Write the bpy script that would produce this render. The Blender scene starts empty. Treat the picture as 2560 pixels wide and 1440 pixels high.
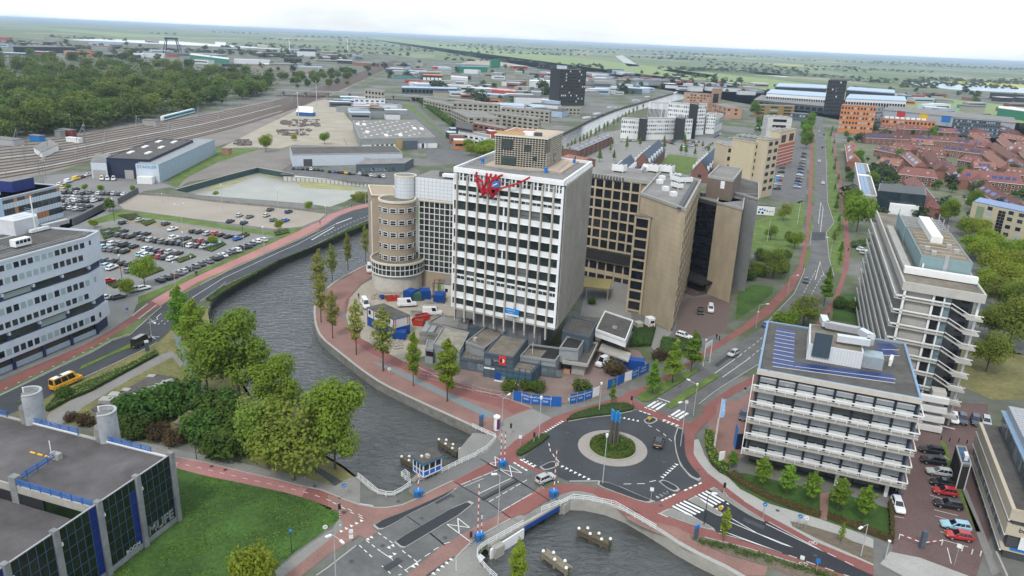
import bpy, math, random
from mathutils import Vector, Matrix
from mathutils.geometry import tessellate_polygon
random.seed(7)
R=math.radians
SC=bpy.context.scene
COL=SC.collection
# camera
CAM_H=75.0; FPX=1850.0; ROLL=R(2.54); PITCH=math.atan(621.5/FPX)
_c,_s=math.cos(ROLL),math.sin(ROLL); _cp,_sp=math.cos(PITCH),math.sin(PITCH)
right=Vector((_c,_s*_sp,_s*_cp)); up=Vector((-_s,_c*_sp,_c*_cp)); fwd=Vector((0,_cp,-_sp))
cd=bpy.data.cameras.new('camera'); cd.sensor_width=36; cd.lens=FPX/2560*36; cd.clip_start=1; cd.clip_end=60000
cam=bpy.data.objects.new('camera',cd); COL.objects.link(cam)
m=Matrix((( right.x,up.x,-fwd.x,0),(right.y,up.y,-fwd.y,0),(right.z,up.z,-fwd.z,CAM_H),(0,0,0,1)))
cam.matrix_world=m; SC.camera=cam
# sky, sun, exposure
SUN_EL,SUN_AZ=R(52),R(200)      # azimuth clockwise from +Y
w=bpy.data.worlds.new('World'); SC.world=w; w.use_nodes=True
nt=w.node_tree; nt.nodes.clear(); N=nt.nodes.new; Lk=nt.links.new
out=N('ShaderNodeOutputWorld'); bg=N('ShaderNodeBackground'); bg.inputs[1].default_value=0.1
sky=N('ShaderNodeTexSky'); sky.sky_type='NISHITA'; sky.sun_disc=False; sky.sun_elevation=SUN_EL; sky.sun_rotation=SUN_AZ
sky.air_density=1.2; sky.dust_density=2.0; sky.altitude=50
tc=N('ShaderNodeTexCoord'); mp=N('ShaderNodeMapping'); mp.inputs['Scale'].default_value=(1,1,4.5)
nz=N('ShaderNodeTexNoise'); nz.inputs['Scale'].default_value=2.2; nz.inputs['Detail'].default_value=6; nz.inputs['Roughness'].default_value=.55
rp=N('ShaderNodeMapRange'); rp.inputs[1].default_value=.3; rp.inputs[2].default_value=.62; rp.inputs[3].default_value=.5; rp.inputs[4].default_value=1.0
mx=N('ShaderNodeMix'); mx.data_type='RGBA'; mx.inputs[7].default_value=(9.3,10.0,10.7,1)
Lk(tc.outputs['Generated'],mp.inputs[0]); Lk(mp.outputs[0],nz.inputs['Vector']); Lk(nz.outputs[0],rp.inputs[0]); Lk(rp.outputs[0],mx.inputs[0])
Lk(sky.outputs[0],mx.inputs[6]); Lk(mx.outputs[2],bg.inputs[0]); Lk(bg.outputs[0],out.inputs[0])
sl=bpy.data.lights.new('sun','SUN'); sl.energy=1.5; sl.angle=R(10); sl.color=(1,.96,.9)
so=bpy.data.objects.new('sun',sl); COL.objects.link(so)
sd=Vector((math.sin(SUN_AZ)*math.cos(SUN_EL),math.cos(SUN_AZ)*math.cos(SUN_EL),math.sin(SUN_EL)))
so.rotation_euler=(-sd).to_track_quat('-Z','Y').to_euler(); so.location=(0,0,300)
vs=SC.view_settings; vs.view_transform='Standard'; vs.look='None'; vs.exposure=0.45; vs.gamma=1; vs.use_curve_mapping=False
HAZE=6.5e-5
cy=SC.cycles; cy.use_denoising=True; cy.max_bounces=5; cy.diffuse_bounces=1; cy.glossy_bounces=3; cy.transmission_bounces=3; cy.volume_bounces=0; cy.transparent_max_bounces=8
cy.caustics_reflective=False; cy.caustics_refractive=False; cy.use_adaptive_sampling=True; cy.adaptive_threshold=.02
# survey helpers: a sight line of the survey meets a level plane
FR={'S':(0,0,1),'A':(820,1160,5.12),'B':(1200,960,4.571),'C':(1600,1140,4.8),'D':(1560,780,5.76),'E':(400,1100,4.236),'F':(0,760,5.333),
 'P':(140,430,5.333),'Q':(500,420,4.8),'R':(2100,280,5.1435),'V':(1540,220,5.1435),'T':(0,330,4.571),'U':(880,740,5.538),
 '1':(0,0,2.977),'2':(850,0,2.977),'3':(1700,0,2.977),'4':(0,480,2.977),'5':(850,480,2.977),'6':(1700,480,2.977),'7':(0,960,2.977),'8':(850,960,2.977),'9':(1700,960,2.977)}
def G(px,py,z=0.0):
 x=px-1280; y=py-720
 u=x*_c+y*_s; v=-x*_s+y*_c
 d=Vector((u,FPX*_cp-v*_sp,-v*_cp-FPX*_sp)); t=(z-CAM_H)/d.z
 return Vector((d.x*t,d.y*t,z))
def pp(f,s):
 x0,y0,k=FR[f]
 return [(x0+float(a.split(',')[0])/k,y0+float(a.split(',')[1])/k) for a in s.split()]
def W(f,s,z=0.0): return [G(a,b,z) for a,b in pp(f,s)]
def yaw(a,b): return math.atan2(b.y-a.y,b.x-a.x)
# materials
MATS={}
def M(key,rgb=None,rough=.85,var=.14,scale=.6,bump=0,bscale=None,metal=0,spec=.4,big=.0,bigs=.03,rnd=0,stretch=None,emit=0):
 if key in MATS: return MATS[key]
 ma=bpy.data.materials.new(key); ma.use_nodes=True; MATS[key]=ma
 nt=ma.node_tree; b=nt.nodes['Principled BSDF']; N=nt.nodes.new; L=nt.links.new
 b.inputs['Roughness'].default_value=rough; b.inputs['Metallic'].default_value=metal; b.inputs['Specular IOR Level'].default_value=spec
 b.inputs['Base Color'].default_value=(*rgb,1)
 geo=N('ShaderNodeNewGeometry'); vec=geo.outputs['Position']
 if stretch:
  mp=N('ShaderNodeMapping'); mp.inputs['Scale'].default_value=stretch; L(vec,mp.inputs[0]); vec=mp.outputs[0]
 col=None
 def mult(prev,fac_out,lo,hi):
  mr=N('ShaderNodeMapRange'); mr.inputs[1].default_value=.25; mr.inputs[2].default_value=.75; mr.inputs[3].default_value=lo; mr.inputs[4].default_value=hi
  L(fac_out,mr.inputs[0]); vm=N('ShaderNodeVectorMath'); vm.operation='SCALE'
  if prev is None: vm.inputs[0].default_value=rgb
  else: L(prev,vm.inputs[0])
  L(mr.outputs[0],vm.inputs['Scale']); return vm.outputs[0]
 if var:
  n=N('ShaderNodeTexNoise'); n.inputs['Scale'].default_value=scale; n.inputs['Detail'].default_value=5; n.inputs['Roughness'].default_value=.65; L(vec,n.inputs['Vector'])
  col=mult(col,n.outputs[0],1-var,1+var)
 if big:
  n=N('ShaderNodeTexNoise'); n.inputs['Scale'].default_value=bigs; n.inputs['Detail'].default_value=3; L(vec,n.inputs['Vector']); col=mult(col,n.outputs[0],1-big,1+big)
 if rnd:
  oi=N('ShaderNodeObjectInfo'); mr=N('ShaderNodeMapRange'); mr.inputs[1].default_value=0; mr.inputs[2].default_value=1
  col=mult(col,oi.outputs['Random'],1-rnd,1+rnd)
 if col is not None: L(col,b.inputs['Base Color'])
 if bump:
  n=N('ShaderNodeTexNoise'); n.inputs['Scale'].default_value=bscale or scale*4; n.inputs['Detail'].default_value=4; L(vec,n.inputs['Vector'])
  bp=N('ShaderNodeBump'); bp.inputs['Strength'].default_value=bump; bp.inputs['Distance'].default_value=.1; L(n.outputs[0],bp.inputs['Height']); L(bp.outputs[0],b.inputs['Normal'])
 if emit:
  b.inputs['Emission Color'].default_value=(*rgb,1); b.inputs['Emission Strength'].default_value=emit
 return ma
def M_obj(key,rough=.35,spec=.5,coat=0):
 """paint whose colour is the object's own colour"""
 if key in MATS: return MATS[key]
 ma=bpy.data.materials.new(key); ma.use_nodes=True; MATS[key]=ma; nt=ma.node_tree; b=nt.nodes['Principled BSDF']
 oi=nt.nodes.new('ShaderNodeObjectInfo'); geo=nt.nodes.new('ShaderNodeNewGeometry'); n=nt.nodes.new('ShaderNodeTexNoise'); n.inputs['Scale'].default_value=1.3; n.inputs['Detail'].default_value=4
 mr=nt.nodes.new('ShaderNodeMapRange'); mr.inputs[3].default_value=.86; mr.inputs[4].default_value=1.12; vm=nt.nodes.new('ShaderNodeVectorMath'); vm.operation='SCALE'
 nt.links.new(geo.outputs['Position'],n.inputs['Vector']); nt.links.new(n.outputs[0],mr.inputs[0]); nt.links.new(mr.outputs[0],vm.inputs['Scale']); nt.links.new(oi.outputs['Color'],vm.inputs[0])
 nt.links.new(vm.outputs[0],b.inputs['Base Color']); b.inputs['Roughness'].default_value=rough; b.inputs['Specular IOR Level'].default_value=spec; b.inputs['Coat Weight'].default_value=coat; b.inputs['Coat Roughness'].default_value=.08
 return ma
def M_glass(key,lo,hi,rough=.06,blind=None,bfrac=.0):
 """window glass: each pane a little different, some with a blind drawn behind"""
 if key in MATS: return MATS[key]
 ma=bpy.data.materials.new(key); ma.use_nodes=True; MATS[key]=ma; nt=ma.node_tree; b=nt.nodes['Principled BSDF']; N=nt.nodes.new; L=nt.links.new
 oi=N('ShaderNodeObjectInfo'); geo=N('ShaderNodeNewGeometry'); wn=N('ShaderNodeTexNoise'); wn.inputs['Scale'].default_value=.45; wn.inputs['Detail'].default_value=2
 L(geo.outputs['Position'],wn.inputs['Vector'])
 ad=N('ShaderNodeMath'); ad.operation='ADD'; L(oi.outputs['Random'],ad.inputs[0]); L(wn.outputs[0],ad.inputs[1])
 fr=N('ShaderNodeMath'); fr.operation='FRACT'; L(ad.outputs[0],fr.inputs[0])
 mx=N('ShaderNodeMix'); mx.data_type='RGBA'; mx.inputs[6].default_value=(*lo,1); mx.inputs[7].default_value=(*hi,1); L(fr.outputs[0],mx.inputs[0]); col=mx.outputs[2]
 if blind:
  ml=N('ShaderNodeMath'); ml.operation='MULTIPLY'; ml.inputs[1].default_value=7.31; L(oi.outputs['Random'],ml.inputs[0]); f2=N('ShaderNodeMath'); f2.operation='FRACT'; L(ml.outputs[0],f2.inputs[0])
  lt=N('ShaderNodeMath'); lt.operation='LESS_THAN'; lt.inputs[1].default_value=bfrac; L(f2.outputs[0],lt.inputs[0])
  m2=N('ShaderNodeMix'); m2.data_type='RGBA'; m2.inputs[7].default_value=(*blind,1); L(col,m2.inputs[6]); L(lt.outputs[0],m2.inputs[0]); col=m2.outputs[2]
 L(col,b.inputs['Base Color']); b.inputs['Roughness'].default_value=rough; b.inputs['Specular IOR Level'].default_value=.6
 return ma
def M_leaf(key,a,b2,rnd=.25):
 if key in MATS: return MATS[key]
 ma=bpy.data.materials.new(key); ma.use_nodes=True; MATS[key]=ma; nt=ma.node_tree; b=nt.nodes['Principled BSDF']; N=nt.nodes.new; L=nt.links.new
 geo=N('ShaderNodeNewGeometry'); n=N('ShaderNodeTexNoise'); n.inputs['Scale'].default_value=.55; n.inputs['Detail'].default_value=4; L(geo.outputs['Position'],n.inputs['Vector'])
 mr=N('ShaderNodeMapRange'); mr.inputs[1].default_value=.3; mr.inputs[2].default_value=.7; L(n.outputs[0],mr.inputs[0])
 mx=N('ShaderNodeMix'); mx.data_type='RGBA'; mx.inputs[6].default_value=(*a,1); mx.inputs[7].default_value=(*b2,1); L(mr.outputs[0],mx.inputs[0])
 oi=N('ShaderNodeObjectInfo'); m3=N('ShaderNodeMapRange'); m3.inputs[3].default_value=1-rnd; m3.inputs[4].default_value=1+rnd; L(oi.outputs['Random'],m3.inputs[0])
 vm=N('ShaderNodeVectorMath'); vm.operation='SCALE'; L(mx.outputs[2],vm.inputs[0]); L(m3.outputs[0],vm.inputs['Scale'])
 hs=N('ShaderNodeHueSaturation'); ml=N('ShaderNodeMapRange'); ml.inputs[3].default_value=.475; ml.inputs[4].default_value=.52
 f=N('ShaderNodeMath'); f.operation='MULTIPLY'; f.inputs[1].default_value=5.7; L(oi.outputs['Random'],f.inputs[0]); g=N('ShaderNodeMath'); g.operation='FRACT'; L(f.outputs[0],g.inputs[0]); L(g.outputs[0],ml.inputs[0]); L(ml.outputs[0],hs.inputs['Hue'])
 L(vm.outputs[0],hs.inputs['Color']); L(hs.outputs[0],b.inputs['Base Color']); b.inputs['Roughness'].default_value=.7; b.inputs['Specular IOR Level'].default_value=.25
 tr=N('ShaderNodeBsdfTranslucent'); L(hs.outputs[0],tr.inputs[0]); ms=N('ShaderNodeMixShader'); ms.inputs[0].default_value=.45
 L(b.outputs[0],ms.inputs[1]); L(tr.outputs[0],ms.inputs[2]); L(ms.outputs[0],nt.nodes['Material Output'].inputs[0])
 return ma
# mesh builder
class MB:
 def __init__(s): s.v=[]; s.f=[]; s.m=[]
 def add(s,vs,fs,mi=0):
  n=len(s.v); s.v+= [tuple(v) for v in vs]; s.f+=[tuple(i+n for i in f) for f in fs]; s.m+=[mi]*len(fs); return s
 def box(s,x0,x1,y0,y1,z0,z1,mi=0,M4=None):
  vs=[(x0,y0,z0),(x1,y0,z0),(x1,y1,z0),(x0,y1,z0),(x0,y0,z1),(x1,y0,z1),(x1,y1,z1),(x0,y1,z1)]
  if M4: vs=[M4@Vector(v) for v in vs]
  return s.add(vs,[(3,2,1,0),(4,5,6,7),(0,1,5,4),(1,2,6,5),(2,3,7,6),(3,0,4,7)],mi)
 def prism(s,pts,z0,z1,mi=0,top=None,bottom=True):
  pts=[(p[0],p[1]) for p in pts]; n=len(pts)
  if sum(pts[i][0]*pts[(i+1)%n][1]-pts[(i+1)%n][0]*pts[i][1] for i in range(n))<0: pts=pts[::-1]
  s.add([(x,y,z0) for x,y in pts]+[(x,y,z1) for x,y in pts],[(i,(i+1)%n,n+(i+1)%n,n+i) for i in range(n)],mi)
  s.flat(pts,z1,mi if top is None else top)
  if bottom: s.flat(pts,z0,mi,True)
  return s
 def flat(s,pts,z,mi=0,flip=False):
  vs=[Vector((p[0],p[1],0)) for p in pts]
  fs=[]
  for t in tessellate_polygon([vs]):
   a,b,c=[vs[i] for i in t]; cr=(b-a).cross(c-a).z
   fs.append(tuple(t) if (cr>0)!=flip else tuple(reversed(t)))
  return s.add([(p.x,p.y,z) for p in vs],fs,mi)
 def tube(s,p0,p1,r0,r1=None,n=8,mi=0,cap=True):
  p0=Vector(p0);p1=Vector(p1); r1=r0 if r1 is None else r1
  d=(p1-p0); q=d.to_track_quat('Z','Y') if d.length>1e-6 else Matrix.Identity(3).to_quaternion()
  A=[p0+q@Vector((r0*math.cos(2*math.pi*i/n),r0*math.sin(2*math.pi*i/n),0)) for i in range(n)]
  B=[p1+q@Vector((r1*math.cos(2*math.pi*i/n),r1*math.sin(2*math.pi*i/n),0)) for i in range(n)]
  fs=[(i,(i+1)%n,n+(i+1)%n,n+i) for i in range(n)]
  if cap: fs+=[tuple(range(n-1,-1,-1)),tuple(range(n,2*n))]
  return s.add(A+B,fs,mi)
 def bar(s,p0,p1,w,h,mi=0):
  """a beam of width w and height h from p0 to p1"""
  p0=Vector(p0);p1=Vector(p1);d=(p1-p0); L=d.length
  if L<1e-6: return s
  d/=L; z=Vector((0,0,1));
  if abs(d.z)>.99: z=Vector((0,1,0))
  x=d.cross(z).normalized(); y=x.cross(d)
  vs=[]
  for p in (p0,p1):
   for a,b in((-1,-1),(1,-1),(1,1),(-1,1)): vs.append(p+x*(a*w/2)+y*(b*h/2))
  return s.add(vs,[(0,1,2,3),(7,6,5,4),(0,4,5,1),(1,5,6,2),(2,6,7,3),(3,7,4,0)],mi)
 def quad(s,a,b,c,d,mi=0): return s.add([a,b,c,d],[(0,1,2,3)],mi)
 def build(s,name,mats,parent=None,smooth=False,loc=None,rz=0):
  me=bpy.data.meshes.new(name); me.from_pydata(s.v,[],s.f)
  if not isinstance(mats,(list,tuple)): mats=[mats]
  for a in mats: me.materials.append(a)
  if len(mats)>1: me.polygons.foreach_set('material_index',s.m)
  if smooth: me.polygons.foreach_set('use_smooth',[True]*len(s.f))
  me.update()
  return link(name,me,parent,loc,rz)
def link(name,me,parent=None,loc=None,rz=0,scale=None,color=None):
 o=bpy.data.objects.new(name,me); COL.objects.link(o)
 if parent: o.parent=parent
 if loc is not None: o.location=loc
 if rz: o.rotation_euler=(0,0,rz)
 if scale is not None: o.scale=scale if hasattr(scale,'__len__') else (scale,)*3
 if color: o.color=(*color,1)
 return o
def tag(o,label=None,cat=None,group=None,kind=None):
 if label: o['label']=label
 if cat: o['category']=cat
 if group: o['group']=group
 if kind: o['kind']=kind
 return o
def thing(name,label,cat,loc=(0,0,0),rz=0,group=None):
 o=bpy.data.objects.new(name,None); o.empty_display_size=.5; COL.objects.link(o); o.location=loc; o.rotation_euler=(0,0,rz)
 return tag(o,label,cat,group)
KIDS={}
def copy_tree(src,loc,rz=None,label=None,group=None,scale=None,color=None):
 def cp(o,par):
  c=o.copy(); COL.objects.link(c); c.parent=par
  for ch in KIDS.get(o.name) or [x for x in o.children]: cp(ch,c)
  return c
 KIDS.setdefault(src.name,list(src.children))
 for ch in KIDS[src.name]: KIDS.setdefault(ch.name,list(ch.children))
 r=cp(src,None); r.location=loc
 if rz is not None: r.rotation_euler=(0,0,rz)
 if label: r['label']=label
 if group: r['group']=group
 if scale is not None: r.scale=scale if hasattr(scale,'__len__') else (scale,)*3
 if color: r.color=(*color,1)
 return r
def sheet(name,pts,z,mat,label=None):
 mb=MB(); mb.flat(pts,z); o=mb.build(name,mat); o['kind']='structure'
 if label:o['label']=label
 return o
def offset_line(pts,d):
 out=[]
 n=len(pts)
 for i,p in enumerate(pts):
  a=pts[max(0,i-1)];b=pts[min(n-1,i+1)]; t=Vector((b[0]-a[0],b[1]-a[1])); t.normalize()
  out.append(Vector((p[0]-t.y*d,p[1]+t.x*d,0)))
 return out
def smooth_line(pts,k=2):
 for _ in range(k):
  q=[pts[0]]
  for a,b in zip(pts,pts[1:]): q+= [a*.75+b*.25,a*.25+b*.75]
  q.append(pts[-1]); pts=q
 return pts
def ribbon(mb,pts,w,z0,z1,mi=0):
 """strip of width w along a line; a step when z1>z0"""
 A=offset_line(pts,w/2);B=offset_line(pts,-w/2)
 for i in range(len(pts)-1):
  if z1-z0>.02: mb.prism([A[i],B[i],B[i+1],A[i+1]],z0,z1,mi,bottom=False)
  else: mb.add([(B[i].x,B[i].y,z1),(B[i+1].x,B[i+1].y,z1),(A[i+1].x,A[i+1].y,z1),(A[i].x,A[i].y,z1)],[(0,1,2,3)],mi)
 return mb
def along(pts,step,start=0,stop=None):
 """points and headings every step metres along a line"""
 res=[];acc=start;tot=0
 for a,b in zip(pts,pts[1:]):
  d=(b-a);L=d.length
  if L<1e-6: continue
  while acc<=tot+L:
   t=(acc-tot)/L; res.append((a+d*t,math.atan2(d.y,d.x))); acc+=step
  tot+=L
 return res
def dash(mb,pts,w,on,off,z,mi=0):
 for p,h in along(pts,on+off):
  q=p+Vector((math.cos(h),math.sin(h),0))*on; ribbon(mb,[p,q],w,z,z,mi)
def ordinal(i):
 n=['first','second','third','fourth','fifth','sixth','seventh','eighth','ninth','tenth','eleventh','twelfth','thirteenth','fourteenth','fifteenth','sixteenth','seventeenth','eighteenth','nineteenth','twentieth']
 if i<20: return n[i]
 return ('twenty-' if i<29 else 'thirty-' if i<39 else 'forty-')+n[(i-20)%10 if i<29 else (i-30)%10 if i<39 else (i-40)%10] if i not in(29,39) else ('thirtieth' if i==29 else 'fortieth')
# setting: ground, water, roads
m_ground=M('town_ground',(.15,.15,.14),.95,.22,.35,.0,big=.3,bigs=.02)
def green_patches(ma):
 nt=ma.node_tree; b=nt.nodes['Principled BSDF']; N=nt.nodes.new; L=nt.links.new; src=b.inputs['Base Color'].links[0].from_socket
 geo=N('ShaderNodeNewGeometry'); n=N('ShaderNodeTexNoise'); n.inputs['Scale'].default_value=.016; n.inputs['Detail'].default_value=5; n.inputs['Roughness'].default_value=.7; L(geo.outputs['Position'],n.inputs['Vector'])
 mr=N('ShaderNodeMapRange'); mr.inputs[1].default_value=.46; mr.inputs[2].default_value=.55; L(n.outputs[0],mr.inputs[0]); mx=N('ShaderNodeMix'); mx.data_type='RGBA'; mx.inputs[7].default_value=(.08,.1,.045,1); L(mr.outputs[0],mx.inputs[0]); L(src,mx.inputs[6]); L(mx.outputs[2],b.inputs['Base Color'])
green_patches(m_ground)
m_farm=M('farmland_grass',(.1,.17,.045),.95,.1,.05)
def farm_nodes(ma):
 nt=ma.node_tree; b=nt.nodes['Principled BSDF']; N=nt.nodes.new; L=nt.links.new
 geo=N('ShaderNodeNewGeometry'); mp=N('ShaderNodeMapping'); mp.inputs['Scale'].default_value=(.0035,.0013,1); mp.inputs['Rotation'].default_value=(0,0,.5)
 vo=N('ShaderNodeTexVoronoi'); vo.inputs['Scale'].default_value=1; vo.distance='CHEBYCHEV'
 L(geo.outputs['Position'],mp.inputs[0]); L(mp.outputs[0],vo.inputs['Vector'])
 sp=N('ShaderNodeSeparateColor'); L(vo.outputs['Color'],sp.inputs[0])
 cr=N('ShaderNodeValToRGB'); e=cr.color_ramp.elements; cr.color_ramp.interpolation='CONSTANT'
 cols=[(0,(.11,.145,.07)),(.22,(.145,.18,.085)),(.45,(.17,.205,.11)),(.62,(.125,.165,.08)),(.8,(.2,.22,.13)),(.9,(.24,.24,.17)),(.955,(.34,.34,.1))]
 e[0].position=0; e[0].color=(*cols[0][1],1); e[1].position=cols[1][0]; e[1].color=(*cols[1][1],1)
 for p,c in cols[2:]: x=e.new(p); x.color=(*c,1)
 L(sp.outputs[0],cr.inputs[0]); L(cr.outputs[0],b.inputs['Base Color'])
farm_nodes(m_farm)
m_asph=M('asphalt_dark',(.048,.053,.06),.85,.15,1.6,.15,30,big=.24,bigs=.12)
m_asph2=M('asphalt_worn',(.115,.116,.115),.88,.16,1.2,.15,30,big=.22,bigs=.2)
m_asph3=M('asphalt_new',(.026,.029,.034),.8,.12,1.6,.12,30)
m_cell=M('asphalt_fine_dark',(.03,.034,.04),.85,.14,2,.15,40)
m_pave=M('paving_grey',(.22,.215,.2),.9,.16,2.2,.2,12,big=.13,bigs=.2)
m_pavel=M('paving_pale',(.34,.335,.315),.9,.12,2.,.15,12,big=.1,bigs=.2)
m_brick=M('clinker_paving',(.235,.135,.115),.9,.2,2.6,.2,14,big=.16,bigs=.18)
m_red=M('cycle_path_red',(.215,.085,.075),.9,.12,1.8,.1,20,big=.15,bigs=.15)
m_pink=M('cycle_path_pink',(.36,.17,.16),.9,.12,1.8,.1,20,big=.15,bigs=.1)
m_teal=M('cycle_strip_grey',(.17,.205,.21),.9,.12,1.8,.1,20)
m_kerb=M('kerb_concrete',(.34,.335,.31),.9,.12,2)
m_white=M('road_paint',(.72,.72,.7),.8,.14,3)
m_grass=M('lawn_grass',(.04,.09,.014),.95,.4,1.3,.7,4,big=.42,bigs=.13)
m_verge=M('verge_grass',(.095,.145,.03),.95,.35,1.6,.6,5,big=.35,bigs=.22)
m_dry=M('dry_grass',(.16,.15,.06),.95,.3,.8,.4,6,big=.3,bigs=.1)
m_sand=M('yard_sand',(.33,.295,.235),.95,.16,.8,.25,5,big=.14,bigs=.08)
m_gravel=M('gravel_lot',(.31,.275,.23),.95,.12,1.5,.2,8,big=.1,bigs=.06)
m_ballast=M('track_ballast',(.2,.18,.16),.95,.2,1.,.2,5,big=.18,bigs=.05)
m_conc=M('concrete',(.34,.325,.29),.9,.16,.7,.1,6,big=.12,bigs=.15)
m_concd=M('concrete_stained',(.2,.195,.175),.9,.3,.8,.1,6,big=.2,bigs=.3)
m_wood=M('weathered_timber',(.12,.1,.075),.9,.3,2,.2,12)
m_whitep=M('white_paint',(.72,.73,.73),.5,.08,1)
m_steel=M('galvanised_steel',(.42,.43,.44),.45,.1,2,metal=.4)
m_black=M('black_metal',(.02,.02,.022),.5,.1,2)
m_dkgrey=M('dark_grey_metal',(.06,.065,.07),.6,.1,2)
m_soil=M('bare_soil',(.14,.115,.085),.95,.3,1.2,.4,6)
m_pblue=M('blue_paint',(.012,.16,.48),.45,.1,2)
m_pred=M('red_paint',(.5,.03,.03),.5,.1,2)
m_yellow=M('yellow_paint',(.75,.45,.02),.5,.1,2)
canal=pp('S','1010,562 925,557 870,580 800,612 705,650 605,705 551,737 522,767 535,830 590,930 640,1010 720,1080 800,1130 860,1165 877,1180 895,1193 944,1234 984,1237 1025,1213 1219,1365 1193,1392 1200,1420 1230,1450 1300,1600 2100,1600 1848,1440 1710,1373 1639,1325 1539,1268 1435,1247 1401,1262 1240,1096 1181,1067 1110,1035 1040,1003 954,962 900,925 850,885 800,845 786,812 783,772 789,755 820,715 860,690 925,657 1010,624')
basin=pp('S','440,476 500,459 569,440 644,421 700,431 760,441 940,458 950,466 887,491 860,505 825,517 760,508 687,502 583,494 500,488')
canal2=pp('S','1385,346 1394,339 1414,329 1488,292 1549,269 1589,259 1623,249 1683,232 1710,222 1733,214 1745,222 1712,247 1623,267 1555,289 1515,316 1438,363 1401,375 1380,382')
def with_holes(name,outer,holes,z,mat):
 loops=[[Vector((p.x,p.y,0)) for p in l] for l in [outer]+holes]; vs=[v for l in loops for v in l]; fs=[]
 for t in tessellate_polygon(loops):
  a,b,c=[vs[i] for i in t]; fs.append(tuple(t) if (b-a).cross(c-a).z>0 else tuple(reversed(t)))
 mb=MB(); mb.add([(v.x,v.y,z) for v in vs],fs); o=mb.build(name,mat); o['kind']='structure'; return o
hole=lambda l:[G(a,b) for a,b in l]
with_holes('ground',[Vector(p) for p in((-9000,-60,0),(9000,-60,0),(9000,3000,0),(-9000,3000,0))],[hole(canal),hole(basin),hole(canal2)],0,m_ground)
fb=[G(a,b,.3) for a,b in pp('S','-500,80 0,92 150,100 250,97 450,104 700,122 950,135 1100,152 1500,167 1700,195 1950,200 2150,215 2250,222 2560,236 2900,255')]
sheet('farmland',fb+[Vector((26000,9000,0)),Vector((26000,40000,0)),Vector((-26000,40000,0)),Vector((-26000,9000,0))],.3,m_farm)
# water
def water_mat(key,col,sc,st,rough=.07):
 ma=M(key,col,rough,.25,.08,0,spec=.9); nt=ma.node_tree; b=nt.nodes['Principled BSDF']; N=nt.nodes.new; L=nt.links.new
 geo=N('ShaderNodeNewGeometry'); mp=N('ShaderNodeMapping'); mp.inputs['Rotation'].default_value=(0,0,-.5); mp.inputs['Scale'].default_value=(1,1.9,1)
 n1=N('ShaderNodeTexNoise'); n1.inputs['Scale'].default_value=sc; n1.inputs['Detail'].default_value=4; n1.inputs['Roughness'].default_value=.6; n1.inputs['Distortion'].default_value=.7
 L(geo.outputs['Position'],mp.inputs[0]); L(mp.outputs[0],n1.inputs['Vector'])
 bp=N('ShaderNodeBump'); bp.inputs['Strength'].default_value=st; bp.inputs['Distance'].default_value=1.1; L(n1.outputs[0],bp.inputs['Height']); L(bp.outputs[0],b.inputs['Normal']); return ma
m_water=water_mat('canal_water',(.05,.055,.055),.42,.55,.04)
m_pond=M('pond_water',(.27,.275,.235),.3,.12,.12,0,spec=.5,big=.1,bigs=.03)
def loopsheet(name,poly,z,mat):
 c=[sum(p[i] for p in poly)/len(poly) for i in(0,1)]
 return sheet(name,[G(a,b) for a,b in poly],z,mat)
def grown(l,d):
 P=hole(l); n=len(P); A=sum(P[i].x*P[(i+1)%n].y-P[(i+1)%n].x*P[i].y for i in range(n)); s=-1 if A>0 else 1; o=[]
 for i in range(n):
  t=(P[(i+1)%n]-P[i-1]); t.normalize(); o.append(Vector((P[i].x-t.y*d*s,P[i].y+t.x*d*s,0)))
 return o
sheet('canal_water',grown(canal,.35),-2.0,m_water); sheet('far_canal_water',grown(canal2,.35),-1.6,water_mat('far_water',(.06,.066,.068),.3,.12,.08))
sheet('basin_floor',grown(basin,.35),-2.4,m_pond)
# quay walls
def wallline(name,f,s,t,z0,z1,mat,label,cat,side=1,cap=None,capw=.3):
 P=smooth_line(W(f,s),1); mb=MB(); ribbon(mb,offset_line(P,side*t/2),t,z0,z1)
 o=mb.build(name,mat); tag(o,label,cat)
 if cap:
  c=MB(); ribbon(c,offset_line(P,side*capw/2),capw,z1,z1+.12); c.build('coping',cap,o)
 return o
wallline('quay_wall','S','1240,1096 1181,1067 1110,1035 1040,1003 954,962 900,925 850,885 800,845 786,812 783,772 789,755 820,715 860,690 925,657 1010,624',.5,-2.6,.05,m_concd,'long curved concrete quay wall along the brick promenade','quay wall',-1,m_kerb,.6)
wallline('quay_wall','S','1401,1262 1435,1247 1539,1268 1639,1325 1710,1373 1848,1440 2100,1600',.6,-2.6,.1,m_conc,'pale stained concrete quay wall beside the dark new road','quay wall',1,m_kerb,.8)
wallline('bank_wall','S','1010,560 925,556 870,579 800,611 705,649 605,704 551,736 522,766 535,830 590,930 640,1010 720,1080 800,1130 860,1165 877,1180 895,1192',.5,-2.6,.02,M('bank_black',(.018,.018,.017),.8,.3,1),'low black timber bank wall below the canal hedge','bank wall',-1)
wallline('quay_wall','S','895,1192 944,1233 984,1236 1025,1212',.5,-2.6,.05,m_concd,'curved concrete quay wall under the white railing by the bridge house','quay wall',-1,m_kerb,.5)
wallline('quay_wall','S','1401,375 1438,363 1515,316 1555,289 1623,267 1712,247',.8,-2,.1,m_concd,'quay wall along the far canal by the bare trees','quay wall',1)
wallline('quay_wall','S','1394,339 1414,329 1488,292 1549,269 1589,259 1623,249 1683,232',.8,-2,.1,m_wood,'dark quay wall of the far canal with barges moored','quay wall',-1)
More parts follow.
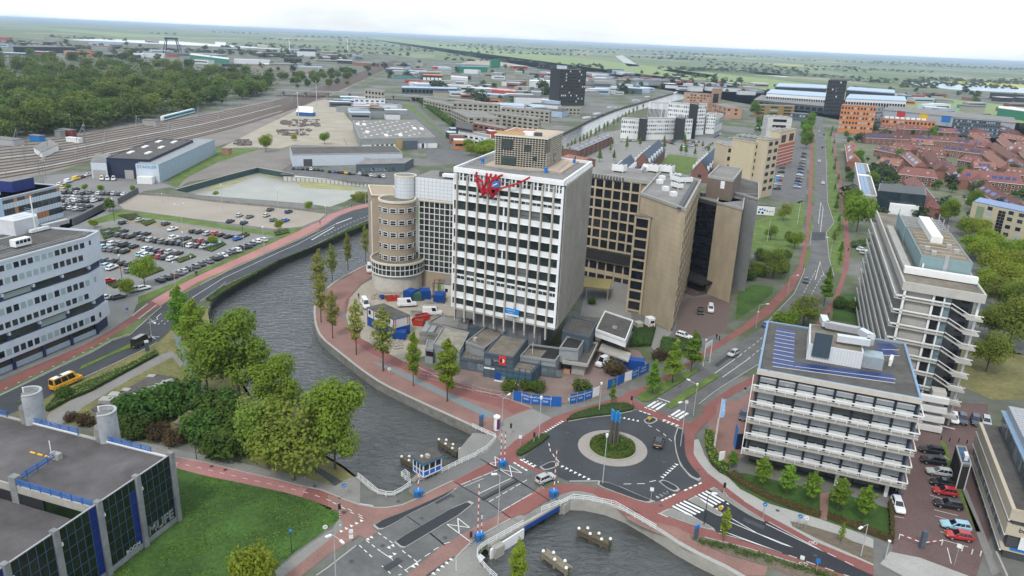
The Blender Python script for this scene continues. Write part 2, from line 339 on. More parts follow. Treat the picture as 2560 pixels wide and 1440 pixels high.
# sheet piling round the basin, each pile a part
def piling(name,f,s,z0,z1,mat,label,step=2.4,mat2=None):
 P=W(f,s); r=thing(name,label,'retaining wall')
 me=MB().box(-step*.5+.25,step*.5-.25,-.25,.15,z0,z1-.15).build('sheet_pile',mat,r).data
 first=True
 base=MB(); ribbon(base,P,.3,z0,z1-.3); base.build('wall_back',mat2 or mat,r)
 c=MB(); ribbon(c,P,.6,z1-.15,z1+.1); c.build('coping',m_conc,r)
 o=[x for x in r.children if x.name.startswith('sheet_pile')][0]
 for p,h in along(P,step,step/2):
  if first: o.location=p; o.rotation_euler=(0,0,h); first=False
  else: link('sheet_pile',me,r,p,h)
m_pile=M('dark_green_steel',(.04,.075,.075),.7,.2,.6); m_pilew=M('pale_sheet_steel',(.5,.5,.47),.7,.12,.8)
piling('sheet_pile_wall','S','440,476 500,459 569,440 644,421',-2.6,.6,m_pile,'dark green sheet pile wall on the north west side of the sandy basin')
piling('sheet_pile_wall','S','644,421 700,431 735,437',-2.6,.6,m_pile,'short dark green sheet pile wall behind the sandy basin',2.4)
piling('sheet_pile_wall','S','708,440 760,443 880,452 945,459',-2.6,-.2,m_pilew,'pale ribbed sheet pile wall below the parked cars behind the basin',2.4,m_concd)
# bare flats and weeds in the basin
mb=MB()
for f,s in(('Q','1160,170 1300,165 1500,185 1750,215 1980,250 1800,270 1600,255 1400,245 1220,230'),('Q','780,85 1000,95 1250,140 1150,170 950,120 760,100'),('Q','60,250 350,170 600,100 660,90 420,190 160,270')): mb.flat(W(f,s,-2.37),-2.37)
mb.build('mud_flat',M('basin_weed',(.27,.26,.12),.9,.3,.6,.3,big=.25,bigs=.1))['kind']='structure'
# areas
def area(name,f,s,z,mat): return sheet(name,W(f,s),z,mat)
area('rail_ballast','S','-200,520 -200,365 0,349 168,339 302,316 403,302 487,289 605,265 705,245 800,214 870,192 985,150 1000,158 900,205 860,226 783,257 705,291 605,345 537,368 380,402 228,402 117,435 0,450',.012,m_ballast)
area('sand_yard','S','553,370 640,325 783,255 815,248 868,366 735,362 700,372 640,368',.02,m_sand)
area('dirt_road','S','808,250 835,252 900,330 960,380 870,372 866,358',.016,m_sand)
area('gravel_lot','S','297,511 348,484 400,487 560,507 700,517 817,532 800,548 755,566 690,573 600,561 500,549 310,523',.02,m_gravel)
area('car_park','S','140,660 150,560 235,520 300,534 420,548 560,563 690,582 757,568 740,580 650,600 560,651 480,686 390,735 345,760 250,770',.02,M('car_park_asphalt',(.2,.2,.195),.9,.12,.8,big=.12,bigs=.06))
area('works_yard','S','110,440 228,428 390,452 460,476 425,468 360,478 240,540 150,580 120,520',.02,M('yard_asphalt',(.19,.185,.18),.9,.12,.8,big=.12,bigs=.06))
mbr=M('parking_bays_brown',(.235,.2,.155),.9,.14,.8,big=.15,bigs=.1)
for s in('790,655 1250,640 2100,760 2240,780 2240,830 1700,800 1300,740 950,700','600,840 800,800 1150,810 1600,860 2100,900 2080,960 1500,930 1000,890 640,870','600,960 1100,990 1400,1040 1700,1080 1640,1160 1300,1140 1080,1110 700,1060 610,1020','620,1180 900,1190 1320,1250 1150,1340 930,1330 660,1280'):
 area('parking_bays','P',s,.028,mbr)
area('verge','S','296,527 330,529 420,539 560,562 690,581 757,567 752,575 690,592 560,573 420,552 330,541 240,560 215,556',.035,m_verge)
area('verge','S','345,760 440,716 500,685 562,660 658,618 746,578 757,570 745,572 690,596 600,636 500,675 440,705 345,742',.036,m_verge)
area('shop_forecourt','S','700,436 735,405 900,440 985,433 1010,425 1060,440 960,462 760,441',.02,m_asph2)
area('hall_lot','S','553,374 700,374 735,368 735,405 700,430 644,419 569,438 470,455 440,472 470,440 540,395',.018,m_ground if False else M('old_asphalt_lot',(.19,.175,.155),.95,.16,.6,big=.16,bigs=.05))
area('verge','S','420,452 538,372 560,372 600,372 655,372 600,388 540,408 470,443 440,465',.03,m_verge)
# left road
area('road','S','0,989 75,953 150,916 225,882 281,850 323,837 371,794 405,764 500,712 571,676 658,637 750,597 798,574 850,540 885,526 929,516 1010,490 1010,520 929,547 854,580 771,622 688,657 546,722 500,755 470,780 433,818 394,854 352,876 281,910 206,944 169,962 112,998 60,1020 0,1046 -160,1110 -160,1060',.03,m_asph)
area('cycle_path','S','1000,484 927,507 879,517 854,526 821,537 800,553 746,578 658,618 562,660 500,687 433,720 378,752 349,796 401,765 433,742 500,703 660,634 748,595 800,569 842,541 881,526 927,516 1000,494',.04,m_pink)
area('cycle_path','S','378,752 367,760 330,790 300,812 277,827 225,856 169,880 112,906 56,929 0,957 -160,1020 -160,1045 0,981 94,934 169,899 234,867 292,833 326,812 349,796 401,765',.045,m_red)
area('verge','S','500,703 660,634 748,595 800,569 815,562 798,575 750,598 658,638 571,677 500,713 440,745',.038,m_dry)
area('verge','S','292,836 326,815 349,799 362,794 323,837 281,850 225,882 150,916 75,953 0,989 -160,1060 -160,1047 0,983 94,936 169,901 234,869',.038,m_verge)
mb=MB()
for s in('376,828 334,856 244,899 205,915 198,926 281,888 338,866 356,846','110,962 90,978 60,1000 40,1010 85,975'): mb.prism(W('S',s),.02,.16)
mb.build('median',m_verge)['kind']='structure'
area('pavement','S','255,775 350,742 330,790 275,827 200,868 0,950 -160,1010 -160,900 200,830',.025,m_pave)
# canal side park
area('park_grass','S','433,822 455,770 520,772 535,830 590,930 640,1010 720,1080 800,1130 860,1165 893,1194 870,1215 830,1212 700,1180 560,1130 430,1100 300,1085 200,1060 60,1060 40,1030 170,962 281,912 396,856',.02,m_dry)
area('park_path','S','122,1035 187,996 300,936 394,889 431,878 465,910 450,918 431,893 375,921 281,974 206,1019 187,1040 150,1062 100,1062',.03,m_pave)
area('park_path','S','432,824 449,816 457,860 472,910 500,960 560,1010 620,1050 612,1058 550,1018 485,965 462,925 445,880',.032,m_teal)
area('park_path','S','768,1165 800,1170 870,1212 850,1225 815,1198',.032,m_asph)
area('cycle_path','E','-500,70 -300,105 130,180 480,240 900,345 1200,410 1500,490 1560,512 1500,605 1300,550 900,465 480,380 140,290 -300,200 -500,170',.04,m_pink)
area('cycle_path','E','1560,512 1700,530 1930,620 1800,745 1870,745 1650,655 1500,605',.041,m_red)
area('pavement','E','-700,-120 -300,0 0,60 300,130 740,215 1180,320 1480,385 1850,490 2000,405 2118,380 2118,690 1930,620 1700,530 1500,490 1200,410 900,345 480,240 130,180 -300,105 -700,0',.035,m_pave)
area('lawn','E','-900,0 -300,205 140,293 480,383 900,468 1300,553 1480,603 1650,655 1870,745 1900,830 1820,910 1500,1140 1100,1440 800,1700 -2200,1700',.03,m_grass)
area('pavement','A','190,700 210,790 190,830 0,985 -560,1434 -800,1600 -1050,1600 -700,1380 -220,1020 60,830 150,690',.045,m_pave)
area('cycle_path','A','0,390 160,440 400,525 600,560 760,560 950,525 1150,440 1350,330 1600,215 1900,60 2030,0 2190,60 1700,285 1480,405 1050,605 700,722 580,800 640,872 490,960 400,920 0,1170 -338,1434 -520,1560 -720,1560 -560,1434 0,985 200,800 150,690 130,600 0,545',.05,m_brick)
# main road and bridge approach
area('road','A','-150,1434 0,1330 360,1050 490,965 640,875 560,800 700,718 1050,600 1480,400 1700,280 2180,55 2500,-130 2700,-60 2900,140 2560,402 2200,645 1850,822 1480,1035 1000,1436 900,1560 -330,1560',.055,m_asph2)
area('cycle_path','A','2750,290 2560,400 2200,645 1850,822 1480,1035 1000,1436 900,1560 1120,1560 1230,1436 1600,1190 1700,1130 1830,1000 2330,705 2560,592 2800,450',.06,m_brick)
area('cycle_path','A','1610,225 1900,70 2060,-10 2170,60 1700,275',.062,m_red)
area('cycle_path','A','2800,300 2560,430 2230,625 2340,700 2560,590 2820,440',.063,m_red)
area('pavement','A','1700,1130 1830,1000 2330,705 2480,770 1950,1075 1905,1190 1960,1300 2100,1440 2000,1560 1120,1560 1230,1436 1600,1190',.05,m_pave)
area('road_edge','A','1240,1434 1600,1190 1640,1180 1350,1400 1290,1440',.066,m_asph)
# roundabout
area('road','B','400,900 480,860 640,740 790,615 720,572 860,490 960,438 1010,425 1250,385 1500,360 1740,310 1810,300 1940,350 2040,410 2150,450 2260,495 2220,620 2240,780 2290,930 2400,1060 2500,1115 2545,1135 2330,1215 2240,1260 2000,1350 1850,1290 1600,1180 1350,1110 1020,1115 860,1050 780,1000 620,960',.07,m_asph)
area('pavement','B','-250,760 -80,560 180,580 -100,400 400,170 600,285 820,390 560,560 400,650 230,800 150,890 0,960 -250,1080',.04,m_pave)
area('cycle_path','B','0,965 150,890 230,800 400,650 560,560 700,460 820,390 1100,290 1360,220 1700,120 1900,20 1940,0 2080,0 1800,130 1740,160 1760,270 1500,235 1300,280 1080,350 990,425 860,490 720,572 540,700 415,790 415,830 470,870 620,960 860,1050 830,1100 640,1010 440,930 300,890 100,985',.074,m_red)
area('cycle_path','B','1690,250 1740,170 1900,260 2150,360 2400,455 2560,330 2700,230 2700,340 2560,470 2450,590 2440,800 2500,900 2600,1020 2900,1250 2900,1500 2560,1160 2540,1070 2400,930 2335,800 2340,520 2260,495 2150,450 2040,410 1850,310',.076,m_red)
area('cycle_path','B','260,1440 640,1250 800,1180 930,1140 1200,1160 1400,1200 1600,1260 1830,1340 2000,1380 2250,1270 2400,1200 2700,1130 2760,1200 2350,1370 1950,1560 1650,1500 1300,1260 1100,1215 850,1290 500,1500',.073,m_red)
area('pavement','B','860,1300 1000,1225 1250,1225 1450,1290 1650,1440 1500,1380 1080,1270 940,1360',.072,m_pave)
area('pavement','C','650,0 700,90 780,200 880,270 1010,365 1250,545 1500,695 1800,855 2100,1025 2560,1215 2800,1320 2800,1000 2560,900 2160,760 1700,620 1500,560 1380,490 1200,400 1040,240 870,130 780,0 700,-200 600,-180',.068,m_pavel)
area('cycle_path','C','740,300 880,268 1010,362 1250,542 1500,695 1800,858 2100,1028 2560,1218 2800,1322 2800,1440 2560,1330 2200,1150 1540,800 1480,770 1270,640 1060,500 920,385 880,372 700,460',.078,m_red)
area('cycle_path','C','-300,640 0,640 120,592 250,540 430,452 740,320 905,375 640,490 380,612 200,690 360,750 640,840 900,905 950,930 1700,1172 2200,1345 2700,1520 2500,1520 1900,1300 1300,1112 770,978 600,940 420,850 180,795 0,690 -300,560',.08,m_red)
area('road','C','375,612 640,490 905,375 1010,440 1060,500 1270,640 1480,775 1540,802 2200,1152 2560,1332 2800,1440 2800,1560 2700,1520 2200,1343 1700,1171 950,930 900,905 640,735 500,690',.082,m_asph3)
area('promenade','C','-300,560 0,690 180,795 420,850 600,940 770,978 1300,1112 1900,1300 2500,1520 2100,1520 1530,1340 1500,1440 1200,1440 600,1130 300,970 0,840 -150,760',.06,m_brick)
mb=MB(); mb.prism(W('C','605,960 770,985 1300,1120 1900,1308 2450,1500 2100,1500 1900,1440 1500,1322 1000,1172 740,1062 620,1005'),.03,.16); mb.build('planting_strip',m_soil)['kind']='structure'
area('soil_strip','C','1800,785 2000,830 2400,950 2560,1030 2800,1110 2800,1300 2560,1190 2150,1010 1830,850',.09,m_soil)
# road towards the north east
area('road','S','1612,1016 1645,993 1721,946 1749,927 1786,900 1860,850 1908,816 1950,770 1985,735 2009,682 2022,628 2032,564 2036,480 2039,370 2040,302 2046,230 2054,230 2056,302 2064,370 2070,480 2069,507 2085,557 2066,581 2073,648 2085,690 2040,770 1990,830 1895,912 1838,947 1786,980 1747,1011 1730,1040 1690,1050',.05,m_asph2)
area('cycle_path','S','1560,985 1626,959 1681,929 1727,901 1782,863 1855,816 1898,780 1932,749 1965,712 1996,668 2012,598 2020,514 2022,440 2026,369 2030,302 2035,302 2033,369 2032,480 2031,514 2019,614 2006,682 1979,729 1921,789 1862,830 1791,872 1746,900 1716,919 1657,957 1595,988 1562,1007',.055,m_red)
area('cycle_path','S','1751,1030 1768,1011 1831,967 1892,936 1950,900 2000,860 2049,799 2086,742 2106,682 2112,631 2106,530 2100,480 2088,400 2082,330 2086,330 2094,400 2109,480 2117,530 2125,614 2122,668 2103,729 2070,792 2020,860 1960,915 1888,956 1845,980 1791,1013 1774,1030',.055,m_red)
area('verge','S','2069,507 2085,557 2067,581 2074,648 2088,684 2098,684 2110,650 2104,580 2098,530 2090,470 2082,400 2076,330 2066,330 2072,440',.06,m_verge)
mb=MB()
for f,s in(('D','180,1225 300,1130 560,1020 700,930 950,850 1030,800 1090,830 930,950 490,1220 380,1290 270,1300'),('D','600,1360 900,1120 1290,905 1390,920 1080,1130 860,1280 690,1400'),('S','2009,668 2018,620 2025,612 2025,636 2014,672'),('S','2022,590 2026,550 2031,550 2031,575 2026,596'),('S','2028,510 2030,480 2035,480 2034,510'),('S','2031,470 2034,360 2038,360 2036,470')): mb.prism(W(f,s),.02,.2)
mb.build('median',m_verge)['kind']='structure'
area('lawn','S','1839,802 1844,735 1878,712 1932,718 1932,732 1902,759',.04,m_grass)
area('lawn','S','1878,560 1930,535 2006,500 2010,540 2000,610 1975,640 1935,648 1878,625',.03,m_verge)
area('lawn','S','1640,420 1672,385 1745,395 1725,432 1700,440',.06,m_verge)
area('lawn','S','2086,742 2110,735 2165,735 2165,810 2080,800',.04,m_grass)
area('gate_court','S','1690,820 1700,760 1720,745 1790,740 1830,745 1815,830 1740,850 1680,860',.03,M('court_brick',(.13,.095,.085),.9,.2,2))
area('car_park_road','S','1905,480 1945,400 1985,330 2012,330 2018,400 2014,500 2000,508 1935,500',.03,m_asph2)
area('parking_court','S','1390,408 1500,335 1560,322 1800,348 1830,360 1812,420 1740,412 1660,400 1560,420 1470,430',.03,m_pave)
area('office_garden','C','1040,200 1280,215 2250,440 2480,470 3000,640 3020,960 2560,900 2160,760 1700,620 1500,555 1380,490 1200,400 1040,240',.09,m_grass)
area('office_path','C','2160,440 2270,440 2240,780 2160,760',.1,m_brick)
area('office_yard','S','2150,1000 2470,1010 2480,1330 2440,1440 2800,1600 2380,1440 2230,1395 2235,1300 2225,1240 2250,1150 2260,1050',.05,M('yard_clinker',(.13,.085,.08),.9,.22,2.4,.2,14,big=.2,bigs=.15))
area('yard_kerb_strip','S','2440,1330 2375,1190 2350,1105 2362,1100 2390,1190 2452,1330',.06,m_verge)
area('pavement','S','2395,1200 2405,1195 2500,1430 2480,1440 2440,1330',.06,m_pave)
area('pavement','S','2225,1380 2300,1395 2420,1440 2600,1520 2400,1520 2200,1410',.07,m_pavel)
area('pavement','S','1775,1010 1850,1000 1890,965 1870,1140 1810,1160 1770,1100',.04,m_brick)
area('back_garden','S','2380,880 2480,860 2600,900 2600,1000 2480,1000 2390,960',.03,m_dry)
area('tree_court','S','2420,560 2560,560 2700,600 2700,900 2480,880 2420,700',.03,m_asph2)
area('house_plots','S','2110,420 2140,300 2560,290 2900,330 2900,560 2560,560 2430,560 2200,470',.015,M('garden_ground',(.13,.14,.085),.95,.35,.5,big=.3,bigs=.1))
# promenade of the centre
area('promenade','S','1010,624 925,657 860,690 820,715 789,755 783,772 786,812 800,845 850,885 900,925 954,962 1040,1003 1110,1035 1181,1067 1245,1096 1255,1050 1330,1022 1240,990 1145,971 1079,937 1006,901 961,881 903,848 872,815 855,790 865,750 905,708 945,680 1010,650',.05,m_brick)
area('road','S','862,775 868,745 905,715 928,705 900,745 890,790 905,835 960,868 1030,900 1145,958 1250,985 1330,1020 1285,1035 1240,1015 1130,985 1060,950 1000,920 930,885 880,850',.055,m_red)
area('cycle_strip','U','300,905 480,962 880,1132 1300,1335 1550,1440 2000,1640 1900,1700 1450,1490 1200,1365 800,1172 480,1012 310,935',.06,m_teal)
area('building_yard','S','865,790 875,745 905,712 945,690 1010,680 1140,690 1140,800 1200,850 1010,905 961,879 903,846 872,815',.056,m_sand)
area('forecourt','S','1060,925 1145,968 1240,985 1330,1018 1480,1002 1560,962 1625,925 1600,880 1500,840 1300,880',.052,M('forecourt_clinker',(.2,.145,.125),.9,.24,2,.2,14,big=.2,bigs=.2))
area('courtyard','S','1450,790 1470,700 1570,700 1580,810 1600,800 1680,830 1640,880 1560,800',.05,m_pave)
area('lawn','S','1572,868 1585,820 1640,820 1628,868',.06,m_grass)
area('lawn','S','1646,890 1652,848 1712,855 1750,850 1754,868 1690,895',.06,m_grass)
# kerbs, islands, markings
kb=MB()
def kerb(f,s,w=.22,h=.14): ribbon(kb,W(f,s),w,.03,h)
for f,s in(('A','160,440 400,525 600,562 760,562 950,527 1150,442 1350,332 1600,217'),('A','2340,705 2000,890 1830,1005 1700,1135 1640,1200 1640,1380'),('B','1020,1115 1350,1112 1600,1182 1850,1292 2000,1350'),('B','2262,500 2222,620 2242,780 2292,930 2400,1060 2500,1112'),('B','1010,430 1250,388 1500,362 1740,312'),
 ('S','1747,1011 1786,980 1838,947 1895,912'),('S','1908,816 1985,735 2009,682 2022,628 2032,564'),('S','2085,690 2073,648 2066,581 2085,557 2069,507 2064,370'),('C','1010,440 1060,500 1270,640 1480,775'),('C','500,690 640,735 900,905'),('C','1250,545 1500,697 1800,857 2100,1027 2560,1217'),('C','770,980 1300,1114 1900,1302 2300,1440'),
 ('S','929,546 854,579 771,621 688,656 546,721 500,754'),('S','798,575 750,598 658,638 571,677 500,713'),('S','0,988 75,952 150,915 225,881 281,849 323,836'),('E','130,180 480,240 900,345 1200,410 1500,490 1700,530 1930,620'),('S','903,846 961,879 1006,899 1079,935 1145,969 1240,987 1330,1020'),('A','-150,1434 0,1330 360,1050'),('S','206,946 281,912 352,878 394,856')): kerb(f,s)
kb.build('kerbs',m_kerb)['kind']='structure'
def island(f,s,fill=None,kr=.3):
 P=smooth_line(W(f,s)+[W(f,s)[0]],1); mb=MB(); mb.prism(P[:-1],.02,.19); o=mb.build('traffic_island',m_kerb); o['kind']='structure'
 c=sum(P,Vector())/len(P); d=sum((p-c).length for p in P)/len(P); k=1-kr/max(d,.6)
 mb=MB(); mb.flat([c+(p-c)*k for p in P[:-1]],.196); q=mb.build('island_paving',fill or m_cell,o)
for s in('575,800 700,720 1000,615 1480,400 1700,285 1480,440 1050,640 830,780 650,862','845,1010 1000,905 1780,465 1900,525 1050,1040 950,1095'): island('A',s)
for s in('680,955 820,885 900,905 900,945 740,1000','1870,420 1950,375 2050,410 1960,465 1890,455','2040,1120 2100,1095 2300,1205 2240,1245 2140,1200','1350,1112 1500,1140 1850,1292 2000,1350 1900,1370 1600,1262 1340,1165','2262,500 2330,520 2338,800 2400,935 2535,1080 2500,1112 2400,1060 2292,930 2242,780 2222,620'): island('B',s)
for s in('570,535 680,480 760,560 900,640 1010,710 960,740 800,650','240,690 360,630 480,680 640,740 900,880 870,900 640,835 400,750','830,405 900,375 1010,470 1270,640 1480,775 1500,800 1350,740 1060,560'): island('C',s,m_pave,.25)
# roundabout centre
rc=G(1531,1120)
ring=lambda r,n=64,k=0:[Vector((rc.x+r*math.cos(2*math.pi*i/n+k),rc.y+r*math.sin(2*math.pi*i/n+k),0)) for i in range(n)]
mb=MB(); mb.prism(ring(6.75),.02,.13); mb.build('roundabout_apron',M('apron_setts',(.3,.275,.25),.9,.2,3,.3,16))['kind']='structure'
mb=MB(); mb.prism(ring(4.75),.02,.3); mb.build('roundabout_kerb',m_kerb)['kind']='structure'
mb=MB(); mb.prism(ring(4.5),.02,.34); mb.build('roundabout_bed',m_verge)['kind']='structure'
# painted markings
mk=MB(); Z=.1
def tri(f,s,k,w=.55,l=.7,flip=1):
 """row of give-way triangles"""
 a,b=W(f,s); n=k
 t=(b-a).normalized(); nn=Vector((-t.y,t.x,0))*flip
 for i in range(n):
  p=a+(b-a)*(i/(n-1) if n>1 else .5); mk.add([p-t*w/2+Vector((0,0,Z)),p+t*w/2+Vector((0,0,Z)),p+nn*l+Vector((0,0,Z))],[(0,1,2) if flip>0 else (2,1,0)])
def blocks(f,s,k,w=.5,l=.5):
 a,b=W(f,s); t=(b-a).normalized(); n=Vector((-t.y,t.x,0))
 for i in range(k):
  p=a+(b-a)*(i/(k-1)); mk.prism([p+t*x*w/2+n*y*l/2 for x,y in((-1,-1),(1,-1),(1,1),(-1,1))],Z-.01,Z,bottom=False)
def line(f,s,w=.12): ribbon(mk,W(f,s),w,Z,Z)
def dline(f,s,on,off,w=.12): dash(mk,W(f,s),w,on,off,Z)
dline('E','150,240 400,295 700,365 1000,435 1300,500 1600,575 1870,670 2118,800',1,1.4,.1)
dline('A','60,495 400,680',.9,1.2,.12)
tri('A','180,875 440,740',5); tri('A','500,960 545,935',2,flip=-1); tri('A','770,1065 820,1040',2,flip=-1); tri('A','815,1200 865,1165',2); tri('A','1080,1310 1125,1280',2,flip=-1); tri('A','1335,1400 1560,1220',5,flip=-1)
dline('A','640,885 830,1020',.8,.6,.14); dline('A','950,1115 1140,1260',.8,.6,.14); dline('A','490,985 680,1130',.8,.6,.14); line('A','680,1130 830,1230'); dline('A','830,1240 990,1365',.8,.6,.14); dline('A','400,1045 560,1195',.8,.6,.14); dline('A','690,1310 820,1425',.8,.6,.14)
line('A','990,1365 1190,1230'); line('A','1240,1190 1310,1145'); line('A','1350,1110 1420,1070'); line('A','1480,1030 1560,1005'); line('A','900,1430 940,1415')
dline('A','1700,270 2170,80',2.2,.25,.12); line('A','1930,385 2340,190'); dline('A','2060,490 2560,200',1.2,.5,.12); dline('A','2200,620 2560,410',2.5,.2,.12); line('A','1730,300 1990,190',.08)
tri('B','735,570 950,437',9);
blocks('B','475,875 605,945',4,.7,.35); tri('B','510,862 635,932',4,flip=-1); blocks('B','400,910 525,985',4,.7,.35)
blocks('B','865,1120 880,1122',1+1,.6,.35)
dline('B','785,680 800,750 840,820 885,875',1.1,.9,.14); tri('B','950,940 1250,1085',7,.6,.8,-1)
dline('B','1640,1148 1800,1145 1900,1130 2020,1105',1.4,1.1,.14); tri('B','2260,930 2100,1075',7,.6,.8,-1); dline('B','2190,660 2120,595 2050,545 1960,495',1.1,1.0,.14); tri('B','1595,390 1800,432',5,.6,.8,1)
blocks('B','2110,415 2255,475',4,.7,.35); tri('B','2090,432 2235,490',4); blocks('B','1895,275 1990,310',3,.7,.35); blocks('B','1835,315 1930,348',3,.7,.35); blocks('B','2165,375 2260,412',3,.7,.35)
tri('B','2040,1305 2165,1250',4); blocks('B','2085,1332 2215,1272',4,.7,.35); blocks('B','2350,1215 2515,1140',4,.7,.35)
def zebra(f,bars,w=.55):
 for s in bars: line(f,s,w)
zebra('B',['2010,205 1915,265','2060,220 1960,280','2110,235 2010,300','2285,300 2185,365','2335,315 2230,380','2375,335 2275,400'])
line('B','2035,165 2180,215',.3); tri('B','2035,195 2125,225',3,.5,.6,-1)
zebra('C',['390,605 625,725','435,585 670,705','480,565 720,685','525,545 765,662','660,485 880,610','700,465 925,588','745,443 965,568','788,425 1010,548'],.5)
line('C','220,690 330,738',.15); line('C','340,650 410,690',.25); line('C','240,700 400,650',.2)
tri('C','220,510 355,448',4,.5,.6,1); tri('C','910,632 1040,570',3,.5,.6,-1)
line('C','1005,765 1700,1060 1840,1105',.14); line('C','1045,725 1400,930 1840,1105',.14); line('C','960,895 1700,1168',.16); line('C','945,930 1250,1010 1700,1168',.1); line('C','1540,795 1900,990 2200,1152',.1); line('C','1510,820 1800,960 2200,1152',.14)
dline('C','2250,1170 2560,1320',1.3,1.4,.12); dline('C','1780,1195 2480,1440',1.3,1.4,.12)
for x,y in((2075,1045),(1960,1300)):      # painted bicycles
 for dx,dy in((-22,0),(22,4)):
  c=W('C',f'{x+dx},{y+dy}')[0]
  for i in range(10):
   a=i*math.pi/5; b=a+math.pi/5; ribbon(mk,[c+Vector((math.cos(t)*.35,math.sin(t)*.35,0)) for t in(a,b)],.08,Z,Z)
 line('C',f'{x-22},{y} {x},{y-14} {x+22},{y+4}',.08); line('C',f'{x-14},{y-16} {x+4},{y+10} {x+18},{y-12}',.08)
# yellowish dashes of the NE road and the white lines of the left road
dline('S','1787,934 1838,898',8,0,.14); dline('S','1806,944 1868,900',8,0,.14); dline('S','1838,898 1900,850 1960,790',1.6,1.4,.13); dline('S','1870,898 1915,862',1.6,1.4,.13); dline('S','2005,740 2038,680',2,2,.13); dline('S','2028,738 2055,690',2,2,.13)
for s in('2038,700 2050,655 2060,690','2050,590 2058,520 2052,506 2046,560'): line('S',s,.15)
line('S','2060,565 2046,565',.12); line('S','2062,540 2048,540',.12)
line('S','480,745 560,695 700,630 742,612 840,560',.15); dline('S','810,590 870,560 920,540',1.5,1.3,.2); line('S','840,560 880,545',.5); dline('S','780,600 835,568',1,.8,.7)
line('S','0,990 75,955 150,918 225,884 281,852 323,839 371,796',.1); line('S','371,795 405,766',.1); dline('S','395,812 433,778',1,1.2,.13); dline('S','410,812 440,785',1,1.2,.13)
line('F','2150,130 2090,180 2105,210 1990,245',.14); line('F','1965,255 2060,262 2020,230',.14); line('F','2030,440 2125,440',.14); line('F','2010,420 2080,475 2030,450',.14)
blocks('F','1770,155 1960,5',11,.45,.45); blocks('F','1855,195 2080,20',11,.45,.45)
for i,(x,y) in enumerate(((80,1128),(250,1052),(405,978),(560,910),(712,840),(850,778),(985,712),(1110,652),(1225,590),(1340,535),(1440,472))): blocks('F',f'{x-6},{y} {x+8},{y-4}',2,.3,.2)
mk.build('road_markings',m_white)['kind']='structure'
# parking bay lines of the office yard
pk=MB()
for s in('2335,1188 2380,1205','2325,1238 2378,1255','2335,1275 2395,1290','2338,1290 2400,1310','2345,1310 2395,1322','2350,1330 2400,1345','2355,1350 2420,1368','2228,1290 2260,1296','2360,1140 2375,1152'): ribbon(pk,W('S',s),.1,.075,.075)
ribbon(pk,W('S','2368,1370 2378,1410'),.1,.08,.08)
pk.build('bay_lines',m_white)['kind']='structure'
# dark expansion joints across the bridge
jt=MB()
for f,s in(('A','1620,235 1900,400 2090,520 2340,700'),('A','2040,0 2360,180 2560,300'),('A','1000,665 1180,790 1490,1040'),('A','1290,880 1490,1045'),('B','0,860 240,985 440,1110 660,1250 800,1340')): ribbon(jt,W(f,s),.18,.105,.105)
ribbon(jt,W('A','1975,465 2440,220'),.5,.06,.108); ribbon(jt,W('A','1960,440 2410,205'),.16,.06,.112)
jt.build('bridge_joints',m_black)['kind']='structure'
pm=MB(); pr_=random.Random(2)
for f,s in(('B','600,700 640,660 760,760 720,800'),('B','1850,980 1990,930 2040,1000 1900,1050'),('A','1350,480 1560,370 1600,410 1390,520'),('A','700,1330 900,1200 960,1250 760,1385'),('C','1250,740 1500,850 1480,890 1230,780'),('D','1300,760 1500,620 1540,650 1340,800'),('F','1300,700 1600,540 1640,570 1340,740'),('6','970,300 1080,300 1080,360 965,360')): pm.flat(W(f,s),.112)
pm.build('asphalt_repairs',m_asph)['kind']='structure'
pm=MB()
for f,s in(('B','700,900 1000,560 1250,450 2100,900 1700,1050 2000,450 900,760'),('A','300,1250 700,1050 1200,700 1600,420 1500,950 200,620 900,480'),('C','1650,660 700,170 1300,800 2100,1200 250,600'),('D','800,1080 1500,560 1750,900 1200,700 300,1100'),('E','690,320 1640,495 545,283 1910,617')):
 for p in W(f,s): pm.flat([p+Vector((.35*math.cos(i*.785),.35*math.sin(i*.785),0)) for i in range(8)],.118)
pm.build('drain_covers',m_dkgrey)['kind']='structure'
# vegetation kit
lf_big=M_leaf('leaf_fresh_green',(.125,.235,.02),(.21,.35,.038),.16)
lf_quay=M_leaf('leaf_yellow_green',(.2,.24,.045),(.3,.33,.065),.18)
lf_lime=M_leaf('leaf_bright_lime',(.15,.24,.015),(.28,.36,.035),.12)
lf_olive=M_leaf('leaf_olive',(.14,.21,.028),(.21,.29,.045),.2)
lf_wood=M_leaf('leaf_woodland',(.085,.14,.025),(.165,.215,.05),.4)
lf_dark=M_leaf('leaf_dark_green',(.05,.115,.018),(.11,.2,.03),.25)
lf_hedge=M_leaf('leaf_hedge',(.06,.12,.015),(.12,.19,.03),.1)
lf_brown=M_leaf('leaf_copper',(.075,.055,.025),(.12,.085,.035),.2)
lf_beech=M_leaf('leaf_beech_hedge',(.09,.075,.02),(.14,.12,.035),.1)
lf_far=M_leaf('leaf_far_trees',(.05,.08,.035),(.09,.125,.055),.3)
m_bark=M('bark',(.085,.07,.055),.95,.3,2)
def leafcards(mb,pts,size,rng,mi=0):
 for p,nrm in pts:
  s=size*rng.uniform(.6,1.35); d=Vector((rng.gauss(0,1),rng.gauss(0,1),rng.gauss(0,1))).normalized()
  n=(nrm*1.1+d*.8+Vector((0,0,.8))).normalized(); t=n.orthogonal().normalized(); t.rotate(Matrix.Rotation(rng.uniform(0,6.28),3,n)); b=n.cross(t)
  mb.add([p-t*s*.5-b*s*.28,p+t*s*.5-b*s*.33+n*s*.14,p+t*s*.42+b*s*.34,p-t*s*.45+b*s*.36-n*s*.12],[(0,1,2),(0,2,3)],mi)
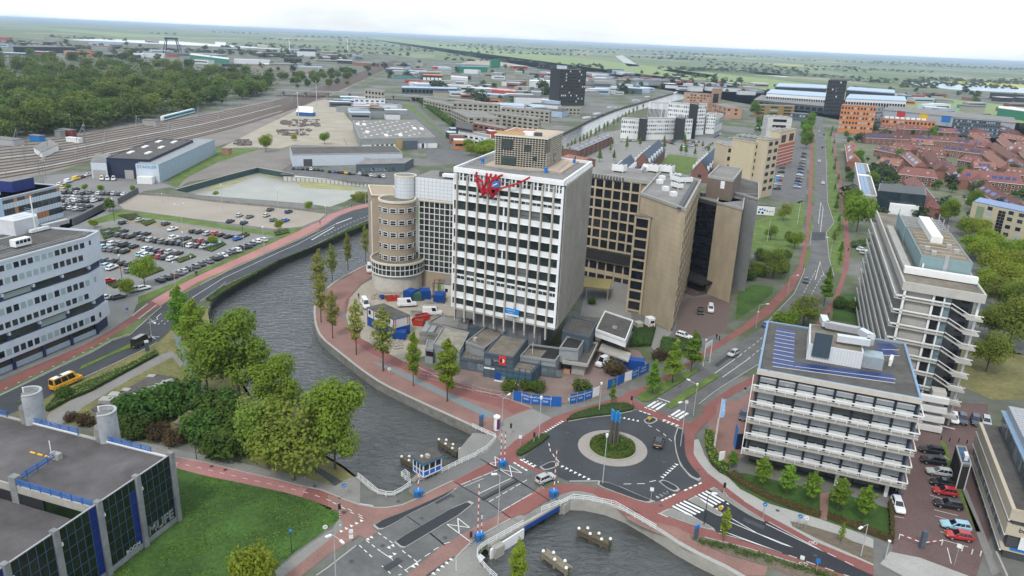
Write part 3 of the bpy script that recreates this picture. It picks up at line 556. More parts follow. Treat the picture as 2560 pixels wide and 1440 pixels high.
def lobes_pts(lobes,n,rng,shell=.55):
 tot=sum(l[3]*l[4] for l in lobes); out=[]
 for cx,cy,cz,r,h in lobes:
  for _ in range(int(n*r*h/tot)):
   d=Vector((rng.gauss(0,1),rng.gauss(0,1),rng.gauss(0,1))).normalized(); k=(shell+(1-shell)*rng.random())*rng.uniform(.82,1.08)
   out.append((Vector((cx+d.x*r*k,cy+d.y*r*k,cz+d.z*h*k)),Vector((d.x/r,d.y/r,d.z/h)).normalized()))
 return out
def limb_tree(mb,rng,h,r,crown_z,spread,n,top):
 mb.tube((0,0,-.05),(0,0,crown_z),r,r*.75,7); mb.tube((0,0,crown_z),(0,0,top),r*.75,r*.15,5)
 for i in range(n):
  a=i*2.4+rng.random(); z=crown_z+(top-crown_z)*rng.uniform(0,.6); L=spread*rng.uniform(.6,.95)
  e=Vector((math.cos(a)*L,math.sin(a)*L,z+L*rng.uniform(.8,1.5))); mb.tube((0,0,z),e,r*.35,r*.08,4,cap=False)
def make_tree(name,leaf,h,cw,trunk,n,size,shape,seed,limbs=8,tr=.18):
 """returns a hidden-free prototype pair of meshes (crown, trunk)"""
 rng=random.Random(seed); lb=[]; ch=h-trunk; cz=trunk+ch/2
 if shape=='round':
  lb.append((0,0,cz,cw*.36,ch*.42))
  for i in range(9):
   a=i*2.4; rr=cw*rng.uniform(.2,.3); z=trunk+ch*rng.uniform(.25,.78); k=cw*.5-rr*.8
   lb.append((math.cos(a)*k,math.sin(a)*k,z,rr,rr*rng.uniform(.8,1.15)))
  lb.append((rng.uniform(-.5,.5),0,h-ch*.2,cw*.24,ch*.2))
 elif shape=='oval':
  for i in range(11):
   t=(i+.5)/11; w=cw*.5*math.sin(math.pi*min(1,.12+t*.86))**.7; a=i*2.4
   lb.append((math.cos(a)*w*.4,math.sin(a)*w*.4,trunk+ch*t,w*.72,ch*.11))
 elif shape=='cone':
  for i in range(10):
   t=(i+.5)/10; w=cw*.5*(1-t*.82); a=i*2.4
   lb.append((math.cos(a)*w*.35,math.sin(a)*w*.35,trunk+ch*t,w*.8,ch*.09))
 elif shape=='bush':
  for i in range(7):
   a=i*2.4; rr=cw*rng.uniform(.2,.3); lb.append((math.cos(a)*cw*.24,math.sin(a)*cw*.24,h*rng.uniform(.35,.62),rr,h*.42))
 mb=MB(); leafcards(mb,lobes_pts(lb,n,rng),size,rng); cm=mb.build('crown',leaf);
 tb=MB(); limb_tree(tb,rng,h,tr,trunk if shape!='bush' else .1,cw*.38,limbs,trunk+ch*.8); tm=tb.build('trunk',m_bark)
 r=(cm.data,tm.data); bpy.data.objects.remove(cm); bpy.data.objects.remove(tm); return r
def plant(kind,proto,loc,label,cat='tree',group=None,scale=1,rz=None,crown='crown'):
 o=thing(kind,label,cat,loc,random.uniform(0,6.28) if rz is None else rz,group); o.scale=scale if hasattr(scale,'__len__') else (scale,)*3
 link(crown,proto[0],o)
 if proto[1]: link('trunk',proto[1],o)
 return o
T_big=[make_tree('big',lf_big,19.5,13.5,3.0,8500,.5,'round',s,14,.3) for s in(1,2)]
T_tall=[make_tree('tall',lf_big,18,9,2.5,5000,.48,'oval',s,12,.26) for s in(3,4)]
T_quay=[make_tree('quay',lf_quay,17,5.2,5.2,1500,.42,'oval',s,22,.2) for s in(5,6,7)]
T_quayg=[make_tree('quayg',lf_lime,16,6.2,4.2,2600,.46,'oval',8,16,.2)]
T_olive=[make_tree('olive',lf_olive,13,11,2.6,4200,.4,'round',s,12,.24) for s in(9,10)]
T_street=[make_tree('street',lf_big,9,4.6,2.7,1500,.36,'cone',s,9,.12) for s in(11,12)]
T_office=[make_tree('office',lf_big,6.3,3.3,1.8,1100,.3,'oval',s,7,.09) for s in(13,14,15)]
T_sap=[make_tree('sapling',lf_lime,6,1.7,1.6,420,.26,'oval',16,6,.05)]
T_dome=[make_tree('dome',lf_lime,9,9.5,1.6,2600,.46,'round',s,8,.2) for s in(17,18)]
T_wood=[make_tree('wood',lf_wood,17,17,2.0,1250,1.25,'round',s,3,.3) for s in(21,22,23,24)]
T_bush=[make_tree('bush',lf_dark,4.2,6,.2,1700,.36,'bush',s,5,.1) for s in(25,26)]
T_bushp=[make_tree('bushp',lf_brown,2.6,3.8,.2,900,.26,'bush',27,5,.08)]
T_shrub=[make_tree('shrub',lf_hedge,2.2,3.2,.1,700,.26,'bush',28,4,.06)]
T_small=[make_tree('small',lf_dark,8,7,1.2,520,.75,'round',s,3,.15) for s in(31,32,33)]
T_far=[make_tree('far',lf_far,12,12,.5,170,1.9,'round',s,1,.3) for s in(34,35)]
def hedge(name,f,s,h,leaf,label,size=.3,dens=5.0,cat='hedge',line=None,w=1,core=(.03,.05,.012)):
 """leaf clumps on a dense core; s is the outline, or a centre line of width w"""
 P=W(f,s)
 if line: P=smooth_line(P,1); P=offset_line(P,w/2)+offset_line(P,-w/2)[::-1]
 o=thing(name,label,cat); mb=MB()
 c=sum(P,Vector())/len(P); mb.prism(P,.0,h*.72); mb.build('twigs',M('hedge_core_%s'%leaf.name,core,.95,.3,2),o)
 lm=MB(); rng=random.Random(len(P)*17+int(h*10)); pts=[]
 vs=[Vector((p.x,p.y,0)) for p in P]
 for t in tessellate_polygon([vs]):
  a,b,c=[vs[i] for i in t]; A=(b-a).cross(c-a).length/2
  for _ in range(int(A*dens+rng.random())):
   u,v=rng.random(),rng.random()
   if u+v>1:u,v=1-u,1-v
   q=a+(b-a)*u+(c-a)*v; pts.append((Vector((q.x,q.y,h*rng.uniform(.72,1.02))),Vector((0,0,1))))
 n=len(P)
 for i in range(n):
  a,b=P[i],P[(i+1)%n]; L=(b-a).length; t=(b-a)/max(L,.01)
  for _ in range(int(L*h*dens)):
   q=a+(b-a)*rng.random(); pts.append((Vector((q.x+rng.uniform(-.1,.1),q.y+rng.uniform(-.1,.1),h*rng.random())),Vector((t.y,-t.x,.2))))
 leafcards(lm,pts,size,rng); lm.build('leaves',leaf,o); return o
# vehicle kit
m_paint=M_obj('car_paint',.3,.5,.6); m_glass_car=M('car_glass',(.012,.015,.02),.06,0,spec=.7); m_tyre=M('tyre_rubber',(.015,.015,.015),.8,.1,3); m_rim=M('alloy_rim',(.4,.4,.42),.4,0,metal=.6)
m_lampw=M('headlamp_glass',(.75,.75,.72),.15,0); m_lampr=M('tail_lamp',(.3,.01,.01),.2,0); m_plate=M('number_plate',(.7,.5,.05),.5,0)
def car_meshes(L,wd,belt,roof,x_rear,x_scr,t_rear,t_scr,nose=.72,tailz=None):
 hw=wd/2; mb=MB(); xs=[-L/2,-L/2+.12,-L*.38,-L*.31,-L*.24,0,L*.24,L*.31,L*.38,L/2-.15,L/2]
 zb=[.42,.3,.26,.0,.26,.24,.26,.0,.26,.3,.42]; ww=[.82,.94,1,1,1,1,1,1,.98,.9,.74]
 tz=tailz or belt; top=[tz-.12,tz,belt,belt,belt,belt,belt,belt-.02,belt-.06,nose+.06,nose-.08]
 ring=[]
 for x,z0,k,z1 in zip(xs,zb,ww,top): ring.append([(x,-hw*k*.94,z0),(x,-hw*k,.45),(x,-hw*k*.97,z1-.06),(x,-hw*k*.86,z1),(x,hw*k*.86,z1),(x,hw*k*.97,z1-.06),(x,hw*k,.45),(x,hw*k*.94,z0)])
 n=len(ring[0]); vs=[v for r in ring for v in r]; fs=[];ms=[]
 for i in range(len(ring)-1):
  for j in range(n):
   k=(j+1)%n; fs.append((i*n+j,i*n+k,(i+1)*n+k,(i+1)*n+j)); ms.append(1 if j in(0,6,7) else 0)
 mb.v=vs; mb.f=[tuple(reversed(f)) for f in fs]; mb.m=ms
 mb.add([],[]); mb.f.append(tuple(range(n))); mb.m.append(0); mb.f.append(tuple(range((len(ring)-1)*n+n-1,(len(ring)-1)*n-1,-1))); mb.m.append(0)
 def cab(dx,inset):
  a,b=hw*.86,hw*.66
  return [(x_rear,-a,belt-.02),(x_scr,-a,belt-.02),(x_scr,a,belt-.02),(x_rear,a,belt-.02),(t_rear,-b,roof),(t_scr,-b,roof),(t_scr,b,roof),(t_rear,b,roof)]
 v=cab(0,0); mb.add(v,[(4,5,6,7),(0,1,5,4),(1,2,6,5),(2,3,7,6),(3,0,4,7)],0)
 g=MB(); V=[Vector(q) for q in v]
 def pane(a,b,c,d,l,r,bt,tp,off):
  P=lambda u,w:(a*(1-u)+b*u)*(1-w)+(d*(1-u)+c*u)*w
  g.add([P(l,bt)+off,P(r,bt)+off,P(r,tp)+off,P(l,tp)+off],[(0,1,2,3)])
 e=.015
 for l,r in((.06,.33),(.36,.6),(.63,.9)): pane(V[0],V[1],V[5],V[4],l,r,.12,.9,Vector((0,-e,e)))
 for l,r in((.1,.37),(.4,.64),(.67,.94)): pane(V[2],V[3],V[7],V[6],l,r,.12,.9,Vector((0,e,e)))
 pane(V[1],V[2],V[6],V[5],.06,.94,.06,.93,Vector((e,0,e))); pane(V[3],V[0],V[4],V[7],.08,.92,.15,.9,Vector((-e,0,e)))
 return mb,g
def vehicle(name,dims,detail,label,cat='car'):
 mb,g=car_meshes(*dims); o=mb.build(name,[m_paint,m_tyre]); tag(o,label,cat)
 if 'van' in name: q=MB(); [q.add([g.v[j] for j in g.f[i]],[(0,1,2,3)]) for i in(2,5,6)]; g=q
 g.build('windows',m_glass_car,o)
 if detail:
  L,wd=dims[0],dims[1]
  wm=MB().tube((0,-.1,0),(0,.1,0),.33,.33,16).build('wheel',m_tyre,o,True); rm=MB().tube((0,-.115,0),(0,.115,0),.2,.2,10).build('rim',m_rim,wm)
  wm.location=(L*.31,-wd/2+.08,.33)
  for x,y in((L*.31,wd/2-.08),(-L*.31,-wd/2+.08),(-L*.31,wd/2-.08)):
   q=link('wheel',wm.data,o,(x,y,.33)); link('rim',rm.data,q)
  for s in(-1,1):
   MB().box(L/2-.16,L/2-.02,s*wd*.33-.17,s*wd*.33+.17,.58,.7).build('headlight',m_lampw,o); MB().box(-L/2-.02,-L/2+.1,s*wd*.36-.14,s*wd*.36+.14,.7,.9).build('tail_light',m_lampr,o)
   MB().box(L*.13,L*.13+.12,s*wd*.5-.08,s*wd*.5+.1,.92,1.06).build('wing_mirror',m_tyre,o)
  MB().box(-L/2-.025,-L/2+.02,-.26,.26,.5,.61).build('number_plate',m_plate,o); MB().box(L/2-.06,L/2+.02,-.26,.26,.4,.5).build('number_plate',m_plate,o)
 return o
HATCH=(4.05,1.75,.9,1.48,-1.95,.98,-1.55,.15,.74); SEDAN=(4.6,1.8,.9,1.44,-1.75,1.0,-1.0,.1,.74); ESTATE=(4.65,1.82,.92,1.5,-2.25,.95,-1.9,.1,.76); SUV=(4.5,1.88,1.02,1.66,-2.1,.95,-1.75,.15,.88); VAN=(4.9,1.9,1.1,1.95,-2.42,1.25,-2.38,.75,.95)
KIND=[('hatchback',HATCH),('saloon_car',SEDAN),('estate_car',ESTATE),('suv',SUV),('van',VAN)]
CARP={}
CC={'white':(.72,.73,.74),'silver':(.42,.44,.45),'grey':(.13,.14,.15),'black':(.012,.013,.016),'dark grey':(.045,.05,.056),'blue':(.015,.1,.42),'dark blue':(.012,.025,.08),'red':(.42,.02,.025),'light blue':(.3,.52,.62),'yellow':(.75,.5,.03),'cream':(.5,.48,.38),'green':(.04,.14,.06),'maroon':(.12,.012,.025),'orange':(.6,.15,.02)}
def car(kind,f,xy,to,color,label,group=None,detail=False,z=.1,scale=1):
 """car at a surveyed point, nose towards another surveyed point"""
 a=W(f,xy)[0]; b=W(f,to)[0]; h=yaw(a,b)
 return car_at(kind,a,h,color,label,group,detail,z,scale)
def car_at(kind,a,h,color,label,group=None,detail=False,z=.1,scale=1):
 nm,dm=KIND[kind]; key=(kind,detail)
 word={'hatchback':'car','saloon_car':'car','estate_car':'car','suv':'car','van':'van'}[nm]
 if key not in CARP:
  o=vehicle(nm,dm,detail,label,word); o.location=(a.x,a.y,z); o.rotation_euler=(0,0,h); o.color=(*CC[color],1); o.scale=(scale,)*3; CARP[key]=o
  if group:o['group']=group
  return o
 o=copy_tree(CARP[key],(a.x,a.y,z),h,label,group,scale,CC[color]);
 if not group and 'group' in o: del o['group']
 return o
def HT(bx,by,tx,ty,z0=0.0):
 """height of an upright whose foot and top were surveyed"""
 g=G(bx,by,z0); D=math.hypot(g.x,g.y); best=(1e9,0)
 for i in range(1,740):
  z=z0+i*.1; q=Vector((g.x,g.y,z-CAM_H)); y=720+FPX*(-q.dot(up))/q.dot(fwd)
  if abs(y-ty)<best[0]: best=(abs(y-ty),z-z0)
 return g,best[1]
def tree_at(kind,protos,h0,f,base,top,label,group=None,wk=1.0,cat='tree'):
 (bx,by),=pp(f,base); (tx,ty),=pp(f,top); g,h=HT(bx,by,tx,ty); s=h/h0
 return plant(kind,random.choice(protos),(g.x,g.y,0),label,cat,group,(s*wk,s*wk,s))
# ---- trees on the brick quay, from the far end to the bridge
qg='young trees along the curved brick quay'
QT=[('914,655','911,565',.9,'most distant'),('870,677','866,584',.9,'second most distant'),('831,704','831,612',1.15,'yellow green and wide'),('800,762','797,625',1.1,'tall slim'),('803,806','798,690',1.15,'bushy pale'),('832,846','829,728',1.05,'pale olive')]
for b,t,k,d in QT: tree_at('quay_tree',T_quay,17,'S',b,t,f'{d} tree on the curved brick quay north of the construction yard',qg,k)
for b,t,k,d,T,h0 in(('891,887','884,752',1.1,'half bare yellow green quay tree in front of the blue site cabins',T_quay,17),('958,928','952,768',1.25,'large leafy quay tree covering the site cabins',T_quay,17),('1033,966','1030,830',.75,'slim fresh green quay tree beside the low grey podium',T_quayg,16),('1118,1004','1114,848',1.05,'dense bright green quay tree, nearest to the bridge',T_quayg,16)):
 tree_at('quay_tree',T,h0,'S',b,t,d,qg,k)
# ---- big trees on the canal bank
for T,h0,b,t,k,d in((T_big,19.5,'598,990','592,772',1.08,'huge round bright green tree on the canal bank'),(T_tall,18,'455,850','456,718',.95,'slender green tree beside the road bend on the bank'),(T_tall,18,'492,892','488,752',1.15,'dense green tree next to the two walkers'),(T_olive,13,'520,985','515,835',.9,'grey green tree in front of the huge round one'),
 (T_big,19.5,'700,1060','722,885',.95,'round green tree at the middle of the canal bank'),(T_olive,13,'672,1168','668,985',.85,'dull olive tree with a bare trunk by the cycle path'),(T_olive,13,'735,1200','745,1005',1.15,'broad yellow green tree over the pavement'),(T_big,19.5,'838,1172','832,940',.85,'tall bright green tree at the end of the bank near the bridge house')):
 tree_at('canal_tree',T,h0,'S',b,t,d,'trees on the left canal bank',k)
tree_at('yellow_tree',T_dome,9,'S','640,1490','636,1362','small yellow green tree on the lawn corner at the lower edge',wk=.75)
tree_at('poplar',T_quayg,16,'S','1292,1500','1290,1350','bright lime tree beside the curved railing, cut off by the lower edge',wk=.75)
bg='dark shrubs behind the parking garage'
for i,(x,y,s,k) in enumerate(((350,1062,1.5,0),(400,1040,1.45,0),(460,1030,1.5,0),(520,1040,1.3,0),(340,1090,1.0,0),(400,1095,1.15,1),(440,1110,1.1,1),(505,1098,1.3,0),(540,1075,1.3,0),(565,1140,1.35,0),(600,1128,1.2,0),(560,1040,1.2,0),(620,1095,1.3,0),(330,1040,.9,0),(160,995,.55,0),(215,1062,.9,1),(180,1052,.7,1))):
 g=G(x,y); plant('shrub',(T_bushp[0] if k else T_bush[i%2]),g,('brown leaved' if k else 'dark green')+f' shrub, {ordinal(i)} of the thicket behind the round stair towers','shrub',bg,s*1.15)
for x,y,s,l in((1275,978,1.5,'round clipped shrub behind the blue hoarding'),(1315,975,1.3,'clipped shrub in the planter before the glass entrance'),(1345,978,1.4,'yellow green shrub at the end of the planter'),(1455,982,1.7,'dark round shrub on the forecourt clinker'),(1650,900,1.2,'purple grey shrub behind the blue container'),(1535,935,1.6,'purple shrub beside the blue container'),(1515,880,1.5,'dark shrub beside the podium canopy'),(1560,895,1.2,'green shrub at the end of the forecourt')):
 plant('shrub',T_bushp[0] if 'purple' in l else T_shrub[0],G(x,y),l,'shrub',None,s)
# ---- street trees
for b,t,k,d in(('1630,987','1635,900',1,'nearest to the zebra crossing'),('1680,959','1684,850',1.05,'middle one, tallest'),('1727,931','1733,828',1.05,'pointed one beside the white road sign')):
 tree_at('street_tree',T_street,9,'S',b,t,f'street tree on the grass verge, {d}','street trees on the verge',k)
tree_at('street_tree',T_street,9,'S','1529,1012','1530,952','small street tree behind the hedge of the roundabout',wk=.7)
for i,(b,t) in enumerate((('600,770','615,545'),('785,840','835,600'),('965,900','1010,655'),('1165,960','1215,700'),('1355,1020','1400,765'))):
 tree_at('garden_tree',T_office,6.3,'9',b,t,f'small dense tree before the balcony office, {ordinal(i)} from the roundabout','trees before the balcony office',1.0)
tree_at('garden_tree',T_office,6.3,'9','385,628','390,500','round small tree at the corner of the balcony office',wk=1.2)
tree_at('sapling',T_sap,6,'9','1190,1190','1212,1035','thin staked sapling in the strip of bare soil')
tree_at('sapling',T_sap,6,'9','318,1190','350,930','thin sapling on three stakes in the planting strip by the canal')
for b,t,k,d,T,h0 in(('2141,580','2143,485',.8,'dense yellow green tree beside the dark glass house',T_dome,9),('2059,765','2066,668',.8,'upright street tree in the right hand verge',T_street,9),('2007,815','2008,732',1.0,'thin yellow green tree behind the solar roof',T_olive,13),('1960,830','1955,775',1.1,'low yellow green tree at the road side behind the solar roof',T_dome,9),
 ('1932,695','1930,622',1.1,'dark green tree in the sculpture garden',T_olive,13),('1985,622','1982,580',1.0,'fresh green round tree at the garden edge',T_dome,9),('1958,552','1957,505',.9,'bare spreading tree on the art lawn',T_olive,13),('1890,690','1888,655',1,'low bush tree beside the white pavilion',T_dome,9),('1925,600','1922,560',1,'olive tree behind the art lawn',T_olive,13)):
 tree_at('park_tree',T,h0,'S',b,t,d,None,k)
rng=random.Random(5)
for i,(x,y) in enumerate(((2082,610),(2094,590),(2100,640),(2096,560),(2088,530),(2092,505),(2086,478),(2094,455),(2084,430),(2088,408),(2080,385),(2084,362),(2076,345),(2098,662),(2080,330))):
 plant('verge_tree',rng.choice(T_street),G(x,y),f'small tree in the verge of the long straight road, {ordinal(i)} away from the bend','tree','small trees in the road verge',rng.uniform(.5,.75))
for i,(x,y,s) in enumerate(((2015,372,1.25),(2012,352,1.3),(2018,338,1.2),(2024,318,1.1),(2030,306,1),(2010,330,1.1))):
 plant('roadside_tree',rng.choice(T_big),G(x,y),f'large green roadside tree left of the straight road, {ordinal(i)} of the row','tree','large trees left of the straight road',s*.62)
for i,(x,y,s) in enumerate(((2412,590,1),(2440,600,1.1),(2470,628,1.05),(2448,655,1.1),(2500,655,1.1),(2520,690,1.1),(2478,690,1.15),(2535,720,1.05),(2500,730,1.2),(2545,650,1),(2540,600,.9),(2555,760,1.1),(2460,740,1.0),(2425,640,1.0))):
 plant('courtyard_tree',rng.choice(T_dome),G(x,y),f'yellow green domed tree in the court behind the concrete block, {ordinal(i)} of the group','tree','yellow green trees in the court',s)
for i,(x,y,s,p) in enumerate(((2470,850,.9,T_olive),(2520,870,1.2,T_olive),(2560,820,1.2,T_olive),(2465,930,.9,T_olive),(2530,800,1.0,T_olive),(2490,780,.9,T_olive),(2100,770,.9,T_bush),(2140,780,1,T_bush),(2165,770,1.1,T_bush),(1900,690,1,T_bush),(1950,680,1.2,T_bush),(1870,700,1.0,T_bush),(1905,650,1.1,T_bush),(1960,650,1,T_bush),(1975,600,.9,T_bush),(1480,760,.5,T_bush),(1595,865,.5,T_bush))):
 plant('garden_shrub' if p is T_bush else 'backyard_tree',rng.choice(p),G(x,y),(f'dense shrub in the gardens beside the main road, {ordinal(i)} counted' if p is T_bush else f'dark olive tree behind the stair end of the concrete block, {ordinal(i)} counted'),'tree' if p is T_olive else 'shrub','backyard planting',s)
# ---- car park trees
for b,t,k,d in(('275,530','274,490',1.3,'dark bushy tree at the end of the brick wall'),('362,715','371,640',1.2,'round tree over parked cars near the cycle path'),('370,665','372,640',1.3,'small tree among the front parked cars'),('318,740','321,695',1.3,'bushy tree at the car park exit'),('533,615','534,588',1.5,'small tree in the middle of the parked cars'),('698,575','700,548',1.4,'small round tree at the gravel lot gate'),('235,570','238,548',1.6,'tree behind the roof of the white curved office'),
 ('172,475','172,458',1.4,'small tree left in the works yard'),('213,478','213,460',1.3,'second small tree in the works yard'),('253,480','253,462',1.5,'third small tree in the works yard'),('334,480','333,462',1.2,'yellow small tree by the heap in the works yard'),('540,490','542,478',2,'loose bush at the basin edge'),('772,525','771,502',1.5,'sparse tree at the basin corner'),('905,505','900,480',2.4,'olive tree beside the round building'),('885,500','880,485',2,'low olive tree at the basin outlet'),('665,380','666,335',1.2,'pointed light green tree on the fallow lot'),('735,352','735,335',1.5,'small tree left of the white showroom'),('812,360','815,330',1.4,'round tree behind the white showroom')):
 tree_at('lot_tree',T_small if 'dark' in d else T_dome,8 if 'dark' in d else 9,'S',b,t,d,None,k*.62)
# ---- hedges
hedge('canal_hedge','S','1005,548 929,550 854,583 771,625 688,659 546,726 515,750 530,755 552,738 605,707 705,651 800,613 870,582 925,560 1005,562',.9,lf_hedge,'long low green hedge along the canal beside the road',.4,2.6)
hedge('roundabout_hedge','B','990,425 1080,352 1300,282 1500,238 1650,235 1760,270 1742,300 1550,350 1380,370 1010,422',.75,lf_hedge,'curved clipped hedge on the far side of the roundabout',.22,9)
hedge('roundabout_hedge','B','418,790 560,680 720,585 790,610 700,690 560,780 460,832 424,815',.75,lf_hedge,'clipped hedge at the bridge side of the roundabout',.22,9)
ro=ring(4.35,40); mb=MB(); o=thing('ring_hedge','ring of low clipped hedge on the roundabout island','hedge'); pts=[]; rr=random.Random(3)
for _ in range(1500):
 a=rr.random()*6.283; k=math.sqrt(rr.uniform(3.1**2,4.4**2)); pts.append((Vector((rc.x+k*math.cos(a),rc.y+k*math.sin(a),rr.uniform(.7,.95))),Vector((0,0,1))))
for _ in range(700):
 a=rr.random()*6.283; pts.append((Vector((rc.x+4.4*math.cos(a),rc.y+4.4*math.sin(a),rr.uniform(.3,.9))),Vector((math.cos(a),math.sin(a),.2))))
leafcards(mb,pts,.24,rr); mb.build('leaves',lf_hedge,o)
mb=MB(); pts=[(Vector((rc.x+k*math.cos(a),rc.y+k*math.sin(a),rr.uniform(.35,.6))),Vector((0,0,1))) for a,k in((rr.random()*6.283,3.1*math.sqrt(rr.random())) for _ in range(1100))]
leafcards(mb,pts,.26,rr); mb.build('ground_cover_foliage',lf_dark)['kind']='stuff'
hedge('yellow_hedge','9','185,370 245,370 250,440 262,520 300,590 360,630 350,690 290,660 230,600 190,480',1.3,lf_lime,'yellow green shrub hedge on the corner beside the cycle path',.34,6)
for s,l in(('355,690 470,770 640,860 850,940 1040,1000 1045,975 860,915 660,835 500,750 400,665','longer brown green beech hedge before the balcony office'),('1100,1010 1230,1060 1400,1120 1580,1190 1585,1165 1410,1090 1240,1030 1110,985','shorter brown beech hedge right of the garden path'),('1545,900 1575,880 1590,1040 1585,1180 1560,1170 1560,1040','clipped beech hedge along the parking yard')):
 hedge('beech_hedge','9',s,1.1,lf_beech,l,.26,9,core=(.06,.045,.015))
hedge('road_hedge','F','600,1425 760,1250 1200,1050 1700,845 2080,640 2105,690 1700,910 1200,1180 900,1300 650,1440',1.0,lf_olive,'shaggy hedge between the road and the park path',.34,5)
hedge('garden_hedge','S','1574,868 1586,822 1638,822 1627,866',1.2,lf_dark,'block of dark green shrubbery beside the white truck',.4,5)
hedge('garden_hedge','S','1648,888 1655,850 1712,858 1750,852 1752,866 1690,893',1.5,lf_dark,'dense green shrubbery inside the white kerb',.4,5)
hedge('lot_hedge','S','2128,608 2176,602 2178,614 2130,620',1.2,lf_hedge,'short bright hedge beside the parked cars right of the road',.4,4)
for s,l in(('296,540 340,535 352,545 325,552','end of the brick wall'),('350,556 385,550 390,556 365,566','first parking island'),('250,575 300,570 315,580 260,600','office side island'),('580,596 615,583 625,588 600,600','middle island'),('510,625 555,605 565,612 530,630','row end beside the white car'),('440,652 480,637 490,643 450,658','row end near the front'),('345,690 400,670 410,676 360,695','island by the small tree'),('685,582 720,574 724,582 690,590','gate side island'),('270,712 300,702 320,710 285,722','exit island')):
 hedge('island_hedge','S',s,.6,lf_brown if len(l)%2 else lf_olive,f'low shrub bed in the car park, {l}',.5,1.8,'shrub bed')
def tufts(f,s,n,leaf,size):
 vs=[Vector((p.x,p.y,0)) for p in W(f,s)]; T=tessellate_polygon([vs]); ar=[(vs[b]-vs[a]).cross(vs[c]-vs[a]).length for a,b,c in T]; mb=MB(); pts=[]; r=random.Random(n)
 for t in r.choices(T,ar,k=n):
  a,b,c=[vs[i] for i in t]; u,v=r.random(),r.random(); u,v=(1-u,1-v) if u+v>1 else (u,v); q=a+(b-a)*u+(c-a)*v
  if math.sin(q.x*.45+math.sin(q.y*.3)*2)*math.sin(q.y*.37+q.x*.1)+r.random()*.9>.35: pts.append((Vector((q.x,q.y,.07)),Vector((0,0,2.5))))
 leafcards(mb,pts,size,r); mb.build('grass_tufts',leaf)['kind']='stuff'
LW='-300,205 140,293 480,383 900,468 1300,553 1650,655 1870,750 1900,830 1820,905 1500,1135 1100,1435 800,1600 -900,1600'
tufts('E',LW,4000,lf_dark,.24); tufts('E',LW,2600,lf_big,.22); tufts('E',LW,500,lf_olive,.3)
for f,s,n in(('D','190,1225 300,1140 560,1030 700,940 950,860 1080,830 930,945 490,1215 380,1280 280,1295',420),('D','610,1360 900,1130 1290,910 1380,920 1080,1125 860,1270 690,1390',300),('C','1060,210 1280,225 2240,450 2480,480 2560,700 2160,750 1500,545 1200,390',500),('S','1839,802 1844,735 1878,712 1932,718 1932,732 1902,759',260),('S','440,830 470,935 640,1060 840,1170 860,1200 700,1175 560,1125 430,1095 200,1055 300,960 400,900',1500)): tufts(f,s,n,lf_hedge if n!=1500 else lf_olive,.3)
# planting strip tufts
mb=MB(); pts=[];
for t in range(60):
 (a,b),=pp('C',f'{700+t*28+rr.uniform(-40,40)},{1020+t*7.6+rr.uniform(-25,25)}'); g=G(a,b)
 for _ in range(rr.randint(6,26)): pts.append((g+Vector((rr.gauss(0,.4),rr.gauss(0,.35),.2+rr.random()*.4)),Vector((0,0,1))))
leafcards(mb,pts,.25,rr); mb.build('planting_foliage',lf_dark)['kind']='stuff'
# ---- woodland beside the railway
forest=pp('S','-60,350 -60,150 150,143 300,142 420,168 520,182 640,188 690,196 688,222 640,243 560,262 480,278 400,296 330,308 220,330 130,336 60,350')
def inside(x,y,P):
 c=False;n=len(P)
 for i in range(n):
  x1,y1=P[i];x2,y2=P[(i+1)%n]
  if (y1>y)!=(y2>y) and x<(x2-x1)*(y-y1)/(y2-y1)+x1: c=not c
 return c
rng=random.Random(11); placed=[]; tries=0
while len(placed)<270 and tries<60000:
 tries+=1; x=rng.uniform(-60,690); y=143+(352-143)*rng.random()**.9
 if not inside(x,y,forest): continue
 g=G(x,y)
 if any((g-q).length<q_r+4.0 for q,q_r in placed): continue
 s=rng.uniform(.75,1.22); placed.append((g,8.0*s)); edge=y>250+(345-x)*.13
 tone=['mid green','dull olive','dark green','fresh green'][len(placed)%4]
 plant('woodland_tree',T_wood[len(placed)%4],g,f'{tone} round crowned tree '+('at the wood edge by the tracks' if edge else 'deep inside the wood')+(', nearest the left edge' if x<120 else ', toward the rail bridge' if x>480 else ''),'tree','woodland beyond the railway',(s,s,s*rng.uniform(.85,1.15)))
mb=MB(); pts=[]; n=0
fw=random.Random(12)
while n<900:
 x=fw.uniform(-60,690); y=fw.uniform(140,345)
 if not inside(x,y,forest): continue
 g=G(x,y); n+=1
 for _ in range(14): pts.append((g+Vector((fw.gauss(0,5),fw.gauss(0,5),fw.uniform(3,11))),Vector((0,0,1))))
leafcards(mb,pts,3.2,fw); mb.build('woodland_understorey_foliage',lf_wood)['kind']='stuff'
# ---- car park rows
def row(f,where,cars,dx,dy,group,van=()):
 for i,(x,y,c) in enumerate(cars):
  k=rng.choice((0,0,1,2,2,3)) if i not in van else 4
  car(k,f,f'{x},{y+9}',f'{x+dx},{y+9+dy}',c,f'{c} {KIND[k][0].replace("_"," ")} {ordinal(i)} from left, {where}',group)
cg='cars in the big car park'
D='dark grey'
row('P','back row, big car park',((895,685,'black'),(1120,650,'silver'),(1465,700,D),(1560,770,'white')),130,-40,cg)
row('P','second row from back, big car park',((710,830,'dark blue'),(850,850,D),(905,800,'black'),(935,865,'black'),(1000,872,'black'),(1110,830,'black'),(1195,838,'black'),(1835,800,'black'),(1915,808,D),(2035,830,'silver'),(2140,835,'red'),(2205,850,'black'),(2300,870,'black'),(2420,900,'blue')),130,-40,cg)
row('P','middle double row, rear side',((1575,890,'white'),(1735,895,D),(1870,930,D),(1945,930,'red'),(2020,945,'black'),(2130,965,'light blue')),130,-40,cg)
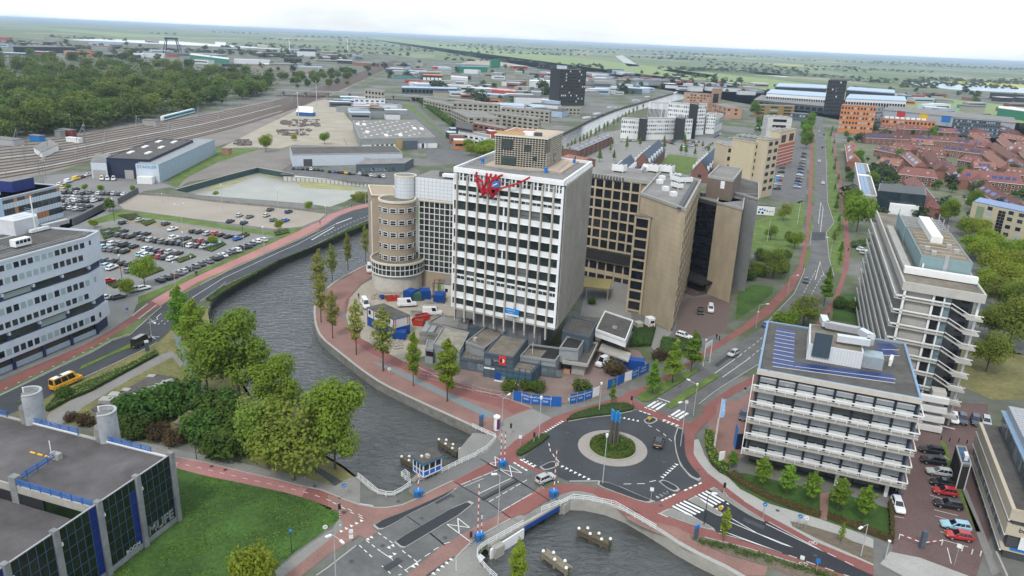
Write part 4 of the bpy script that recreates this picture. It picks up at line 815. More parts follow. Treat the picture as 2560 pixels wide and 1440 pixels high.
row('P','middle double row, front side',((1135,890,'grey'),(1205,905,'black'),(1275,915,'silver'),(1355,928,'black'),(1430,940,'grey'),(1510,950,'black'),(1583,958,'black'),(1660,965,'dark blue'),(1735,980,D),(1815,990,'white'),(1905,995,D),(1990,1005,'silver')),130,-40,cg)
row('P','row beside the white curved office',((655,955,'black'),(760,970,'white'),(642,1015,'light blue'),(690,1040,'grey'),(765,1045,'grey'),(845,1062,D),(922,1072,'black'),(918,990,'black'),(1040,1005,'black'),(860,968,'grey')),130,-45,cg,(7,))
row('P','double row near the front, rear side',((1215,1045,'white'),(1280,1060,'dark blue'),(1355,1062,'black'),(1435,1078,'maroon'),(1525,1080,'silver'),(1625,1095,D)),130,-48,cg)
row('P','double row near the front, front side',((1145,1108,'light blue'),(1218,1118,'white'),(1300,1135,'dark blue'),(1385,1142,'red'),(1462,1152,'black'),(1555,1168,'white')),130,-48,cg)
row('P','short row behind shrub bed, big car park',((670,1190,'dark blue'),(760,1202,'black'),(890,1228,'black'),(988,1242,'black'),(1085,1242,'blue'),(1145,1275,D)),125,-55,cg)
row('P','short row before shrub bed, big car park',((680,1268,'light blue'),(750,1288,'white'),(992,1322,'grey'),(1085,1332,'black'),(1245,1288,'silver')),125,-50,cg)
row('4','front row along the cycle path',((1195,660,'black'),(1243,640,'black'),(1290,628,'maroon'),(1330,608,'grey'),(1362,592,'silver'),(1402,574,D),(1450,556,'grey'),(1492,540,D),(1552,520,'grey'),(1600,500,'black'),(1627,487,D),(1658,474,'white'),(1690,460,'grey'),(1722,446,'grey'),(1760,434,'white'),(1800,415,'black'),(1842,404,D),(1876,386,'grey'),(1912,370,'white'),(1955,358,'white')),-80,-28,cg)
row('S','exit corner under the tree',((268,790-50,'white'),(297,738,D),(272,698,'red'),(340,720,'silver'),(360,716,'white')),25,-6,cg)
row('P','front row, works yard',((125,282,'black'),(215,275,D),(287,282,'silver'),(362,292,D),(457,282,'grey'),(580,292,'white'),(640,297,D),(707,297,D),(782,297,'silver'),(848,302,D),(917,303,'white')),110,-40,'cars in the works yard')
row('P','second row, works yard',((105,352,'grey'),(175,348,'grey'),(250,347,'white'),(332,352,'grey'),(430,357,'grey'),(505,352,'silver')),110,-40,'cars in the works yard')
row('P','third row, works yard',((105,388,'black'),(182,392,'silver'),(270,388,'white'),(338,398,D),(422,398,'black'),(512,392,'white'),(598,372,'black')),110,-40,'cars in the works yard')
row('P','row nearest the dark brick wall',((120,458,'grey'),(190,445,D),(345,458,D),(442,468,'black'),(108,498,D),(200,492,'white'),(280,502,'white'),(357,507,'grey')),110,-40,'cars in the works yard')
row('P','line along the railway fence',((70,168,'white'),(170,132,'white'),(275,97,'yellow'),(92,212,'yellow'),(355,72,'maroon'),(425,45,'white')),110,-30,'cars in the works yard',(1,2))
row('P','trio before the dark hall',((612,97,'white'),(688,102,'white'),(768,102,'white')),-15,80,'white vans before the dark hall',(0,1,2))
row('P','rear line of the works yard',((110,243,'silver'),(270,235,'black')),110,-30,'cars in the works yard')
row('Q','gravel lot behind the car park',((365,645,'dark blue'),(475,575,'silver'),(600,590,'grey'),(530,665,'dark blue'),(845,505,D),(800,575,'cream'),(1065,530,'dark blue'),(880,630,'grey'),(1025,635,'blue')),90,-35,'cars on the gravel lot')
row('Q','row before the white showroom',((1120,5,D),(1175,8,'grey'),(1230,12,D),(1290,15,'black'),(1330,18,'white'),(1372,20,D),(1420,25,'black'),(1467,30,D),(1555,45,'black'),(1620,47,'blue'),(1665,52,'dark blue'),(1705,56,'maroon'),(1750,60,'yellow'),(1795,68,'black'),(1845,70,'grey'),(1915,70,'white'),(1955,78,D),(2000,85,'black'),(2050,92,'white'),(2095,98,'silver'),(2150,102,'black'),(2200,104,'white')),-20,-70,'cars before the white showroom')
# ---- cars on the roads and near the camera
car(0,'B','745,1112','850,1066','silver','silver hatchback driving onto the roundabout from the bridge',None,True,.1)
car(3,'B','2040,695','2068,600','black','black car circling the roundabout island',None,True,.1)
car(0,'D','1568,628','1500,668','silver','silver and black compact car driving on the main road',None,True,.1)
car(0,'6','935,672','928,710','dark blue','dark blue car coming down the main road toward the bend',None,True,.1)
car(0,'D','2050,205','2100,165','blue','blue car half hidden behind the solar roof',None,True,.1)
car(2,'D','865,372','960,402','white','white car parked on the pavement by the shrubbery',None,True,.08)
car(4,'S','1776,778','1776,790','white','white van parked in the sunken clinker court',None,True,.06)
car(1,'S','1751,782','1751,798','black','black pick-up style car parked in the sunken clinker court',None,True,.06)
car(2,'9','1618,925','1640,985','white','white car with a dark roof beside the beech hedge',None,True,.08)
car(3,'9','1600,835','1612,880','dark blue','dark blue car half under the balcony office',None,True,.08)
for i,(k,x,y,c,l) in enumerate(((2,1868,512,'black','black estate car, farthest of the office parking row'),(3,1880,592,'black','black car with an open reflection, second of the office parking row'),(2,1925,678,'silver','silver estate car in the office parking row'),(0,1945,757,'black','small black car beside the red one'),(0,1968,822,'red','red hatchback next to the small black car'),(2,1990,917,'black','large black car in the office parking row'),(2,2045,1077,'light blue','pale blue estate car beside the last red car'),(0,2070,1152,'red','dark red car nearest the barrier'))):
 car(k,'9',f'{x},{y}',f'{x-100},{y-16}',c,l,'cars in the office yard',True,.08)
for x,y,c,l in((2035,275,'white','white car at the foot of the concrete stair'),(2100,280,'dark blue','dark blue car beside the white one'),(2195,290,'dark blue','blue estate car right of the stair'),(2275,300,'silver','pale car at the glass building corner')): car(2,'9',f'{x},{y}',f'{x+8},{y+50}',c,l,None,True,.08)
car(0,'S','1858,1045','1853,1066','dark blue','dark blue car standing beside the blue hoarding of the office',None,True,.08)
# building kit
FR.update({'H':(1130,390,7.111),'I':(920,400,4.0),'J':(1040,800,4.267),'K':(0,430,5.334),'L':(990,1040,6.857),'N':(0,960,5.538),'X':(1600,420,3.428),'Y':(2150,500,2.4),'Z':(2200,960,3.0),'O':(1840,920,4.235),'GA':(0,1100,4.235)})
def sight(px,py):
 x=px-1280; y=py-720; u=x*_c+y*_s; v=-x*_s+y*_c
 return Vector((u,FPX*_cp-v*_sp,-v*_cp-FPX*_sp))
class B:
 """a block with its own axes: x along the front, y into the block, set out from surveyed roof corners at height h"""
 all=[]
 def __init__(s,name,label,cat,h,f,A,Bq,C=None,depth=None,z0=0,group=None,twist=0):
  a,b=W(f,A+' '+Bq,h); s.h=h; s.o=Vector((a.x,a.y,0)); s.yaw=yaw(a,b)+twist; s.w=(b-a).length; s.z0=z0
  s.u=Vector((math.cos(s.yaw),math.sin(s.yaw),0)); s.n=Vector((-s.u.y,s.u.x,0))
  s.k=0; B.all.append(s); la=C and C[0]=='<'; C=C and C.strip('<')
  if C:
   q=W(f,C,h)[0]-a; s.d=min(abs(q.dot(s.n)),120); e=q.dot(s.u); k=(e-s.w*(not la))/max(abs(q.dot(s.n)),.1); s.k=k if abs(k)<2.5 and q.dot(s.n)>0 else 0
  if depth: s.d=depth
  s.r=thing(name,label,cat,(a.x,a.y,0),s.yaw,group)
 def fx(s,f,q,off=0.0):
  (px,py),=pp(f,q); d=sight(px,py); cam=Vector((0,0,CAM_H)); t=(off+(s.o-Vector((0,0,0))).dot(s.n))/d.dot(s.n); P=cam+d*t; return ((P-s.o).dot(s.u)-s.k*off,P.z)
 def rx(s,f,q,off=0.0):
  (px,py),=pp(f,q); d=sight(px,py); t=(s.w+off+s.o.dot(s.u))/d.dot(s.u); P=Vector((0,0,CAM_H))+d*t; return ((P-s.o).dot(s.n),P.z)
 def tx(s,f,q,z):
  g=W(f,q,z)[0]-s.o; y=g.dot(s.n); return (g.dot(s.u)-s.k*y,y)
 def box(s,part,x0,x1,y0,y1,z0,z1,mat,parent=None,label=None):
  o=MB().box(x0,x1,y0,y1,z0,z1).build(part,mat,parent or s.r)
  if label:o['label']=label
  return o
 def roof(s,mat,par=.6,t=.35,pm=None,x0=0,x1=None,y0=0,y1=None,h=None,part='roof'):
  x1=s.w if x1 is None else x1; y1=s.d if y1 is None else y1; h=h or s.h
  o=s.box(part,x0+t,x1-t,y0+t,y1-t,h-par-.3,h-par,mat)
  mb=MB(); mb.box(x0,x1,y0,y0+t,h-par-.5,h); mb.box(x0,x1,y1-t,y1,h-par-.5,h); mb.box(x0,x0+t,y0+t,y1-t,h-par-.5,h); mb.box(x1-t,x1,y0+t,y1-t,h-par-.5,h)
  mb.build('parapet',pm or m_conc,s.r); return o
 def rep(s,part,mb,mats,places,parent=None,child=None):
  """one mesh, a part per place (x,y,z[,rz])"""
  me=None; out=[]
  for p in places:
   rz=p[3] if len(p)>3 else 0
   if me is None: o=mb.build(part,mats,parent or s.r,loc=p[:3],rz=rz); me=o.data
   else: o=link(part,me,parent or s.r,p[:3],rz)
   out.append(o)
   if child:
    nm,cm,ct=child
    if not isinstance(cm,MB): link(nm,cm,o)
    else: child=(nm,cm.build(nm,ct,o).data,ct)
  return out
def text(s_,size,loc,rot,mat,parent,name='lettering',depth=.03,scale=(1,1,1),outline=0):
 cu=bpy.data.curves.new(name,'FONT'); cu.body=s_; cu.size=size; cu.extrude=depth; cu.align_x='CENTER'; cu.align_y='CENTER'; cu.materials.append(mat)
 if outline: cu.fill_mode='NONE'; cu.extrude=0; cu.bevel_depth=outline
 t_=bpy.data.objects.new('t',cu); me=bpy.data.meshes.new_from_object(t_); bpy.data.objects.remove(t_); me.name=name
 if not me.materials: me.materials.append(mat)
 o=bpy.data.objects.new(name,me); COL.objects.link(o); o.parent=parent; o.location=loc; o.rotation_euler=rot; o.scale=scale; return o
FACE=(R(90),0,0)   # lettering that stands on a front face
m_roofd=M('roof_felt_dark',(.085,.08,.075),.95,.25,.7,.15,8,big=.25,bigs=.2); m_roofg=M('roof_felt_grey',(.2,.195,.185),.95,.2,.7,.15,8,big=.18,bigs=.15); m_roofb=M('roof_felt_brown',(.165,.145,.115),.95,.3,.8,.2,8,big=.3,bigs=.25); m_roofbl=M('roof_felt_black',(.022,.021,.02),.7,.3,.8,.2,8,big=.3,bigs=.2)
m_panelw=M('white_cladding',(.76,.77,.78),.55,.06,.6,big=.05,bigs=.1); m_fin=M('concrete_fins',(.4,.38,.34),.9,.16,.9,.1,6,big=.12,bigs=.2)
m_sand2=M('sandstone_cladding',(.42,.345,.24),.85,.16,.35,.08,4,big=.16,bigs=.1,stretch=(1,1,.45)); m_buff=M('buff_brick',(.36,.29,.215),.9,.08,1.5,.1,12,big=.08,bigs=.12)
g_tower=M_glass('tower_glass',(.012,.02,.02),(.05,.07,.068),.08,(.16,.17,.165),.1); g_dark=M_glass('dark_glass',(.006,.008,.012),(.02,.022,.03),.07); g_green=M_glass('grid_glass',(.015,.018,.017),(.07,.075,.065),.06)
m_dslate=M('slate_blue_panel',(.075,.1,.125),.6,.1,.8,.05,6); m_gpanel=M('grey_panel',(.25,.265,.275),.7,.08,.8,.05,5,big=.08,bigs=.3)
m_timber=M('new_timber',(.5,.33,.16),.8,.15,2); m_ply=M('plywood_deck',(.45,.36,.28),.85,.14,.8)
m_blueb=M('container_blue',(.008,.06,.26),.5,.1,.8); m_redc=M('container_red',(.42,.035,.02),.6,.14,1)
# white tower
tw=B('office_tower','tall white office tower with concrete fins, red sign and lattice box on its roof','tower',45.3,'S','1134,417','1411,452','1481,403')
w_,d_,h_=tw.w,tw.d,tw.h
zs=lambda y:tw.fx('5',f'1610,{y}')[1]
zb=zs(1018)
tw.box('core',.25,w_-.25,.5,d_-.3,zb,h_-1,m_conc)
tw.roof(m_roofg,.7,.5,m_panelw)
tw.box('fascia',0,w_,-.02,.48,tw.fx('H','1960,465')[1],h_-.72,m_panelw)
bay=(w_)/10.25; fx0=bay*.42
finx=[fx0+bay*i for i in range(10)]
finz0=tw.fx('5','1400,1035')[1]
fin=MB().box(-.19,.19,-.6,.49,finz0-.2,h_-1.6); fin.box(-.19,.19,-.35,.49,finz0-1.2,finz0-.2)
tw.rep('fin',fin,m_fin,[(x,0,0) for x in finx])
rows=[(170,240,0),(285,352,0),(395,462,0),(505,572,0),(615,682,0),(712,750,1),(830,892,0),(940,990,0)]
zt=tw.fx('H','1950,485')[1]; zt2=tw.fx('H','1950,672')[1]
r2=(tw.fx('H','1950,762')[1],tw.fx('H','1950,862')[1]); sm2=(tw.fx('H','1930,905')[1],tw.fx('H','1930,950')[1])
bands=[(zt,zt2),r2]+[(zs(a),zs(b)) for a,b,k in rows]; sm7=(zs(762),zs(785))
edges=[0]+finx+[w_]
k=0; prev=tw.fx('H','1960,465')[1]
wgt=MB
for bi,(za,zc) in enumerate(bands):
 # spandrel band above this window row
 tw.box('spandrel',.02,w_-.02,.05,.5,za,prev-.01,m_panelw); tw.box('sill',.02,w_-.02,-.12,.05,za+.02,za+.16,m_panelw) if bi else None
 prev=zc
 for i in range(len(edges)-1):
  a,b=edges[i]+.3,edges[i+1]-.3
  if b-a<.3: continue
  o=tw.box('window',a,b,.3,.48,zc+.02,za-.02,g_tower)
  if bi==0 or (i==5 and bi in(2,3,5)) : MB().box((a+b)/2-.18 if bi else a,(a+b)/2+.18 if bi else a+.3,.22,.3,zc+.02,za-.02).build('mullion',m_panelw,o)
  if bi==0: MB().box((a+b)/2-.2,(a+b)/2+.2,.23,.3,zc+.02,za-.02).build('mullion',m_panelw,o)
  MB().box(a,b,.24,.3,zc+(za-zc)*.36,zc+(za-zc)*.36+.09).build('transom',m_black if bi else m_panelw,o)
tw.box('spandrel',.02,w_-.02,.05,.5,zb,prev-.01,m_panelw)
for za,zc in(sm2,sm7):
 for i in range(len(edges)-1):
  for q in(0,1):
   L=(edges[i+1]-edges[i]-.6)/2; a=edges[i]+.3+L*q+.05
   if L>.5: tw.box('small_window',a,a+L-.12,-.02,.06,zc,za,g_tower)
for x0,x1 in((-.02,.3),(w_-.5,w_+.02)): tw.box('corner_strip',x0,x1,-.05,.52,zb,h_-1.5,m_panelw)
n=30; ribs=[(w_,d_*(i+.5)/n,0) for i in range(1,n)]
tw.rep('rib',MB().box(-.2,.28,-.14,.14,zb-.6,h_-1.0),m_fin,ribs); tw.box('side_wall',w_-.4,w_+.02,.9,d_,zb,h_-.9,M('side_infill',(.2,.19,.17),.9,.15,.8))
tw.rep('coping_block',MB().box(-.3,.34,-.3,.3,h_-1.25,h_-.75),m_panelw,[(w_,d_*(i+.5)/16,0) for i in range(16)])
for i,(za,zc) in enumerate(bands): tw.box('corner_window',w_-.1,w_+.06,.55,1.3,zc,za,g_tower)
tw.box('underside',-.1,w_+.1,-.3,d_+.1,zb-.35,zb,m_conc)
tw.box('stem',w_*.2,w_*.86,2.2,d_-3,0,zb-.35,M('ribbed_grey',(.17,.175,.185),.8,.1,1.2))
# rooftop railing and plant
mb=MB(); P=[tw.tx('H',q,h_-.7) for q in('300,150','980,270','1880,300','2070,140')]
pts=[Vector((x,y,0)) for x,y in P]
for z in(.6,1.1):
 for a,b in zip(pts,pts[1:]): mb.bar(a+Vector((0,0,h_-.7+z)),b+Vector((0,0,h_-.7+z)),.06,.06)
for p,_h in along(pts,2.2): mb.bar(p+Vector((0,0,h_-.7)),p+Vector((0,0,h_+.4)),.05,.05)
mb.build('railing',m_steel,tw.r)
for q in('1670,300','540,130','2170,150'):
 x,y=tw.tx('H',q,h_-.7); tw.box('roof_hoist',x-.35,x+.35,y-.35,y+.35,h_-.7,h_+.6,m_pblue)
# red tangle sign
sg=thing('brush_sign','red sign of crossing brush strokes with a blue eye on the tower front','sign',tw.r.location,tw.yaw)
m_signr=M('sign_red',(.42,.012,.025),.6,.1,2)
def stroke(qs,wd,name='stroke',mat=m_signr):
 P=[Vector((x,-1.15,z)) for x,z in (tw.fx('H',q,-1.15) for q in qs.split())]
 P=[P[0]]+[a*.5+b*.5 for a,b in zip(P,P[1:])]+[P[-1]] if len(P)>2 else P
 mb=MB()
 for i,(a,b) in enumerate(zip(P,P[1:])):
  d=(b-a).normalized()*wd*.25; mb.bar(a-d*(i>0),b+d*(i<len(P)-2),.22,wd)
 o=mb.build(name,mat,sg); return o
for i,(q,wd) in enumerate((('460,290 430,340 440,400 540,420 570,520 545,600','.5'),('440,400 470,520 540,600 560,690 545,715','.5'),('640,310 610,380 640,410 600,520 560,600','.5'),('710,315 690,390 640,430 600,530 550,710','.5'),('800,330 770,390 700,440 690,520 650,600 550,710','.5'),('915,340 800,390 700,470 690,560 690,640 720,740','.55'),('690,600 780,560 860,540 875,500 820,430 740,470','.3'),('545,715 660,600 720,680 710,740','.45'),('720,740 800,620 880,570 1000,550 1180,490 1290,445 1400,378','.42'),('700,560 800,590 830,600 720,740','.45'),('850,570 760,720 715,742','.4'))): stroke(q,float(wd))
cx,cz=tw.fx('H','795,500',-1.3); mb=MB(); q=[tw.fx('H',s_,-1.3) for s_ in('730,480 790,440 840,460 862,540 800,560 740,560'.split())]
mb.add([(x,-1.32,z) for x,z in q]+[(x,-1.1,z) for x,z in q],[tuple(range(5,-1,-1)),tuple(range(6,12))]+[(i,(i+1)%6,6+(i+1)%6,6+i) for i in range(6)]); mb.build('eye_panel',m_pblue,sg)
a=tw.fx('H','745,525',-1.36); b=tw.fx('H','820,490',-1.36); MB().bar((a[0],-1.36,a[1]),(b[0],-1.36,b[1]),.06,.22).build('eye_stroke',m_whitep,sg)
# blue banner with white lines
bn=thing('site_banner','blue and white site banner tied to the lower fins of the tower','banner',tw.r.location,tw.yaw)
c=[tw.fx('5',q,-1.1) for q in('1236,858','1338,872','1335,922','1236,912')]
x0,x1=c[0][0],c[1][0]; z1=c[0][1]; z0=c[3][1]; zm=z0+(z1-z0)*.2
MB().box(x0,x1,-1.16,-1.08,z0,z1).build('cloth',M('banner_blue',(.01,.2,.55),.6,.05,1),bn); MB().box(x0,x1,-1.175,-1.16,z0,zm).build('white_strip',m_whitep,bn)
for i,(s_,k) in enumerate((('RENOVATIE',.5),('TE HUUR',.42))): text(s_,k*.9,((x0*.6+x1*.4),-1.18,z1-.5-.62*i),FACE,m_whitep,bn,'lettering',.005)
# lattice pavilion on the roof
pv_=B('rooftop_pavilion','timber lattice cube standing on the roof of the white tower','pavilion',45.0,'2','1150,1225','1530,1260','1625,1192'); pv_.k=0
zt_=pv_.fx('2','1350,1010')[1]; W2,D2=pv_.w,pv_.d; h2=zt_
pv_.box('deck',-2.2,W2+4.5,-1.7,D2+2,44.6,44.98,m_ply)
pv_.box('core',.15,W2-.15,.15,D2-.15,45,h2-.4,M('membrane_black',(.02,.022,.025),.7,.2,1))
nx,nz_,ny=19,15,13
slat=M('lattice_batten',(.5,.46,.37),.8,.2,1.5)
pv_.rep('batten',MB().box(-.055,.055,-.02,.15,0,h2-45.3),slat,[(W2*i/(nx-1),0,45) for i in range(nx)])
pv_.rep('crossbatten',MB().box(0,W2,-.05,.1,-.05,.05),slat,[(0,0,45+(h2-45.4)*i/(nz_-1)) for i in range(nz_)])
pv_.rep('batten',MB().box(-.15,.02,-.08,.08,0,h2-45.3),slat,[(W2,D2*i/(ny-1),45) for i in range(1,ny)])
pv_.rep('crossbatten',MB().box(-.1,.05,0,D2,-.07,.07),slat,[(W2,0,45+(h2-45.4)*i/(nz_-1)) for i in range(nz_)])
for a,b in(('1205,1035','1282,1112'),('1375,1080','1418,1126'),('1205,1160','1306,1232'),('1440,1170','1462,1196')):
 (xa,za),(xb,zc)=pv_.fx('2',a),pv_.fx('2',b); o=pv_.box('window',xa,xb,-.1,.2,max(zc,45.05),za,g_tower); MB().box(xa-.08,xb+.08,-.08,.12,max(zc,45.05)-.05,za+.08).build('frame',m_black,o)
for a,b in(('1540,1045','1562,1125'),('1538,1172','1552,1240'),('1592,1140','1604,1192')):
 (ya,za),(yb,zc)=pv_.rx('2',a),pv_.rx('2',b); pv_.box('window',W2-.2,W2+.1,min(ya,yb),max(ya,yb),max(min(zc,za),45.05),max(za,zc),g_tower)
pv_.box('roof_edge',-.25,W2+.25,-.25,D2+.25,h2-.42,h2-.1,M('flashing_white',(.6,.58,.54),.6,.1,1)); pv_.box('roof',0,W2,0,D2,h2-.1,h2+.05,m_ply)
pv_.box('upstand',.2,W2*.55,.5,.62,h2+.05,h2+.75,m_timber); pv_.box('plant_cover',W2*.52,W2*.72,.7,2.2,h2+.05,h2+1.0,m_whitep); pv_.box('plant_unit',W2*.74,W2*.86,1.0,2.2,h2+.05,h2+.9,m_dkgrey)
pv_.rep('roof_plank',MB().box(0,.35,0,D2*.5,0,.25),M('plank_pink',(.5,.27,.2),.8,.2,1),[(W2*(.1+.09*i),D2*.35,h2+.05) for i in range(5)])
# round building with glass wall
g0=G(995,735); _,hr=HT(995,735,995,661)
dep=lambda p,z:(Vector((p.x,p.y,z-CAM_H))).dot(fwd)
Rr=69.3*dep(g0,hr)/FPX; dirn=Vector((g0.x,g0.y,0)).normalized(); cc=g0+dirn*Rr
rd=thing('round_office','beige round office drum on a wider glazed ring beside the white tower','building',(cc.x,cc.y,0),math.atan2(-dirn.y,-dirn.x))   # local +x looks at the camera side
hr-=.2
Rd=43.2*dep(g0+dirn*(Rr-0),hr)/FPX*1.03
gd=G(1001,655,hr); best=(1e9,0)
for i in range(600):
 z=hr+i*.1; q=Vector((gd.x,gd.y,z-CAM_H)); y=720+FPX*(-q.dot(up))/q.dot(fwd)
 if abs(y-506)<best[0]: best=(abs(y-506),z)
hd=best[1]
def cyl(r,z0,z1,n=48,a0=0,a1=2*math.pi,cx=0,cy=0,t=None):
 mb=MB(); full=abs(a1-a0-2*math.pi)<1e-6; k=n if full else n+1
 P=[(cx+r*math.cos(a0+(a1-a0)*i/n),cy+r*math.sin(a0+(a1-a0)*i/n)) for i in range(k)]
 if t is None:
  if not full: P=P+[(cx,cy)]
  mb.prism(P,z0,z1)
 else:
  Q=[(cx+(r-t)*math.cos(a0+(a1-a0)*i/n),cy+(r-t)*math.sin(a0+(a1-a0)*i/n)) for i in range(k)]
  for i in range(n):
   j=(i+1)%k; mb.prism([P[i],P[j],Q[j],Q[i]],z0,z1)
 return mb
zgb=HT(995,735,995,692)[1]
cyl(Rr-.7,0,zgb).build('plinth',M('plinth_render',(.5,.47,.42),.85,.14,.7,big=.12,bigs=.3),rd); cyl(Rr-.45,zgb,hr-.3).build('ring_core',g_dark,rd)
cyl(Rr,hr-.35,hr,64).build('ring_roof',m_roofb,rd); cyl(Rr+.12,hr-.4,hr+.22,64,t=.4).build('ring_cornice',M('cream_trim',(.6,.56,.46),.7,.1,1),rd); cyl(Rr,zgb-.2,zgb+.1,64,t=.4).build('ring_sill',m_whitep,rd)
nb=36; pan=MB().box(-.09,.02,-Rr*math.pi/nb*.86,Rr*math.pi/nb*.86,zgb+.2,(zgb+hr)/2-.1)
zz=(hr-zgb)/2
for i in range(nb):
 a=2*math.pi*i/nb
 if abs(((a+math.pi)%(2*math.pi))-math.pi)>2.0: continue
 if i==0: po=pan.build('window',g_green,rd); mo=MB().box(-.1,.12,-.09,.09,zgb,hr-.3).build('mullion',m_whitep,rd); P0=po;M0=mo
 else: po=link('window',P0.data,rd); mo=link('mullion',M0.data,rd)
 po.location=(math.cos(a)*(Rr-.2),math.sin(a)*(Rr-.2),0); po.rotation_euler=(0,0,a)
 p2=link('window',P0.data,rd,(math.cos(a)*(Rr-.2),math.sin(a)*(Rr-.2),zz-.05),a)
 b=a+math.pi/nb; mo.location=(math.cos(b)*(Rr-.2),math.sin(b)*(Rr-.2),0); mo.rotation_euler=(0,0,b)
cyl(Rr-.06,(zgb+hr)/2-.15,(zgb+hr)/2+.02,64,t=.2).build('transom_ring',m_whitep,rd)
cyl(Rd,hr-.1,hd-.3,64).build('drum',m_buff,rd); cyl(Rd+.25,hd-.35,hd+.25,64,t=.5).build('cornice',M('cream_trim'),rd); cyl(Rd-.2,hd-.3,hd-.12,48).build('terrace',m_roofb,rd)
fl=[(1170-0,0)]
for ri,(ya,yb) in enumerate(((490,525),(610,645),(730,765),(850,885),(965,1000))):
 z1=None
 def zat(y):
  (px,py),=pp('I',f'330,{y}'); d=sight(px,py); t=(gd.x**2+gd.y**2)**.5/math.hypot(d.x,d.y); return CAM_H+d.z*t
 za,zc=zat(ya-5),zat(yb+8)
 cyl(Rd+.03,zc-.25,za+.25,48,-1.35,1.35,t=.3).build('window_band',M('band_stone',(.3,.26,.2),.85,.1,1),rd)
 for i in range(6):
  a=-1.16+.464*i
  o=MB().box(-.02,.1,-1.0,1.0,zc,za).build('window',m_whitep,rd,loc=(math.cos(a)*(Rd+.04),math.sin(a)*(Rd+.04),0),rz=a)
  for z0_,z1_ in((zc+.14,(za+zc)/2-.07),((za+zc)/2+.07,za-.14)): MB().box(.1,.13,-.8,.8,z0_,z1_).build('pane',g_dark,o)
# glass grid wall block and tiled upper storey
gb=B('glass_wall_block','block with a tall white gridded glass wall between the drum and the tower','building',hd,'S','1047.5,499','1131,507.5',depth=16)
wg=gb.w+3;
gb.box('core',0,wg,.5,gb.d,0,hd-.3,m_buff); gb.box('roof',0,wg,0,gb.d,hd-.3,hd,m_roofb); gb.box('cornice',-.1,wg,-.2,.35,hd-.25,hd+.25,M('cream_trim'))
zb0=gb.fx('I','830,1140')[1]; ncol=7; nrow=12; cw=wg/8.3; rh=(hd-.4-zb0)/nrow
gp=MB().box(.1,cw-.1,.28,.45,.1,rh-.1)
gb.rep('window',gp,g_green,[(cw*i,0,zb0+rh*j) for i in range(8) for j in range(nrow)])
gb.rep('mullion',MB().box(-.11,.11,.1,.5,zb0,hd-.3),m_whitep,[(cw*i,0,0) for i in range(9)]); gb.rep('transom',MB().box(0,wg,.12,.5,-.1,.1),m_whitep,[(0,0,zb0+rh*j) for j in range(nrow+1)])
gb.box('low_wall',0,wg,.2,.6,0,zb0-.1,m_buff)
m_tile=M('white_tile',(.68,.71,.74),.35,.05,1)
_,hz_=gb.fx('I','840,205',2.0)
gb.box('tiled_storey',-2,wg,2,gb.d,hd,hz_,m_tile); gb.box('upper_roof',-2,wg,2.3,gb.d,hz_,hz_+.1,m_roofg)
tj=M('tile_joint',(.36,.4,.43),.7,0)
gb.rep('tile_joint',MB().box(-2,wg,1.965,2.02,-.035,.035),tj,[(0,0,hd+(hz_-hd)*j/6) for j in range(1,6)]); gb.rep('tile_joint',MB().box(-.035,.035,1.965,2.02,hd,hz_),tj,[(-1.5+1.25*i,0,0) for i in range(int((wg+2)/1.25))])
gb.box('roof_plant',wg*.3,wg*.95,6,9,hz_+.1,hz_+1.6,m_dkgrey); gb.box('roof_plant',wg*.45,wg*.98,3.2,5.2,hz_+.6,hz_+1.5,m_whitep)
(px,py),=pp('I','375,385'); ct=G(px,py,hd); rt=27.5*dep(ct,hd)/FPX; ct=ct+Vector((ct.x,ct.y,0)).normalized()*rt
lc=rd.matrix_basis.inverted() if False else None
tl=thing('tiled_turret','white tiled round turret on top of the beige drum','turret',(ct.x,ct.y,0),rd.rotation_euler.z)
cyl(rt,hd-.15,hz_,48).build('shell',m_tile,tl); cyl(rt+.1,hz_-.1,hz_+.35,48,t=.4).build('cornice',M('cream_trim'),tl); cyl(rt-.2,hz_,hz_+.12,32).build('roof',m_roofg,tl)
for j in range(1,6): cyl(rt+.03,hd+(hz_-hd)*j/6-.035,hd+(hz_-hd)*j/6+.035,48,-1.7,1.7,t=.1).build('tile_joint',tj,tl)
jm=None
for i in range(26):
 a=-1.7+3.4*i/25; mb=MB().box(-.05,.035,-.035,.035,hd,hz_)
 if jm is None: jm=mb.build('tile_joint',tj,tl,loc=(math.cos(a)*rt,math.sin(a)*rt,0),rz=a)
 else: link('tile_joint',jm.data,tl,(math.cos(a)*rt,math.sin(a)*rt,0),a)
lw=B('beige_stair_block','plain beige brick block left of the round drum','building',hd,'I','32,345','215,352','180,275')
lw.box('wall',0,lw.w+3,0,lw.d+4,0,hd-.3,m_buff); lw.box('corner_strip',-.12,.15,-.1,.1,0,hd-2,m_whitep); lw.roof(m_roofb,.5,.4,M('cream_trim'),x1=lw.w+3,y1=lw.d+4)
